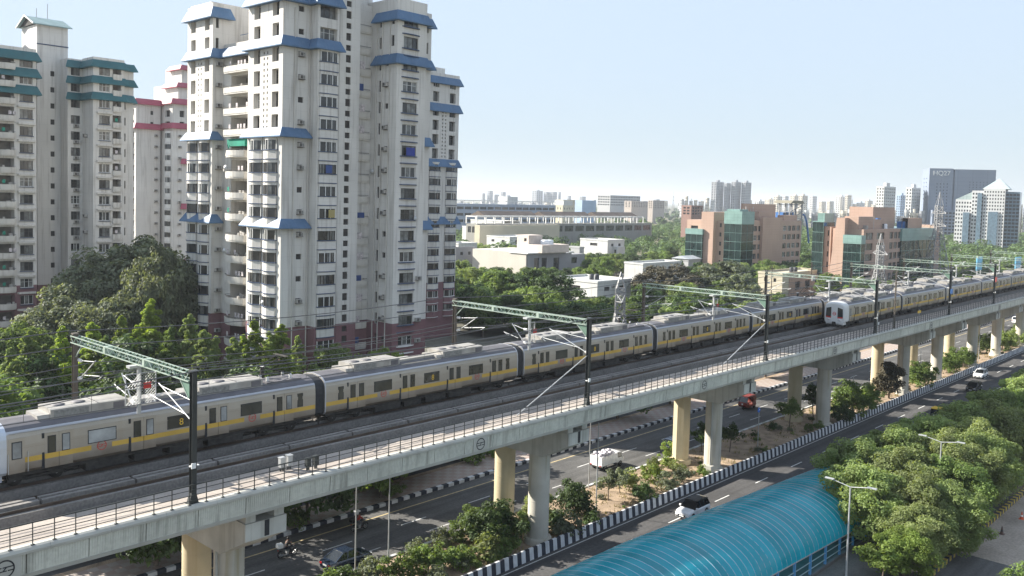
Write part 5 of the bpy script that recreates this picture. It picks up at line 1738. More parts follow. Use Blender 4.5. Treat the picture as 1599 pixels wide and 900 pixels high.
P1 = house('office_block', 'pink sandstone office block with teal glass towers, left one of the pair', 'office block', (336, 190, 0))
YA = 181.
XA = xy_(1157, YA); xb = xy_(1250, YA)
KEEP.append((XA - 5, xb + 4, YA - 4, yx(1068, XA) + 3))
zt = onY(1190, 345, YA).z
zrow = [onY(1180, 357.5 + r_ * 14.3, YA).z for r_ in range(5)]
wops = []
for g0, g1 in ((1158.5, 1190), (1221, 1249)):
    for k in range(4):
        a = xy_(g0 + (g1 - g0) * (k + .12) / 4, YA); b_ = xy_(g0 + (g1 - g0) * (k + .88) / 4, YA)
        wops += [(a, b_, z - 1.15, z + 1.15, .35, 2) for z in zrow if z > 3]
mb = MB()
mass(mb, XA, xb, YA, yx(1132, XA), 0, zt, (), wops)
mass(mb, xy_(1190, YA - 1.2), xy_(1217, YA - 1.2), YA - 1.2, YA - .003, 0, zt + 1.5)
mass(mb, xy_(1217, YA - .5), xy_(1220, YA - .5), YA - .5, YA - .003, 0, zt + 1.5)
z2 = onX(1158, 318, XA + 12).z
mass(mb, XA + 12, xy_(1207, YA + 7), YA + 7, yx(1157, XA + 12), zt, z2)
mass(mb, xy_(1183, YA + 2), xy_(1204, YA + 2), YA + 2, YA + 6.9, zt, zt + 4.0)
mass(mb, xy_(1222, YA + 2), xy_(1243, YA + 2), YA + 2, YA + 5, zt, zt + 2.4)
y1, y2, y3, y4 = yx(1130, XA), yx(1112, XA), yx(1094, XA), yx(1071, XA)
za = onX(1103, 331, XA - 2).z
mass(mb, XA - 2, XA + 16, yx(1113, XA - 2), yx(1094, XA - 2), 0, za)
slo = [(yx(1126, XA + .6), yx(1122.5, XA + .6), z + .3, z + 2.0, .4, 2) for z in zrow]
mass(mb, XA + .6, XA + 16, yx(1131, XA + .6), yx(1112, XA + .6), 0, za - 3.8, slo)
zb_ = onX(1080, 343, XA + .5).z
mass(mb, XA + .5, XA + 18, yx(1095, XA + .5), y4, 0, zb_, [(yx(1088, XA), yx(1077, XA), zb_ - 5.2, zb_ - 2.6, .5, 2)])
mb.build('wall', [pink_m, pink_m, glass_d], P1, True)
def glass_block(root, x0, x1, y0, y1, z1, nX, nY, nz, crown_h):
    mb = MB(); mass(mb, x0, x1, y0, y1, 0, z1, grid(y0, y1, 1, z1, nX, nz, .985, .965, .08, 2), grid(x0, x1, 1, z1, nY, nz, .985, .965, .08, 2)); mb.build('glass_bay', [teal_g, teal_g, green_g], root, True)
    MB().bx(x0 - .15, x1 + .15, y0 - .15, y1 + .15, z1, z1 + crown_h).build('teal_cornice', teal_g, root, True)
glass_block(P1, XA - 1.6, XA + 9, YA - .8, yx(1130, XA - 1.6), onX(1143, 350, XA - 1.6).z, 3, 2, 6, 5.4)
q = onX(1150, 327, XA)
MB().bx(XA, XA + 7, YA + 1, yx(1133, XA), q.z - 3.2, q.z).build('teal_cornice', teal_g, P1, True)
glass_block(P1, XA - 3.2, XA + 2, yx(1096, XA - 3.2), yx(1070, XA - 3.2), onX(1083, 366, XA - 3.2).z, 3, 2, 5, 2.4)
for g0, g1 in ((1158.5, 1190), (1221, 1249)):
    for k in range(4):
        a = xy_(g0 + (g1 - g0) * (k + .12) / 4, YA); b_ = xy_(g0 + (g1 - g0) * (k + .88) / 4, YA)
        for z in zrow:
            if z > 3: window(P1, (a + b_) / 2, YA + .28, z, round(b_ - a, 1), 2.3)
mb = MB()
for k in range(7): mb.bar((XA + 8 + k * 2.2, YA + 5, zt), (XA + 8 + k * 2.2, YA + 5, zt + 4 + (k % 3)), .18); 
mb.bar((XA + 8, YA + 5, zt + 2), (XA + 21.2, YA + 5, zt + 2), .15); mb.build('roof_antennas', galv, P1, True)

P2 = house('office_block', 'pink sandstone office block with slanted corner and dark glass wing, right one of the pair', 'office block', (340, 125, 0))
YB = 118.
XB = xy_(1348, YB); xe2 = xy_(1457, YB)
KEEP.append((XB - 8, xe2 + 8, YB - 4, yx(1266, XB) + 3))
zt = onY(1380, 358, YB).z
zrow = [onY(1390, 368 + r_ * 15.8, YB).z for r_ in range(5)]
wops = []
for g0, g1, n in ((1350, 1364, 1), (1367, 1382, 1), (1388, 1408, 3)):
    for k in range(n):
        a = xy_(g0 + (g1 - g0) * (k + .1) / n, YB); b_ = xy_(g0 + (g1 - g0) * (k + .9) / n, YB)
        wops += [(a, b_, z - 1.2, z + 1.2, .35, 2) for z in zrow if z > 3]
mb = MB()
mass(mb, XB, xy_(1409, YB), YB, yx(1300, XB), 0, zt, (), wops)
zs = onX(1306, 340, XB - 2.5).z
ya0, ya1 = yx(1318, XB - 2.5), yx(1305, XB - 2.5)
mb.prism([(ya0, 0), (yx(1293, XB - 2.5), 0), (ya1, zs), (ya0, zs)], 'x', XB - 2.5, XB + 10)
mass(mb, XB + .6, XB + 16, yx(1339, XB + .6), yx(1317, XB + .6), zt - 3, onX(1328, 338, XB + .6).z)
mass(mb, XB + 1.5, XB + 20, yx(1297, XB + 1.5), yx(1284, XB + 1.5), 0, onX(1290, 354, XB + 1.5).z, [(yx(1294, XB + 1.5), yx(1291.5, XB + 1.5), z - .4, z + 1.5, .4, 2) for z in zrow])
mass(mb, XB + 24, XB + 46, yx(1361, XB + 24), yx(1324, XB + 24), zt - 2, onX(1340, 323, XB + 24).z)
mass(mb, XB + 10, XB + 26, YB + 4, yx(1353, XB + 10), zt, onX(1365, 343, XB + 10).z)
mass(mb, XB + 48, XB + 64, YB + 4, yx(1416, XB + 48), zt, onX(1425, 341, XB + 48).z)
mass(mb, xe2 + .01, xe2 + 7, YB - .4, YB + 14, 0, onY(1458, 352, YB).z)
mb.build('wall', [pink_m, pink_m, glass_d], P2, True)
a = onY(1409, 360, YB - .6)
glass_block(P2, a.x, xe2, YB - .6, YB + 16, a.z - 4, 2, 8, 5, 4.6)
glass_block(P2, XB - 3.5, XB - .003, YB - .6, yx(1317, XB - 3.5), onX(1332, 381, XB - 3.5).z, 4, 1, 6, 3.0)
glass_block(P2, XB + .5, XB + 10, yx(1285, XB + .5), yx(1268, XB + .5), onX(1275, 347, XB + .5).z, 3, 2, 7, .3)
MB().bx(XB + 1, XB + 9, yx(1286, XB + 1), yx(1275, XB + 1), onX(1280, 347, XB + .5).z, onX(1280, 333, XB + .5).z).build('teal_cornice', teal_g, P2, True)
for g0, g1, n in ((1350, 1364, 1), (1367, 1382, 1), (1388, 1408, 3)):
    for k in range(n):
        a = xy_(g0 + (g1 - g0) * (k + .1) / n, YB); b_ = xy_(g0 + (g1 - g0) * (k + .9) / n, YB)
        for z in zrow:
            if z > 3: window(P2, (a + b_) / 2, YB + .28, z, round(b_ - a, 1), 2.4)
for k, (px, py) in enumerate(((1344, 344), (1364, 345), (1407, 350))):
    q = onY(px, py, YB + 5)
    MB().bx(q.x - 1.6, q.x + 1.6, YB + 3, YB + 6, zt, q.z + 1.0).build('blue_plant_box', bg_blue, P2, True)

rf = random.Random(6)
for root, x0, x1, y0, y1, z in ((P1, XA + 3, XA + 28, YA + 2, YA + 6, onY(1190, 345, YA).z), (P2, XB + 3, XB + 30, YB + 1, YB + 4, onY(1380, 358, YB).z)):   # rooftop clutter
    for k in range(7):
        x, y = rf.uniform(x0, x1), rf.uniform(y0, y1)
        if k % 3 == 0: tanks(root, x, y, z, 1, tank_m if k else tank_w, .7)
        elif k % 3 == 1: MB().bx(x - .8, x + .8, y - .6, y + .6, z, z + rf.uniform(.8, 1.6)).build('roof_unit', unit_m, root, True)
        else: MB().tube((x, y, z), (x, y, z + rf.uniform(2.5, 5)), .07, n=5).build('aerial', galv, root, True)

# blue slide-like steel structure between the blocks
S = thing('steel_tower', 'blue steel stair tower with a curved chute between the two pink blocks', 'tower', (onY(1255, 360, 215).x, 215, 0))
xa, xb = onY(1233, 330, 215).x, onY(1252, 330, 215).x
zt = onY(1240, 318, 215).z
mb = MB()
for x in (xa, (xa + xb) / 2, xb):
    for y in (215, 221):
        mb.bar((x, y, 0), (x, y, zt), .55)
for k in range(9):
    z = 2 + (zt - 3) * k / 8.
    mb.bx(xa, xb, 215, 221, z, z + .35); mb.bar((xa, 214.9, z), (xb, 214.9, min(zt, z + (zt - 3) / 8.)), .3)
mb.build('frame', grey_w, S, True)
mb = MB(); mb.bx(xa + 6, xb + 4, 221.5, 226, 0, zt - 5); mb.build('blue_panel', bg_blue, S, True)
mb = MB(); mb.prism([(xa - 1, zt), (xb + 1, zt), (xb - 1, zt + 1.6), (xa + 2, zt + 1.6)], 'y', 214, 224); mb.build('canopy', mat('khaki_canopy', (.22, .20, .15), .7), S, True)
mb = MB(); mb.path([(xb + 1 + 8.5 * (k / 8.) ** .75, 214.5, zt - 6 - 16 * (k / 8.) ** 1.6) for k in range(9)], .55, n=8); mb.build('chute', bg_blue, S, True)

# skyline towers
def tower(label, px0, px1, ytop, depth, m, nx, nz, cat='tower block', group=None, dd=25, fw=.5, fh=.55, name='tower_block', split=.4):
    a = far(px0 + (px1 - px0) * split, ytop, depth)       # the near corner between the sunlit and the shaded side
    b_ = onY(px1, ytop, a.y)
    dd = onX(px0, ytop, a.x).y - a.y
    o = thing(name, label, cat, (a.x, a.y, 0), 0, group)
    mb = MB()
    mass(mb, a.x, b_.x, a.y, a.y + dd, -.2, a.z, grid(a.y, a.y + dd, 3, a.z - 1, max(2, nx // 2), nz, fw, fh, .6), grid(a.x, b_.x, 3, a.z - 1, nx, nz, fw, fh, .6))
    if px1 - px0 > 12: mass(mb, a.x + (b_.x - a.x) * .3, a.x + (b_.x - a.x) * .6, a.y + dd * .2, a.y + dd * .6, a.z, a.z + 3.5)
    mb.build('wall', CM(m), o, True)
    KEEP.append((a.x, b_.x, a.y, a.y + dd))
    return o, a, b_


whit = mat('distant_white_render', (.56, .56, .55), .8, var=.04, scale=.02)
crm = mat('distant_cream_render', (.60, .55, .46), .8, var=.04, scale=.02)
gry = mat('distant_grey_render', (.33, .34, .36), .8, var=.05, scale=.02)
tower('tall white slab tower left of the grey-blue skyscraper', 1369, 1399, 291, 850, whit, 6, 16, dd=22)
tower('white slab tower between the tall white one and the grey-blue skyscraper', 1415, 1438, 293, 900, whit, 5, 15, dd=22)
tower('pale blue slab tower far behind the two white ones', 1400, 1416, 305, 1500, blue_w, 3, 12)
for k, (a, b_, y) in enumerate(((1111, 1131, 284), (1131, 1142, 286), (1142, 1158, 284), (1158, 1174, 285))):
    tower(('left', 'narrow second', 'broad third', 'right')[k] + ' tower of the hazy grey high-rise cluster above the pink block', a, b_ - .5, y, 1700, gry, 5, 22, dd=45, fw=.6, group='hazy grey high-rise cluster')
HZ = [(752, 758, 302), (761, 770, 298), (772, 780, 304), (782, 790, 300), (792, 797, 305), (831, 848, 298), (849, 860, 300), (860, 870, 300), (872, 876, 300), (886, 892, 306), (905, 915, 307)]
for k, (a, b_, y) in enumerate(HZ):
    tower('faint hazy tower on the far left skyline above the long office', a, b_, y, 3400, gry, 3, 8, dd=60, group='faint hazy towers on the far skyline')
rr = random.Random(5)
px = 1160.
k = 0
while px < 1365:
    w = rr.uniform(9, 18)
    y = rr.uniform(304, 315) if px < 1325 else rr.uniform(313, 321)
    if px > 1330: w *= .8
    tower('cream apartment block in the long hazy row above the pink office blocks', px, px + w, y, rr.uniform(1900, 2300), (crm, whit, crm)[k % 3], 3, 11, dd=30, group='hazy cream apartment blocks on the skyline')
    px += w * rr.uniform(.75, 1.3); k += 1
px = 1062.
while px < 1112:
    w = rr.uniform(5, 9); tower('cream apartment block in the hazy row left of the grey high-rise cluster', px, px + w, rr.uniform(306, 314), 1600, (whit, crm)[k % 2], 3, 7, dd=30, group='hazy blocks left of the grey cluster'); px += w * 1.25; k += 1
px = 1566.
while px < 1625:
    w = rr.uniform(6, 10); tower('cream apartment block at the right edge behind the pyramid-topped office', px, px + w, rr.uniform(316, 326), 1150, (crm, whit)[k % 2], 3, 9, dd=30, group='cream blocks at the right edge'); px += w * 1.15; k += 1
px = 1382.
while px < 1440:
    w = rr.uniform(7, 13); tower('low white housing block in front of the two white slab towers', px, px + w, rr.uniform(327, 338), 760, (whit, crm, gry)[k % 3], 4, 4, dd=20, group='low white housing before the slab towers'); px += w * 1.1; k += 1
px = 1190.
while px < 1370:
    w = rr.uniform(6, 12); tower('low pale house in the settlement below the hazy cream row', px, px + w, rr.uniform(325, 333), 1000, (whit, gry, crm)[k % 3], 3, 2, dd=15, name='house', cat='house', group='low settlement houses'); px += w * rr.uniform(1., 1.5); k += 1
px = 716.
while px < 1060:
    w = rr.uniform(6, 14); tower('small pale house on the far plain below the skyline', px, px + w, rr.uniform(311, 318), rr.uniform(1700, 2300), (whit, gry, crm)[k % 3], 3, 2, dd=15, name='house', cat='house', group='small houses on the far plain'); px += w * rr.uniform(1.1, 2.6); k += 1

# grey-blue skyscraper with letters, and the pyramid-topped office
def along(o, d, px):                              # how far from o in direction d a sight column is met
    r = ray(px, 300)
    return -(r.y * o[0] - r.x * o[1]) / (r.y * d[0] - r.x * d[1])


q = far(1452, 263, 900)
RZ = radians(-60)
o = thing('skyscraper', 'grey-blue panelled skyscraper marked HQ27 on the right skyline', 'skyscraper', (q.x, q.y, 0), RZ)
W1, W2 = along(q, (cos(RZ), sin(RZ)), 1488), along(q, (cos(RZ), sin(RZ)), 1554)
D1 = min(60., along(q, (-sin(RZ), cos(RZ)), 1439))
KEEP.append((q.x - 5, q.x + 80, q.y - 60, q.y + 30))
zt = q.z
mb = MB()
mass(mb, 0, W1 - .5, 0, D1, 0, zt, grid(6, D1 - 4, 40, zt - 8, 2, 6, .2, .3, .5), grid(6, W1 - 4, 30, zt - 14, 4, 9, .25, .4, .5))
mass(mb, W1 + 1, W2, .5, D1, 0, zt - .6, (), grid(W1 + 14, W2 - 6, 40, zt - 12, 6, 8, .2, .4, .5), None, 'x')
mb.bx(W1 - .5, W1 + 1, 2, D1 - 1, 0, zt - 2)
mass(mb, 2, W1 + 2, -12, -.01, 0, zt * .42, (), grid(3, W1 + 1, 3, zt * .42 - 1, 6, 8, .7, .5))
mb.build('wall', [hq_m, hq_m, glass_d, conc_far], o)
tm = text_mesh('HQ27', 6.4, .2); tm.transform(Matrix.Rotation(pi / 2, 4, 'X')); tm.materials.append(white_p)
t_ = bpy.data.objects.new('lettering', tm); COL.objects.link(t_); t_.parent = o; t_.location = (W1 * .5, -.3, zt - 5)

q = far(1490, 345, 690)
RZ = radians(-80)
o = thing('office_tower', 'stepped pale office tower with glass pyramid roof on the right skyline', 'office tower', (q.x, q.y, 0), RZ)
KEEP.append((q.x - 5, q.x + 40, q.y - 45, q.y + 8))
def hz_(py): return CAM_H + 690 * (323 + (1530 - 800) * .005 - py) / LENS_PX
K_ = 690 / LENS_PX / .93
x0, x1, x2, x3, x4 = 0, 21 * K_, 36 * K_, 63 * K_, 81 * K_
z1, z2, z3 = hz_(311), hz_(297), hz_(294)
mb = MB()
mass(mb, x0, x1, 3, 22, 0, z1, (), grid(x0, x1, 2, z1 - 1, 6, 12, .55, .5))
mass(mb, x1, x2, 1.5, 24, 0, z2, (), grid(x1, x2, 2, z2 - 1, 4, 15, .55, .5))
mass(mb, x2, x3, 0, 26, 0, z3, (), grid(x2, x3, 2, z3 - 1, 8, 17, .5, .5))
mb.build('wall', [whit, whit, glass_d], o)
bgl = mat('blue_grey_glass', (.13, .19, .24), .2, var=.3)
mb = MB(); mass(mb, x3, x4, 3, 24, 0, z3 - 2, (), grid(x3, x4, 2, z3 - 3, 4, 16, .8, .6)); mb.build('glass_wing', [bgl, bgl, glass_d], o)
for a, b_, z in ((x0 + 6, x1 - 1, z1 - 10), (x1 + 4, x2 - 1, z2 - 2), ((x2 + x3) / 2 - 3.5, (x2 + x3) / 2 + 3, z2 - 16)):
    MB().bx(a, b_, -1.0, 3.2, 0, z).build('glass_shaft', bgl, o)
mb = MB()
za, cx = hz_(277), (x2 + x3) / 2 + 2
cs = [(x2 - 1, 0), (x3 + 3, 0), (x3 + 3, 26), (x2 - 1, 26)]
for (ax, ay), (bx_, by) in zip(cs, cs[1:] + cs[:1]):
    mb.add([(ax, ay, z3 + .01), (bx_, by, z3 + .01), (cx, 13, za)], [(0, 1, 2)], 0)
pyr_m = mat('pale_green_roof_glass', (.36, .43, .42), .3, var=.1, joints=(2, 2, .1, .3))
mb.build('pyramid_roof', pyr_m, o)
MB().add([(x0, 3, z1), (x1, 3, z1), (x1, 3.2, z2 - 1), (x1, 14, z2 - 1), (x0, 14, z1)], [(0, 1, 2), (0, 2, 3, 4)], 0).build('sloping_roof', pyr_m, o)

# lattice pylons
def pylon(label, x, y, h, w, arms, rz=0.):
    t = thing('transmission_pylon', label, 'pylon', (x, y, 0), rz)
    mb = MB()
    n = 9
    zs = [h * .86 * (1 - (1 - k / n) ** 1.25) for k in range(n + 1)]
    def hw(z): return w / 2 * max(.16, 1 - z / (h * .80)) if z < h * .62 else w / 2 * .225
    for za, zb in zip(zs[:-1], zs[1:]):
        a, b_ = hw(za), hw(zb)
        ca = [(-a, -a, za), (a, -a, za), (a, a, za), (-a, a, za)]; cb = [(-b_, -b_, zb), (b_, -b_, zb), (b_, b_, zb), (-b_, b_, zb)]
        for i in range(4):
            j = (i + 1) % 4
            mb.bar(ca[i], cb[i], .27); mb.bar(ca[i], cb[j], .15); mb.bar(ca[j], cb[i], .15); mb.bar(cb[i], cb[j], .13)
    b_ = hw(zs[-1])
    for sx, sy in ((-1, -1), (1, -1), (1, 1), (-1, 1)):
        mb.bar((sx * b_, sy * b_, zs[-1]), (0, 0, h), .13)
    mb.build('lattice_mast', steel_lat, t)
    for z, ln in arms:
        mb = MB(); a = hw(z)
        for s in (-1, 1):
            for yy in (-a, a):
                mb.bar((s * a, yy, z), (s * ln, 0, z + .3), .12); mb.bar((s * a, yy, z + 1.3), (s * ln, 0, z + .3), .1)
            for q in (.35, .65):
                mb.bar((s * (a + (ln - a) * q), -a * (1 - q), z + .1), (s * (a + (ln - a) * q), a * (1 - q), z + .1), .07)
        mb.build('cross_arm', steel_lat, t)
        for s in (-1, 1):
            mb = MB(); insulator(mb, (s * ln, 0, z + .2), (s * ln * 1.0, .2, z - 1.3), 0); mb.build('insulator', dark_steel, t)
    return t


q = far(970, 425, 150); pylon('small lattice pylon behind the third metro car', q.x, q.y, q.z, 6.4, [(q.z - 5.0, 4.2), (q.z - 8.6, 5.0)], .7)
q = far(1376, 365, 250); pylon('front lattice pylon before the right pink block', q.x, q.y, q.z, 6.5, [(q.z - 6, 5.0), (q.z - 10, 4.2)], .75)
q2 = far(1468, 300, 345); pylon('tall lattice pylon beside the dark glass wing', q2.x, q2.y, q2.z, 9.5, [(q2.z - 8.5, 5.8), (q2.z - 13.5, 6.4), (q2.z - 18.5, 7)], .75)
for k, (px, yt, dp) in enumerate(((1052, 300, 1500), (825 + 226, 303, 1700), (1331, 305, 1400), (1080, 305, 1600))):
    if k == 1: continue
    q = far(px, yt, dp)
    pylon(('hazy pylon on the horizon right of the pinkish complex', '', 'hazy pylon among the cream skyline blocks', 'hazy pylon left of the grey high-rise cluster')[k], q.x, q.y, q.z, 9, [(q.z * .7, 6), (q.z * .82, 5)], .6)
for px, py, dep, lab in ((1268, 410, 215, 'brown utility pole with a transformer before the pink-faced small house'), (1206, 415, 240, 'thin pole beside the cream house')):
    q = far(px, py, dep)
    t = thing('utility_pole', lab, 'pole', (q.x, q.y, 0))
    mb = MB(); mb.tube((0, 0, 0), (0, 0, q.z), .16, .1); mb.bar((-.9, .6, q.z - .8), (.9, -.6, q.z - .8), .12); mb.bar((-.9, .6, q.z - 1.8), (.9, -.6, q.z - 1.8), .12); mb.build('pole', rail_m, t)
    if px > 1250: MB().lathe([(.45, q.z - 4.6), (.5, q.z - 4.4), (.5, q.z - 3.4), (.2, q.z - 3.2)], (.35, -.3, 0), 10).build('transformer', grey_w, t)
mb = MB()
q = far(1376, 365, 250)
for s in (-4.6, 4.6):
    A = Vector((q.x + s * .7, q.y + s * .7, q.z - 7.2)); B = Vector((q2.x + s * .9, q2.y + s * .9, q2.z - 10)); Cc = Vector((A.x - 120, A.y + 8, A.z - 3))
    for u, v in ((A, B), (Cc, A)):
        mb.path([u.lerp(v, k / 10.) - Vector((0, 0, 3.0 * 4 * (k / 10.) * (1 - k / 10.))) for k in range(11)], .035, n=4)
tag(mb.build('power_line', wire_m), 'thin power lines strung between the lattice pylons', 'power line')
for k, (px, py, lab) in enumerate(((1530, 412, 'light blue hoarding above the second train, left one'), (1590, 412, 'light blue hoarding at the right edge above the second train'))):
    q = far(px, py, 300)
    t = thing('hoarding', lab, 'hoarding', (q.x, q.y, 0))
    mb = MB(); mb.bx(q.x - 3, q.x + (4 if k else 3), q.y, q.y + .4, q.z - 2.2, q.z + 2.2); mb.build('board', mat('light_blue_hoarding', (.16, .42, .58), .6, var=.2, scale=.6), t, True)
    mb = MB(); mb.bar((q.x - 2, q.y + .2, 0), (q.x - 2, q.y + .2, q.z - 2.2), .3); mb.bar((q.x + 2, q.y + .2, 0), (q.x + 2, q.y + .2, q.z - 2.2), .3); mb.build('post', galv, t, True)

# ------------------------------------------------------------------ the wood: nearest trees one by one, the rest as a mass
def free(x, y, r):
    return not any(a - r < x < b_ + r and c_ - r < y < d_ + r for a, b_, c_, d_ in KEEP)


def forest_pts(d0, d1, p0, p1, step, seed):
    r = random.Random(seed)
    out = []
    d = d0
    while d < d1:
        px = p0
        while px < p1:
            q = far(px + r.uniform(-1, 1) * step / d * 600, 400, d + r.uniform(-.5, .5) * step)
            out.append((q.x, q.y)); px += step / d * LENS_PX
        d += step * (.9 + d / 900)
    return out


pts = [p for p in forest_pts(200, 440, 700, 1640, 9.2, 3) if p[1] > 88 and free(p[0], p[1], 4.5) and not (66 < p[0] < 142 and 100 < p[1] < 165)]
pts.sort(key=lambda p: hypot(p[0], p[1]))
VIS = [(888, 985, 461, 262), (975, 1062, 440, 335), (1184, 1284, 468, 296), (738, 892, 416, 330), (1064, 1252, 404, 372), (1262, 1462, 428, 330), (905, 978, 394, 420), (700, 745, 408, 350), (715, 812, 372, 520)]   # what the wood leaves in view


def cap(x, y, h):
    px, _, dep = pix(x, y, h)
    w = 5.5 * LENS_PX / dep
    for a, b_, py, d in VIS:
        if a - w < px < b_ + w and dep < d + 3:
            h = min(h, far(px, py, dep).z)
    return h


pts = [p for p in pts if cap(p[0], p[1], 9) > 3.2]
near, rest = pts[:280], pts[280:]
for i, (x, y) in enumerate(near):
    h = cap(x, y, rnd.uniform(7.5, 10.5))
    tree('mid%d' % (i % 3), (L_mid, L_dark, L_mid, L_bright, L_far)[i % 5], (x, y, 0), h, 'broadleaf tree among many in the green wood beyond the railway', 'trees of the wood beyond the railway', wide=rnd.uniform(.85, 1.15))


def mass_wood(name, pts, hr, nq, s, m, label, seed):
    r = random.Random(seed)
    mb = MB()
    for x, y in pts:
        h = r.uniform(*hr); R = h * r.uniform(.45, .62); h = cap(x, y, h)
        if h < 2: continue
        for _ in range(nq):
            d = Vector((r.gauss(0, 1), r.gauss(0, 1), r.gauss(.5, .9))).normalized()
            k = r.random() ** .3
            p = Vector((x + d.x * R * k, y + d.y * R * k, max(.4, h * .52 + d.z * h * .46 * k)))
            leaf(mb, p, (d + Vector((r.uniform(-.5, .5), r.uniform(-.5, .5), r.uniform(0, .8)))).normalized(), s, r)
    o = tag(mb.build(name, m), label, 'wood')
    return stuff(o)


pts2 = rest + [p for p in forest_pts(430, 1000, 690, 1650, 13, 4) if p[1] > 75 and free(p[0], p[1], 3)]
mass_wood('woodland', pts2, (7, 11), 110, .95, L_far, 'dense green wood receding behind the houses and pink office blocks', 8)
pts3 = [p for p in forest_pts(1000, 3300, 690, 1660, 38, 5) if p[1] > 60 and free(p[0], p[1], 2)]
mass_wood('far_woodland', pts3, (7, 12), 26, 4.2, L_far, 'hazy far wood on the plain below the skyline', 9)
# ------------------------------------------------------------------ arched blue canopy
can = thing('arched_canopy', 'long arched translucent blue canopy with white ribs over a walkway beside the near road', 'canopy', (70, 36, 0))
m, nt, out = nodes_of('blue_polycarbonate_sheet')
L = nt.links.new
b = N(nt, 'ShaderNodeBsdfPrincipled')
b.inputs['Roughness'].default_value = .22
b.inputs['Specular IOR Level'].default_value = .45
g = N(nt, 'ShaderNodeNewGeometry')
no = N(nt, 'ShaderNodeTexNoise'); no.inputs['Scale'].default_value = .5; no.inputs['Detail'].default_value = 5
L(g.outputs['Position'], no.inputs['Vector'])
c = mix(nt, (.010, .33, .45, 1), (.028, .48, .58, 1), no.outputs[0])
mr_ = N(nt, 'ShaderNodeMapRange'); mr_.inputs[3].default_value, mr_.inputs[4].default_value = .72, 1.2
L(g.outputs['Random Per Island'], mr_.inputs[0])
cc_ = N(nt, 'ShaderNodeCombineColor')
for i in range(3): L(mr_.outputs[0], cc_.inputs[i])
c = mix(nt, c, cc_.outputs[0], 1., 'MULTIPLY')
n5 = N(nt, 'ShaderNodeTexNoise'); n5.inputs['Scale'].default_value = .35; n5.inputs['Detail'].default_value = 7      # settled dust
L(g.outputs['Position'], n5.inputs['Vector'])
r6 = N(nt, 'ShaderNodeMapRange'); r6.inputs[1].default_value, r6.inputs[2].default_value, r6.inputs[4].default_value = .48, .72, .45
L(n5.outputs[0], r6.inputs[0])
c = mix(nt, c, (.20, .34, .38, 1), r6.outputs[0])
L(c, b.inputs['Base Color'])
w = N(nt, 'ShaderNodeTexWave', wave_type='BANDS', bands_direction='Z'); w.inputs['Scale'].default_value = 6
L(g.outputs['Position'], w.inputs['Vector'])
bp = N(nt, 'ShaderNodeBump'); bp.inputs['Strength'].default_value = .12; bp.inputs['Distance'].default_value = .02
L(no.outputs[0], bp.inputs['Height']); L(bp.outputs[0], b.inputs['Normal'])
tr = N(nt, 'ShaderNodeBsdfTranslucent'); tr.inputs[0].default_value = (.03, .85, .95, 1)
ms = N(nt, 'ShaderNodeMixShader'); ms.inputs[0].default_value = .52
L(b.outputs[0], ms.inputs[1]); L(tr.outputs[0], ms.inputs[2]); L(ms.outputs[0], out.inputs[0])
poly = m
CX0, CX1 = 38., 99.
YC, CA, CZ, CR = 36., 5., 2.75, 3.05
arc = [(YC - CA * cos(pi * k / 40), CZ + CR * sin(pi * k / 40)) for k in range(41)]
def sl(x): return -.043 * max(0., x - 57)         # the roof falls gently along the walk


mb = MB()
x = CX0
while x < CX1 - .1:                               # one island per sheet, lapped and a little uneven
    a, b_ = sl(x), sl(x + .87)
    n = len(arc)
    w0, w1 = rnd.uniform(-.012, .012), rnd.uniform(-.012, .012)
    mb.add([(x, y, z + a + w0) for y, z in arc] + [(x + .87, y, z + b_ + w1) for y, z in arc], [(i, i + 1, n + i + 1, n + i) for i in range(n - 1)], 0, True)
    x += .87
mb.build('roof_sheet', poly, can, True)
ribm = mat('pale_rib_aluminium', (.44, .68, .76), .35, var=.05)
x = CX0
while x < CX1:
    mb = MB()
    a = sl(x)
    for (y0, z0), (y1, z1) in zip(arc[:-1:2], arc[2::2]):
        mb.bar((x, y0, z0 + .008 + a), (x, y1, z1 + .008 + a), .028, .02)
    mb.build('rib', ribm, can, True)
    x += .87
post_m = mat('light_blue_post_paint', (.10, .28, .50), .5, var=.1)
x = 38.2
while x < CX1:
    for yy in (YC - CA + .06, YC + CA - .06):
        mb = MB(); mb.bx(x - .09, x + .09, yy - .09, yy + .09, -.05, CZ + sl(x)); mb.build('post', post_m, can, True)
    x += 3.09
for yy in (YC - CA + .06, YC + CA - .06):
    for z, r in ((CZ, .06), (.95, .03), (1.75, .03)):
        mb = MB()
        if z == CZ:
            mb.bar((CX0, yy, z), (57, yy, z), r * 2); mb.bar((57, yy, z), (CX1, yy, z + sl(CX1)), r * 2)
        else:
            mb.bar((CX0, yy, z), (CX1, yy, z + sl(CX1) * z / CZ * .6), r * 2)
        mb.build('eave_beam' if z == CZ else 'handrail', galv, can, True)
base_m = mat('dark_grey_base_wall', (.12, .12, .125), .85, var=.15)
MB().bx(CX0, CX1, YC - CA - .12, YC - CA + .12, -.05, .32).build('base_wall', base_m, can, True)
MB().bx(CX0, CX1, YC + CA - .12, YC + CA + .12, -.05, .6).build('base_wall', base_m, can, True)
mb = MB(); mb.bx(CX0, CX1, YC - CA + .12, YC + CA - .12, -.05, .09); mb.build('floor', mat('canopy_floor', (.10, .10, .10), .8, var=.2), can, True)
x = 38.29
while x < CX1 - 3:
    mb = MB(); mb.bx(x + .02, x + 2.88, YC + CA - .1, YC + CA - .06, .6, CZ - .15 + sl(x + 3)); mb.build('side_panel', glass_d, can, True)
    x += 3.09
struct(MB().bx(30, 110, 24.2, 30.85, -.1, .056).build('plaza_walk', mat('dark_paved_walk', (.115, .11, .105), .9, var=.2, scale=.6, fine=.2)))

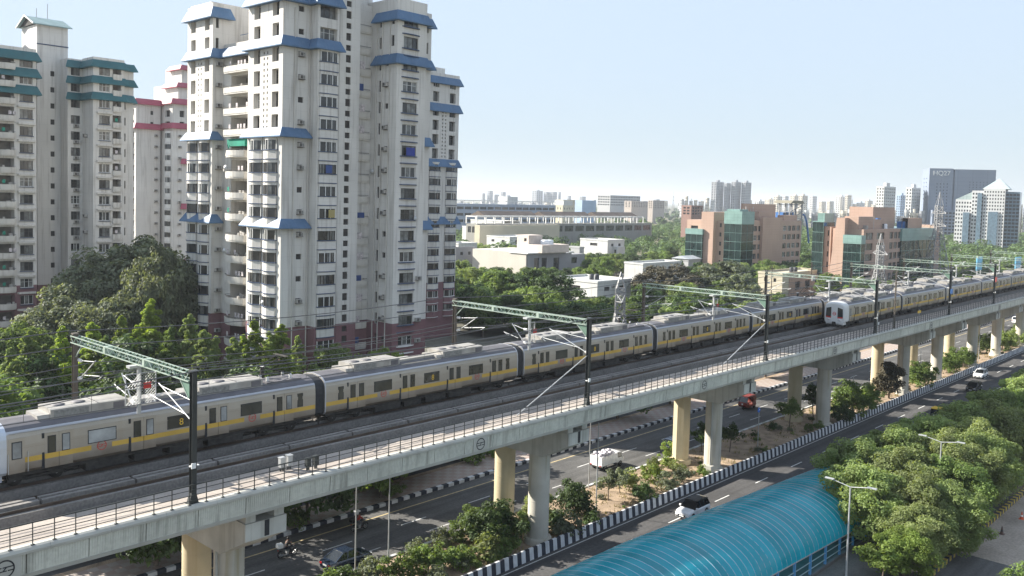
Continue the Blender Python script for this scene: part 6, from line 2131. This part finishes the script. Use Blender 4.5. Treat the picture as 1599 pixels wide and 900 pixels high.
# ------------------------------------------------------------------ lamps, poles and signs
def lamp(label, x, y, h, twin=True, name='street_lamp', arm=1.9):
    t = thing(name, label, 'street lamp', (x, y, 0), 0)
    MB().tube((0, 0, -.1), (0, 0, h), .10, .055, n=10).build('pole', galv, t)
    MB().lathe([(.2, -.1), (.2, .12), (.12, .3)], (0, 0, 0), 10).build('base', conc, t)
    for s in ((-1, 1) if twin else (1,)):
        mb = MB(); mb.tube((0, 0, h - .05), (0, s * arm * .9, h + .28), .035, n=6)
        mb.build('arm', galv, t)
        mb = MB(); mb.bx(-.12, .12, *sorted((s * arm * .75, s * arm * 1.15)), h + .24, h + .33)
        mb.build('lamp_head', galv, t)
    return t


for px, py, h, y, lab in ((1328, 760, 8.4, 28.6, 'twin-armed grey street lamp standing at the end of the blue canopy'), (1470, 690, 8.6, 0, 'twin-armed grey street lamp rising out of the big green trees')):
    q = at(px, py, h)
    lamp(lab, q.x, q.y, h)
def pole(name, label, cat, x, y, h, m=galv, r=.06):
    t = thing(name, label, cat, (x, y, .2))
    MB().tube((0, 0, -.1), (0, 0, h), r, r * .8, n=8).build('pole', m, t)
    return t


pole('lamp_pole', 'thin grey pole on the sandy median left of the white hatchback', 'pole', 70.9, 53.1, 9.2)
pole('lamp_pole', 'thin grey pole on the median between the sedan and the big round shrub', 'pole', 46.2, 55.9, 8.8)
pole('lamp_pole', 'thin grey pole standing in front of the dark sedan', 'pole', 44.4, 58.0, 8.8)
pole('lamp_pole', 'thin pole on the far kerb just right of the front column', 'pole', 76.0, 58.0, 7.5)
pole('lamp_pole', 'short pole in front of the large leafy shrub past the paired columns', 'pole', 133.2, 51.9, 6.0)
pole('lamp_pole', 'slim pole between the half hidden pier and the next one', 'pole', 163.5, 52.0, 6.5)
pole('lamp_pole', 'slim pole on the far median just before the bend of the barrier', 'pole', 200, 52.2, 8.0)
t = pole('road_sign', 'blue keep-side arrow sign on a thin pole on the dry median', 'sign', 104.6, 52.7, 4.9)
mb = MB(); mb.lathe([(.32, -.02), (.32, .02)], (-.06, 0, 5.2), 18, 0, axis='y'); mb.bx(-.1, .12, -.03, -.022, 5.25, 5.33, 1); mb.bar((-.16, -.028, 5.1), (.1, -.028, 5.3), .02, .07, 1)
mb.build('sign_disc', [mat('blue_sign', (.03, .16, .62), .4), white_p], t)

# cones and posts on the plaza road
for lab, x, y, m_ in (('orange and white traffic cone at the right picture edge', 102.4, 21.8, mat('orange_cone', (.62, .12, .05), .5)), ('dark traffic cone on the paving beside the black and yellow kerb', 96.1, 22.1, mat('dirty_cone', (.10, .06, .05), .7))):
    t = thing('traffic_cone', lab, 'cone', (x, y, 0))
    mb = MB(); mb.bx(-.24, .24, -.24, .24, .004, .05, 0); mb.lathe([(.17, .05), (.13, .3)], (0, 0, 0), 14, 0); mb.lathe([(.13, .3), (.10, .45)], (0, 0, 0), 14, 1); mb.lathe([(.10, .45), (.04, .78)], (0, 0, 0), 14, 0)
    mb.build('cone_body', [m_, white_p if 'orange' in lab else dark_steel], t)
t = thing('bollard', 'short white concrete post under the trees beside the yellow kerb', 'post', (98.9, 25.7, 0))
MB().bx(-.12, .12, -.12, .12, 0, 1.3).build('post', white_p, t)
mb = MB()
for k in range(60):
    x = 78 + k * .16
    mb.tube((x, 75.6 + rnd.uniform(-.05, .05), .1), (x, 75.6, 1.7 + rnd.uniform(-.1, .1)), .05, n=5)
tag(mb.build('reed_fence', mat('yellow_reed_fence', (.36, .30, .12), .9, var=.3, scale=2)), 'yellowish reed fence beside the parked silver car', 'fence')

# ------------------------------------------------------------------ vehicles
car_white = mat('white_car_paint', (.80, .80, .80), .25, var=.02, coat=.5)
car_black = mat('black_car_paint', (.012, .013, .016), .15, var=.1, coat=.8)
car_navy = mat('dark_blue_car_paint', (.018, .028, .05), .15, var=.1, coat=.8)
car_silver = mat('silver_car_paint', (.40, .41, .42), .25, metal=.6, var=.05, coat=.5)
car_blue = mat('grey_blue_car_paint', (.16, .20, .26), .25, metal=.4, var=.05, coat=.5)
cglass = glassmat('car_glass', (.015, .018, .02), .05, .3, 1, .8)
lens_m = mat('clear_lamp_lens', (.75, .76, .78), .15, var=.03)
tail_m = mat('red_lamp_lens', (.40, .02, .02), .25, var=.05)


def wheel(t, x, y, r):
    mb = MB(); s = 1 if y > 0 else -1
    mb.lathe([(r * .6, -.11), (r * .93, -.11), (r, -.06), (r, .06), (r * .93, .11), (r * .6, .11)], (0, 0, 0), 18, 0, axis='y')
    o = mb.build('wheel', rubber, t, loc=(x, y, r))
    mb = MB(); mb.lathe([(r * .62, s * .07), (r * .58, s * .115), (.05, s * .09)], (0, 0, 0), 14, 0, axis='y'); mb.build('rim', chrome, o)


def car(name, label, x, y, rz, L, W, H, paint, roofm, kind='suv', mats=None):
    t = thing(name, label, 'car', (x, y, .003), rz)
    h = L / 2; w = W / 2
    belt = H * .60
    if kind == 'suv':
        S_ = [(-h, belt * .62, .80), (-h + .06, belt * .98, .94), (-h * .6, belt, 1.), (h * .40, belt, 1.), (h * .84, belt * .90, .97), (h * .97, belt * .78, .88), (h, belt * .55, .80)]
        lo, hi = (-h + .10, h * .46, w * .92), (-h + .42, h * .10, w * .74)
    elif kind == 'sedan':
        S_ = [(-h, belt * .66, .80), (-h + .08, belt * 1.0, .92), (-h * .66, belt * 1.04, 1.), (h * .40, belt, 1.), (h * .86, belt * .86, .95), (h * .97, belt * .74, .86), (h, belt * .55, .78)]
        lo, hi = (-h * .78, h * .46, w * .92), (-h * .36, h * .12, w * .70)
    mb = MB()
    secs = []
    for sx, zt, k in S_:
        ww = w * k
        secs.append([(sx, -ww * .90, .24), (sx, -ww, .42), (sx, -ww, zt - .16), (sx, -ww * .93, zt - .03), (sx, -ww * .7, zt), (sx, ww * .7, zt), (sx, ww * .93, zt - .03), (sx, ww, zt - .16), (sx, ww, .42), (sx, ww * .90, .24)])
    loft(mb, secs, lambda i: 0)
    for sx in (-h * .60, h * .62):                # wheel arches
        for s in (-1, 1):
            mb.lathe([(H * .235, s * (w + .004)), (H * .235, s * (w + .012)), (.02, s * (w + .012))], (sx, 0, H * .205), 18, 1, axis='y')
    body = mb.build('body', [paint, black_p], t)
    bv = body.modifiers.new('edges', 'BEVEL'); bv.width = .035; bv.segments = 2; bv.limit_method = 'ANGLE'
    mb = MB()
    zb, zr = belt - .02, H - .05
    A = [(lo[0], -lo[2], zb), (lo[1], -lo[2], zb), (lo[1], lo[2], zb), (lo[0], lo[2], zb)]; B = [(hi[0], -hi[2], zr), (hi[1], -hi[2], zr), (hi[1], hi[2], zr), (hi[0], hi[2], zr)]
    mb.add(A + B, [(0, 1, 5, 4), (1, 2, 6, 5), (2, 3, 7, 6), (3, 0, 4, 7)], 0)
    mb.build('window', cglass, t)
    mb = MB()
    for i in range(4):
        mb.bar(A[i], B[i], .09, .06)
    for s in (0, 2):
        for u in ((.42,) if kind == 'suv' else (.46,)):
            p = Vector(A[s]).lerp(Vector(A[s + 1]), u if s == 0 else 1 - u); q = Vector(B[s]).lerp(Vector(B[s + 1]), u if s == 0 else 1 - u)
            mb.bar(p, q, .08, .05)
    mb.build('pillar', paint if kind == 'sedan' else roofm, t)
    mb = MB()
    mb.prism([(hi[0] - .03, -hi[2] - .02), (hi[1] + .03, -hi[2] - .02), (hi[1] + .03, hi[2] + .02), (hi[0] - .03, hi[2] + .02)], 'z', zr - .01, H)
    if kind == 'suv':
        for s in (-1, 1): mb.bar((hi[0] + .1, s * hi[2] * .9, H + .04), (hi[1] - .1, s * hi[2] * .9, H + .04), .04)
        mb.prism([(hi[0] - .22, zr - .04), (hi[0], zr - .04), (hi[0], H), (hi[0] - .22, H - .02)], 'y', -hi[2], hi[2])
    r = mb.build('roof', roofm, t); bv = r.modifiers.new('edges', 'BEVEL'); bv.width = .03; bv.segments = 2
    for sx in (-h * .60, h * .62):
        for s in (-1, 1): wheel(t, sx, s * (w - .09), H * .205)
    for s in (-1, 1):
        mb = MB(); mb.bx(h - .22, h - .02, *sorted((s * w * .42, s * w * .80)), belt * .66, belt * .76); mb.build('headlight', lens_m, t)
        mb = MB(); mb.bx(-h - .01, -h + .12, *sorted((s * w * .52, s * w * .86)), belt * .66, belt * .84); mb.build('tail_light', tail_m, t)
        mb = MB(); mb.bx(h * .34, h * .34 + .14, *sorted((s * (w + .0), s * (w + .2))), belt + .0, belt + .16); mb.build('mirror', paint, t)
    mb = MB(); mb.bx(h - .03, h + .015, -w * .5, w * .5, belt * .40, belt * .58); mb.bx(h - .06, h + .012, -w * .7, w * .7, .26, .36); mb.build('grille', black_p, t)
    mb = MB(); mb.bx(h + .015, h + .03, -.25, .25, .38, .50); mb.bx(-h - .025, -h + .01, -.25, .25, .55, .67); mb.build('number_plate', white_p, t)
    return t


car('parked_car', 'silver sedan parked on the service road behind the footpath', 74.6, 75.9, 0, 4.3, 1.7, 1.48, car_silver, car_silver, 'sedan')
car('hatchback', 'white compact car with black roof driving beside the blue canopy', 78.0, 46.15, pi, 4.2, 1.76, 1.6, car_white, car_black, 'suv')
car('sedan', 'dark blue sedan behind the median shrubs at the lower edge', 45.3, 60.4, 0, 4.5, 1.75, 1.46, car_navy, car_navy, 'sedan')
car('hatchback', 'grey-blue car half hidden by the flat-faced back column', 97.6, 60.6, 0, 3.9, 1.7, 1.52, car_blue, car_blue, 'suv')
car('hatchback', 'white car far along the near road, beyond the black one', 183.5, 47.4, pi, 4.0, 1.75, 1.6, car_white, car_white, 'suv')
car('hatchback', 'black car on the near road half hidden by the big trees', 169, 44.6, pi, 4.1, 1.78, 1.6, car_black, car_black, 'suv')
q = at(1585, 500, 1)
t = car('van', 'small white van seen between the far piers at the right edge', 282, 64.2, 0, 4.2, 1.7, 1.9, car_white, car_white, 'suv')

# white pickup heaped with sacks
t = thing('pickup_truck', 'white pickup truck heaped with pale sacks on the far road', 'truck', (84.6, 61.9, .003))
mb = MB()
mb.bx(-2.3, .75, -.9, .9, .62, .72, 0); mb.bx(-2.3, -2.24, -.9, .9, .72, 1.75, 0); mb.bx(.69, .75, -.9, .9, .72, 1.85, 0)
mb.bx(-2.24, .69, -.9, -.84, .72, 1.75, 0); mb.bx(-2.24, .69, .84, .9, .72, 1.75, 0)
for k in range(5): mb.bx(-2.2 + k * .68, -2.14 + k * .68, -.93, -.9, .72, 1.75, 0)
for s in (-.3, .3): mb.bx(-2.33, -2.30, s - .03, s + .03, .74, 1.72, 0)
mb.build('cargo_box', car_white, t)
mb = MB()
for k in range(26):
    c_ = (rnd.uniform(-2.0, .4), rnd.uniform(-.65, .65), rnd.uniform(1.55, 1.95))
    mb.lathe([(.05, -.18), (.26, -.1), (.3, .02), (.22, .14), (.05, .2)], c_, 9, 0)
mb.build('sack_load', mat('pale_sacks', (.62, .58, .62), .9, var=.2, scale=3), t)
mb = MB(); mb.prism([(.8, .5), (2.2, .5), (2.25, .95), (1.95, 1.1), (1.6, 1.75), (.8, 1.8)], 'y', -.82, .82); o = mb.build('cab', car_white, t); bv = o.modifiers.new('edges', 'BEVEL'); bv.width = .05; bv.segments = 2
mb = MB(); mb.quad((1.95, -.7, 1.13), (1.95, .7, 1.13), (1.63, .7, 1.72), (1.63, -.7, 1.72)); mb.v = [(v[0] + .02, v[1], v[2]) for v in mb.v]
mb.build('window', cglass, t)
for s in (-1, 1): MB().quad((.95, s * .83, 1.1), (1.85, s * .83, 1.1), (1.6, s * .83, 1.65), (.95, s * .83, 1.65)).build('window', cglass, t)
for sx in (-1.5, 1.5):
    for s in (-1, 1): wheel(t, sx, s * .78, .33)
mb = MB(); mb.bx(-2.2, 2.1, -.5, .5, .4, .62); mb.bx(-2.36, -2.3, -.8, .8, .5, .6); mb.build('chassis', under_m, t)
for s in (-1, 1):
    mb = MB(); mb.bx(-2.36, -2.3, s * .7 - .1, s * .7 + .1, .62, .74); mb.build('tail_light', tail_m, t)


def rickshaw(label, x, y, rz, bm, rm):
    t = thing('auto_rickshaw', label, 'three-wheeler', (x, y, .003), rz)
    mb = MB(); mb.prism([(-1.25, .3), (1.0, .3), (1.3, .55), (1.2, .95), (.95, 1.0), (.85, .6), (-.2, .6), (-.35, .95), (-1.2, 1.0), (-1.3, .6)], 'y', -.62, .62)
    o = mb.build('body', bm, t); bv = o.modifiers.new('edges', 'BEVEL'); bv.width = .05; bv.segments = 2
    mb = MB(); mb.prism([(-1.3, 1.0), (-.45, 1.0), (-.45, 1.55), (.75, 1.6), (.85, 1.72), (.2, 1.82), (-1.0, 1.78), (-1.3, 1.6)], 'y', -.64, .64); o = mb.build('canopy', rm, t)
    bv = o.modifiers.new('edges', 'BEVEL'); bv.width = .06; bv.segments = 2
    mb = MB(); mb.quad((1.1, -.55, .98), (1.1, .55, .98), (.82, .55, 1.6), (.82, -.55, 1.6)); mb.build('window', cglass, t); MB().quad((-1.31, -.4, 1.2), (-1.31, .4, 1.2), (-1.31, .4, 1.5), (-1.31, -.4, 1.5)).build('window', cglass, t)
    mb = MB(); mb.bx(-.9, -.4, -.55, .55, .62, .8); mb.bx(-1.0, -.85, -.55, .55, .8, 1.25); mb.build('seat', dark_steel, t)
    for s in (-1, 1):
        MB().bar((1.1, s * .56, .98), (.82, s * .56, 1.62), .05).build('frame', dark_steel, t); MB().bar((.1, s * .6, .6), (.1, s * .6, 1.6), .04).build('frame', dark_steel, t)
    for xx, yy in ((1.0, 0), (-.85, -.55), (-.85, .55)): wheel(t, xx, yy + .001, .22)
    mb = MB(); mb.lathe([(.1, 1.28), (.1, 1.34)], (0, 0, .75), 12, 0, axis='x'); mb.build('headlight', lens_m, t)
    for s in (-1, 1):
        mb = MB(); mb.bx(-1.34, -1.28, s * .5 - .06, s * .5 + .06, .62, .78); mb.build('tail_light', tail_m, t)
    return t


rs = mat('dull_red_paint', (.20, .035, .025), .5, var=.2)
rickshaw('red three-wheeler seen past the cap of the drain pipe pier', 125.3, 65.2, pi, rs, rs).scale = (1.2, 1.2, 1.2)
rickshaw('black and yellow three-wheeler half hidden by the roadside trees', 141.5, 42.3, pi, dark_steel, yellow_p)

# ------------------------------------------------------------------ motorcycles and riders
skin_m = mat('brown_skin', (.20, .11, .07), .6, var=.05)
hair_m = mat('black_hair', (.012, .011, .010), .5)


def skin_mesh(name, joints, edges, m, parent=None):
    me = bpy.data.meshes.new(name)
    ks = list(joints)
    me.from_pydata([joints[k][0] for k in ks], [(ks.index(a), ks.index(b_)) for a, b_ in edges], [])
    o = bpy.data.objects.new(name, me); COL.objects.link(o)
    if parent: o.parent = parent
    o.modifiers.new('skin', 'SKIN')
    for i, k in enumerate(ks):
        sv = me.skin_vertices[0].data[i]
        r = joints[k][1]; sv.radius = (r, r) if not isinstance(r, tuple) else r
        sv.use_root = (i == 0)
    s = o.modifiers.new('smooth', 'SUBSURF'); s.levels = s.render_levels = 1
    me.materials.append(m)
    return o


def rider(label, x, y, rz, shirt, trouser, hair):
    J = {'pel': ((-.18, 0, .90), .135), 'wst': ((-.13, 0, 1.04), .125), 'chs': ((-.04, 0, 1.24), .15), 'nck': ((.02, 0, 1.43), .062), 'jaw': ((.06, 0, 1.50), .075), 'hed': ((.065, 0, 1.60), .098), 'crn': ((.055, 0, 1.69), .07)}
    E_ = [('pel', 'wst'), ('wst', 'chs'), ('chs', 'nck'), ('nck', 'jaw'), ('jaw', 'hed'), ('hed', 'crn')]
    for s, n in ((-1, 'r'), (1, 'l')):
        J.update({'sh' + n: ((-.02, s * .19, 1.36), .07), 'el' + n: ((.17, s * .29, 1.15), .047), 'wr' + n: ((.40, s * .28, 1.07), .032), 'pm' + n: ((.47, s * .275, 1.06), .036),
                  'hp' + n: ((-.16, s * .11, .88), .10), 'kn' + n: ((.24, s * .22, .72), .068), 'an' + n: ((.08, s * .20, .36), .045), 'to' + n: ((.26, s * .21, .30), .035)})
        E_ += [('chs', 'sh' + n), ('sh' + n, 'el' + n), ('el' + n, 'wr' + n), ('wr' + n, 'pm' + n), ('pel', 'hp' + n), ('hp' + n, 'kn' + n), ('kn' + n, 'an' + n), ('an' + n, 'to' + n)]
    o = skin_mesh('person', J, E_, skin_m)
    o.location = (x, y, 0); o.rotation_euler = (0, 0, rz)
    tag(o, label, 'person')
    for s in (-1, 1):                             # fingers closed round the grips
        mb = MB()
        for k in range(4):
            yy = s * (.245 + k * .02)
            mb.path([(.48, yy, 1.085), (.525, yy, 1.075), (.53, yy, 1.045), (.50, yy, 1.03)], .0095 - (k == 3) * .0015, n=6)
        mb.path([(.455, s * .245, 1.05), (.48, s * .225, 1.035), (.51, s * .225, 1.03)], .0105, n=6)
        mb.build('hand', skin_m, o)
    Js = {k: (J[k][0], r) for k, r in (('pel', .15), ('wst', .145), ('chs', .168), ('shr', .085), ('shl', .085), ('elr', .062), ('ell', .062))}
    Js['nck'] = ((.0, 0, 1.38), .085)
    skin_mesh('shirt', Js, [('pel', 'wst'), ('wst', 'chs'), ('chs', 'nck'), ('chs', 'shr'), ('chs', 'shl'), ('shr', 'elr'), ('shl', 'ell')], shirt, o)
    Jt = {k: (J[k][0], r) for k, r in (('pel', .152), ('hpr', .112), ('hpl', .112), ('knr', .08), ('knl', .08), ('anr', .06), ('anl', .06))}
    skin_mesh('trousers', Jt, [('pel', 'hpr'), ('pel', 'hpl'), ('hpr', 'knr'), ('hpl', 'knl'), ('knr', 'anr'), ('knl', 'anl')], trouser, o)
    mb = MB()
    mb.lathe([(.113, 1.56), (.118, 1.62), (.105, 1.69), (.06, 1.74), (.01, 1.755)], (.045, 0, 0), 14)
    mb.build('hair', hair, o)
    mb = MB()
    for s in (-1, 1):
        mb.lathe([(.004, .158), (.014, .165), (.004, .17)], (0, s * .035, 1.605), 8, 1, axis='x'); mb.bx(.05, .09, s * .1 - .012, s * .1 + .012, 1.57, 1.63)
    mb.prism([(.155, 1.61), (.185, 1.565), (.155, 1.555)], 'y', -.014, .014); mb.bx(.148, .156, -.025, .025, 1.525, 1.533, 2)
    mb.build('face', [skin_m, hair_m, red_p], o)
    for s in (-1, 1):
        mb = MB(); mb.bx(.04, .30, s * .2 - .045, s * .2 + .045, .265, .34); mb.build('shoe', black_p, o)
    return o


def motorcycle(label, x, y, rz, tankm, box=None):
    t = thing('motorcycle', label, 'motorcycle', (x, y, 0), rz)
    for wx in (-.62, .66):
        mb = MB(); mb.torus((0, 0, 0), .27, .05, n=20); o = mb.build('wheel', rubber, t, loc=(wx, 0, .32))
        mb = MB(); mb.torus((0, 0, 0), .225, .012, n=18, k=5); mb.tube((0, -.06, 0), (0, .06, 0), .045)
        for k in range(8): mb.tube((0, 0, 0), (.22 * cos(k * pi / 4), 0, .22 * sin(k * pi / 4)), .006, n=4)
        mb.build('rim', chrome, o)
    mb = MB()
    for s in (-.08, .08): mb.tube((.66, s, .32), (.42, s, .98), .022, n=6); mb.tube((-.62, s, .32), (-.1, s, .38), .022, n=6); mb.tube((-.62, s * 1.3, .36), (-.42, s * 1.3, .76), .028, n=6)
    mb.tube((.42, 0, .9), (-.05, 0, .35), .03, n=6); mb.tube((.42, 0, .9), (-.55, 0, .74), .028, n=6)
    mb.path([(.35, -.33, 1.06), (.44, -.12, 1.0), (.44, .12, 1.0), (.35, .33, 1.06)], .016); mb.tube((.5, -.33, 1.05), (.36, -.33, 1.06), .02); mb.tube((.5, .33, 1.05), (.36, .33, 1.06), .02)
    mb.build('frame', dark_steel, t)
    mb = MB(); mb.bx(-.12, .22, -.15, .15, .3, .62); mb.lathe([(.1, -.17), (.1, .17)], (.0, 0, .38), 10, axis='y'); mb.build('engine', galv, t)
    mb = MB(); mb.tube((.1, -.15, .3), (-.3, -.17, .26), .03); mb.tube((-.3, -.17, .26), (-.85, -.19, .38), .045); mb.build('exhaust', chrome, t)
    mb = MB(); mb.prism([(-.02, .74), (.4, .82), (.42, .95), (.3, 1.0), (.02, .92)], 'y', -.13, .13); o = mb.build('tank', tankm, t); bv = o.modifiers.new('edges', 'BEVEL'); bv.width = .05; bv.segments = 3
    mb = MB(); mb.prism([(-.7, .80), (-.0, .74), (.02, .84), (-.35, .86), (-.72, .92)], 'y', -.13, .13); o = mb.build('seat', black_p, t); bv = o.modifiers.new('edges', 'BEVEL'); bv.width = .03; bv.segments = 2
    mb = MB(); mb.lathe([(.02, .5), (.09, .56), (.1, .5)], (0, 0, .92), 12, axis='x'); mb.build('headlight', lens_m, t)
    mb = MB(); mb.path([(.66 + .33 * cos(a), 0, .32 + .33 * sin(a)) for a in (.3, .8, 1.3, 1.8, 2.3)], .035); mb.path([(-.62 + .34 * cos(a), 0, .32 + .34 * sin(a)) for a in (.9, 1.5, 2.1, 2.7)], .04); mb.build('mudguard', tankm, t)
    mb = MB(); mb.bx(-.92, -.88, -.06, .06, .68, .76); mb.build('tail_light', tail_m, t)
    if box:
        mb = MB(); mb.bx(-1.0, -.48, -.26, .26, .93, 1.30); o = mb.build('luggage_box', box, t); bv = o.modifiers.new('edges', 'BEVEL'); bv.width = .05; bv.segments = 2
    return t


motorcycle('motorcycle with a white box behind the seat on the far road', 42.6, 65.3, -.12, black_p, white_p)
rider('person in a dark grey shirt riding the motorcycle with the white box', 42.6, 65.3, -.12, mat('dark_grey_shirt', (.035, .035, .04), .9, var=.2), mat('dark_trousers', (.02, .022, .03), .9), hair_m)
q = at(561, 828, 0)
motorcycle('black motorcycle of the rider in red at the shade edge on the far road', q.x, q.y, -.1, black_p, mat('black_pannier', (.02, .02, .022), .6))
rider('person in a red shirt riding a black motorcycle', q.x, q.y, -.1, mat('red_shirt', (.48, .05, .035), .9, var=.15), mat('grey_trousers', (.10, .10, .11), .9), hair_m)
# ------------------------------------------------------------------ air, sun and sky
SUN_AZ, SUN_EL = (-.45, .893), radians(30.5)        # towards the sun, seen in plan; height
world = bpy.data.worlds.new('World'); scene.world = world
world.use_nodes = True
nt = world.node_tree
sky = nt.nodes.new('ShaderNodeTexSky'); sky.sky_type = 'NISHITA'; sky.sun_disc = False
sky.sun_elevation = SUN_EL; sky.sun_rotation = atan2(SUN_AZ[0], SUN_AZ[1]) % (2 * pi)
sky.air_density, sky.dust_density, sky.ozone_density, sky.altitude = 1.0, .35, 2.0, 200
bg = nt.nodes['Background']; bg.inputs[1].default_value = .15
bw = nt.nodes.new('ShaderNodeRGBToBW')            # hazy air evens the sky's brightness out
pw = nt.nodes.new('ShaderNodeMath'); pw.operation = 'POWER'; pw.inputs[1].default_value = .1 - 1
cm = nt.nodes.new('ShaderNodeCombineColor')
hs = nt.nodes.new('ShaderNodeHueSaturation'); hs.inputs['Saturation'].default_value = .66
nt.links.new(sky.outputs[0], bw.inputs[0]); nt.links.new(bw.outputs[0], pw.inputs[0])
for i in range(3): nt.links.new(pw.outputs[0], cm.inputs[i])
nt.links.new(mix(nt, sky.outputs[0], cm.outputs[0], 1., 'MULTIPLY'), hs.inputs['Color'])
lm = nt.nodes.new('ShaderNodeMath'); lm.operation = 'POWER'; lm.inputs[1].default_value = .1
nt.links.new(bw.outputs[0], lm.inputs[0])
cl = nt.nodes.new('ShaderNodeCombineColor')
for i in range(3): nt.links.new(lm.outputs[0], cl.inputs[i])
milk = mix(nt, cl.outputs[0], (.80, .955, 1.13, 1), 1., 'MULTIPLY'); nt.links.new(mix(nt, hs.outputs[0], milk, .6), bg.inputs[0])
sd = bpy.data.lights.new('sun', 'SUN'); sd.energy = 2.95; sd.angle = radians(.5); sd.color = (1., .94, .84)
so = bpy.data.objects.new('sun', sd); COL.objects.link(so)
dv = Vector((SUN_AZ[0] * cos(SUN_EL), SUN_AZ[1] * cos(SUN_EL), sin(SUN_EL)))
so.rotation_euler = dv.to_track_quat('Z', 'Y').to_euler()
so.location = (0, 0, 200)

hz, nt, out = nodes_of('haze_air')
pv = N(nt, 'ShaderNodeVolumePrincipled')
pv.inputs['Color'].default_value = (.86, .92, 1, 1)
pv.inputs['Density'].default_value = .00012
pv.inputs['Anisotropy'].default_value = .2
nt.links.new(pv.outputs[0], out.inputs['Volume'])
o = stuff(MB().bx(-950, 14050, -9050, 13050, -2, 120).build('haze', hz))
tag(o, 'thin blue-white haze over the whole scene', 'haze')

scene.view_settings.view_transform = 'Standard'
scene.view_settings.look = 'None'
scene.view_settings.gamma = 1
scene.view_settings.use_curve_mapping = False
scene.view_settings.exposure = 2.2
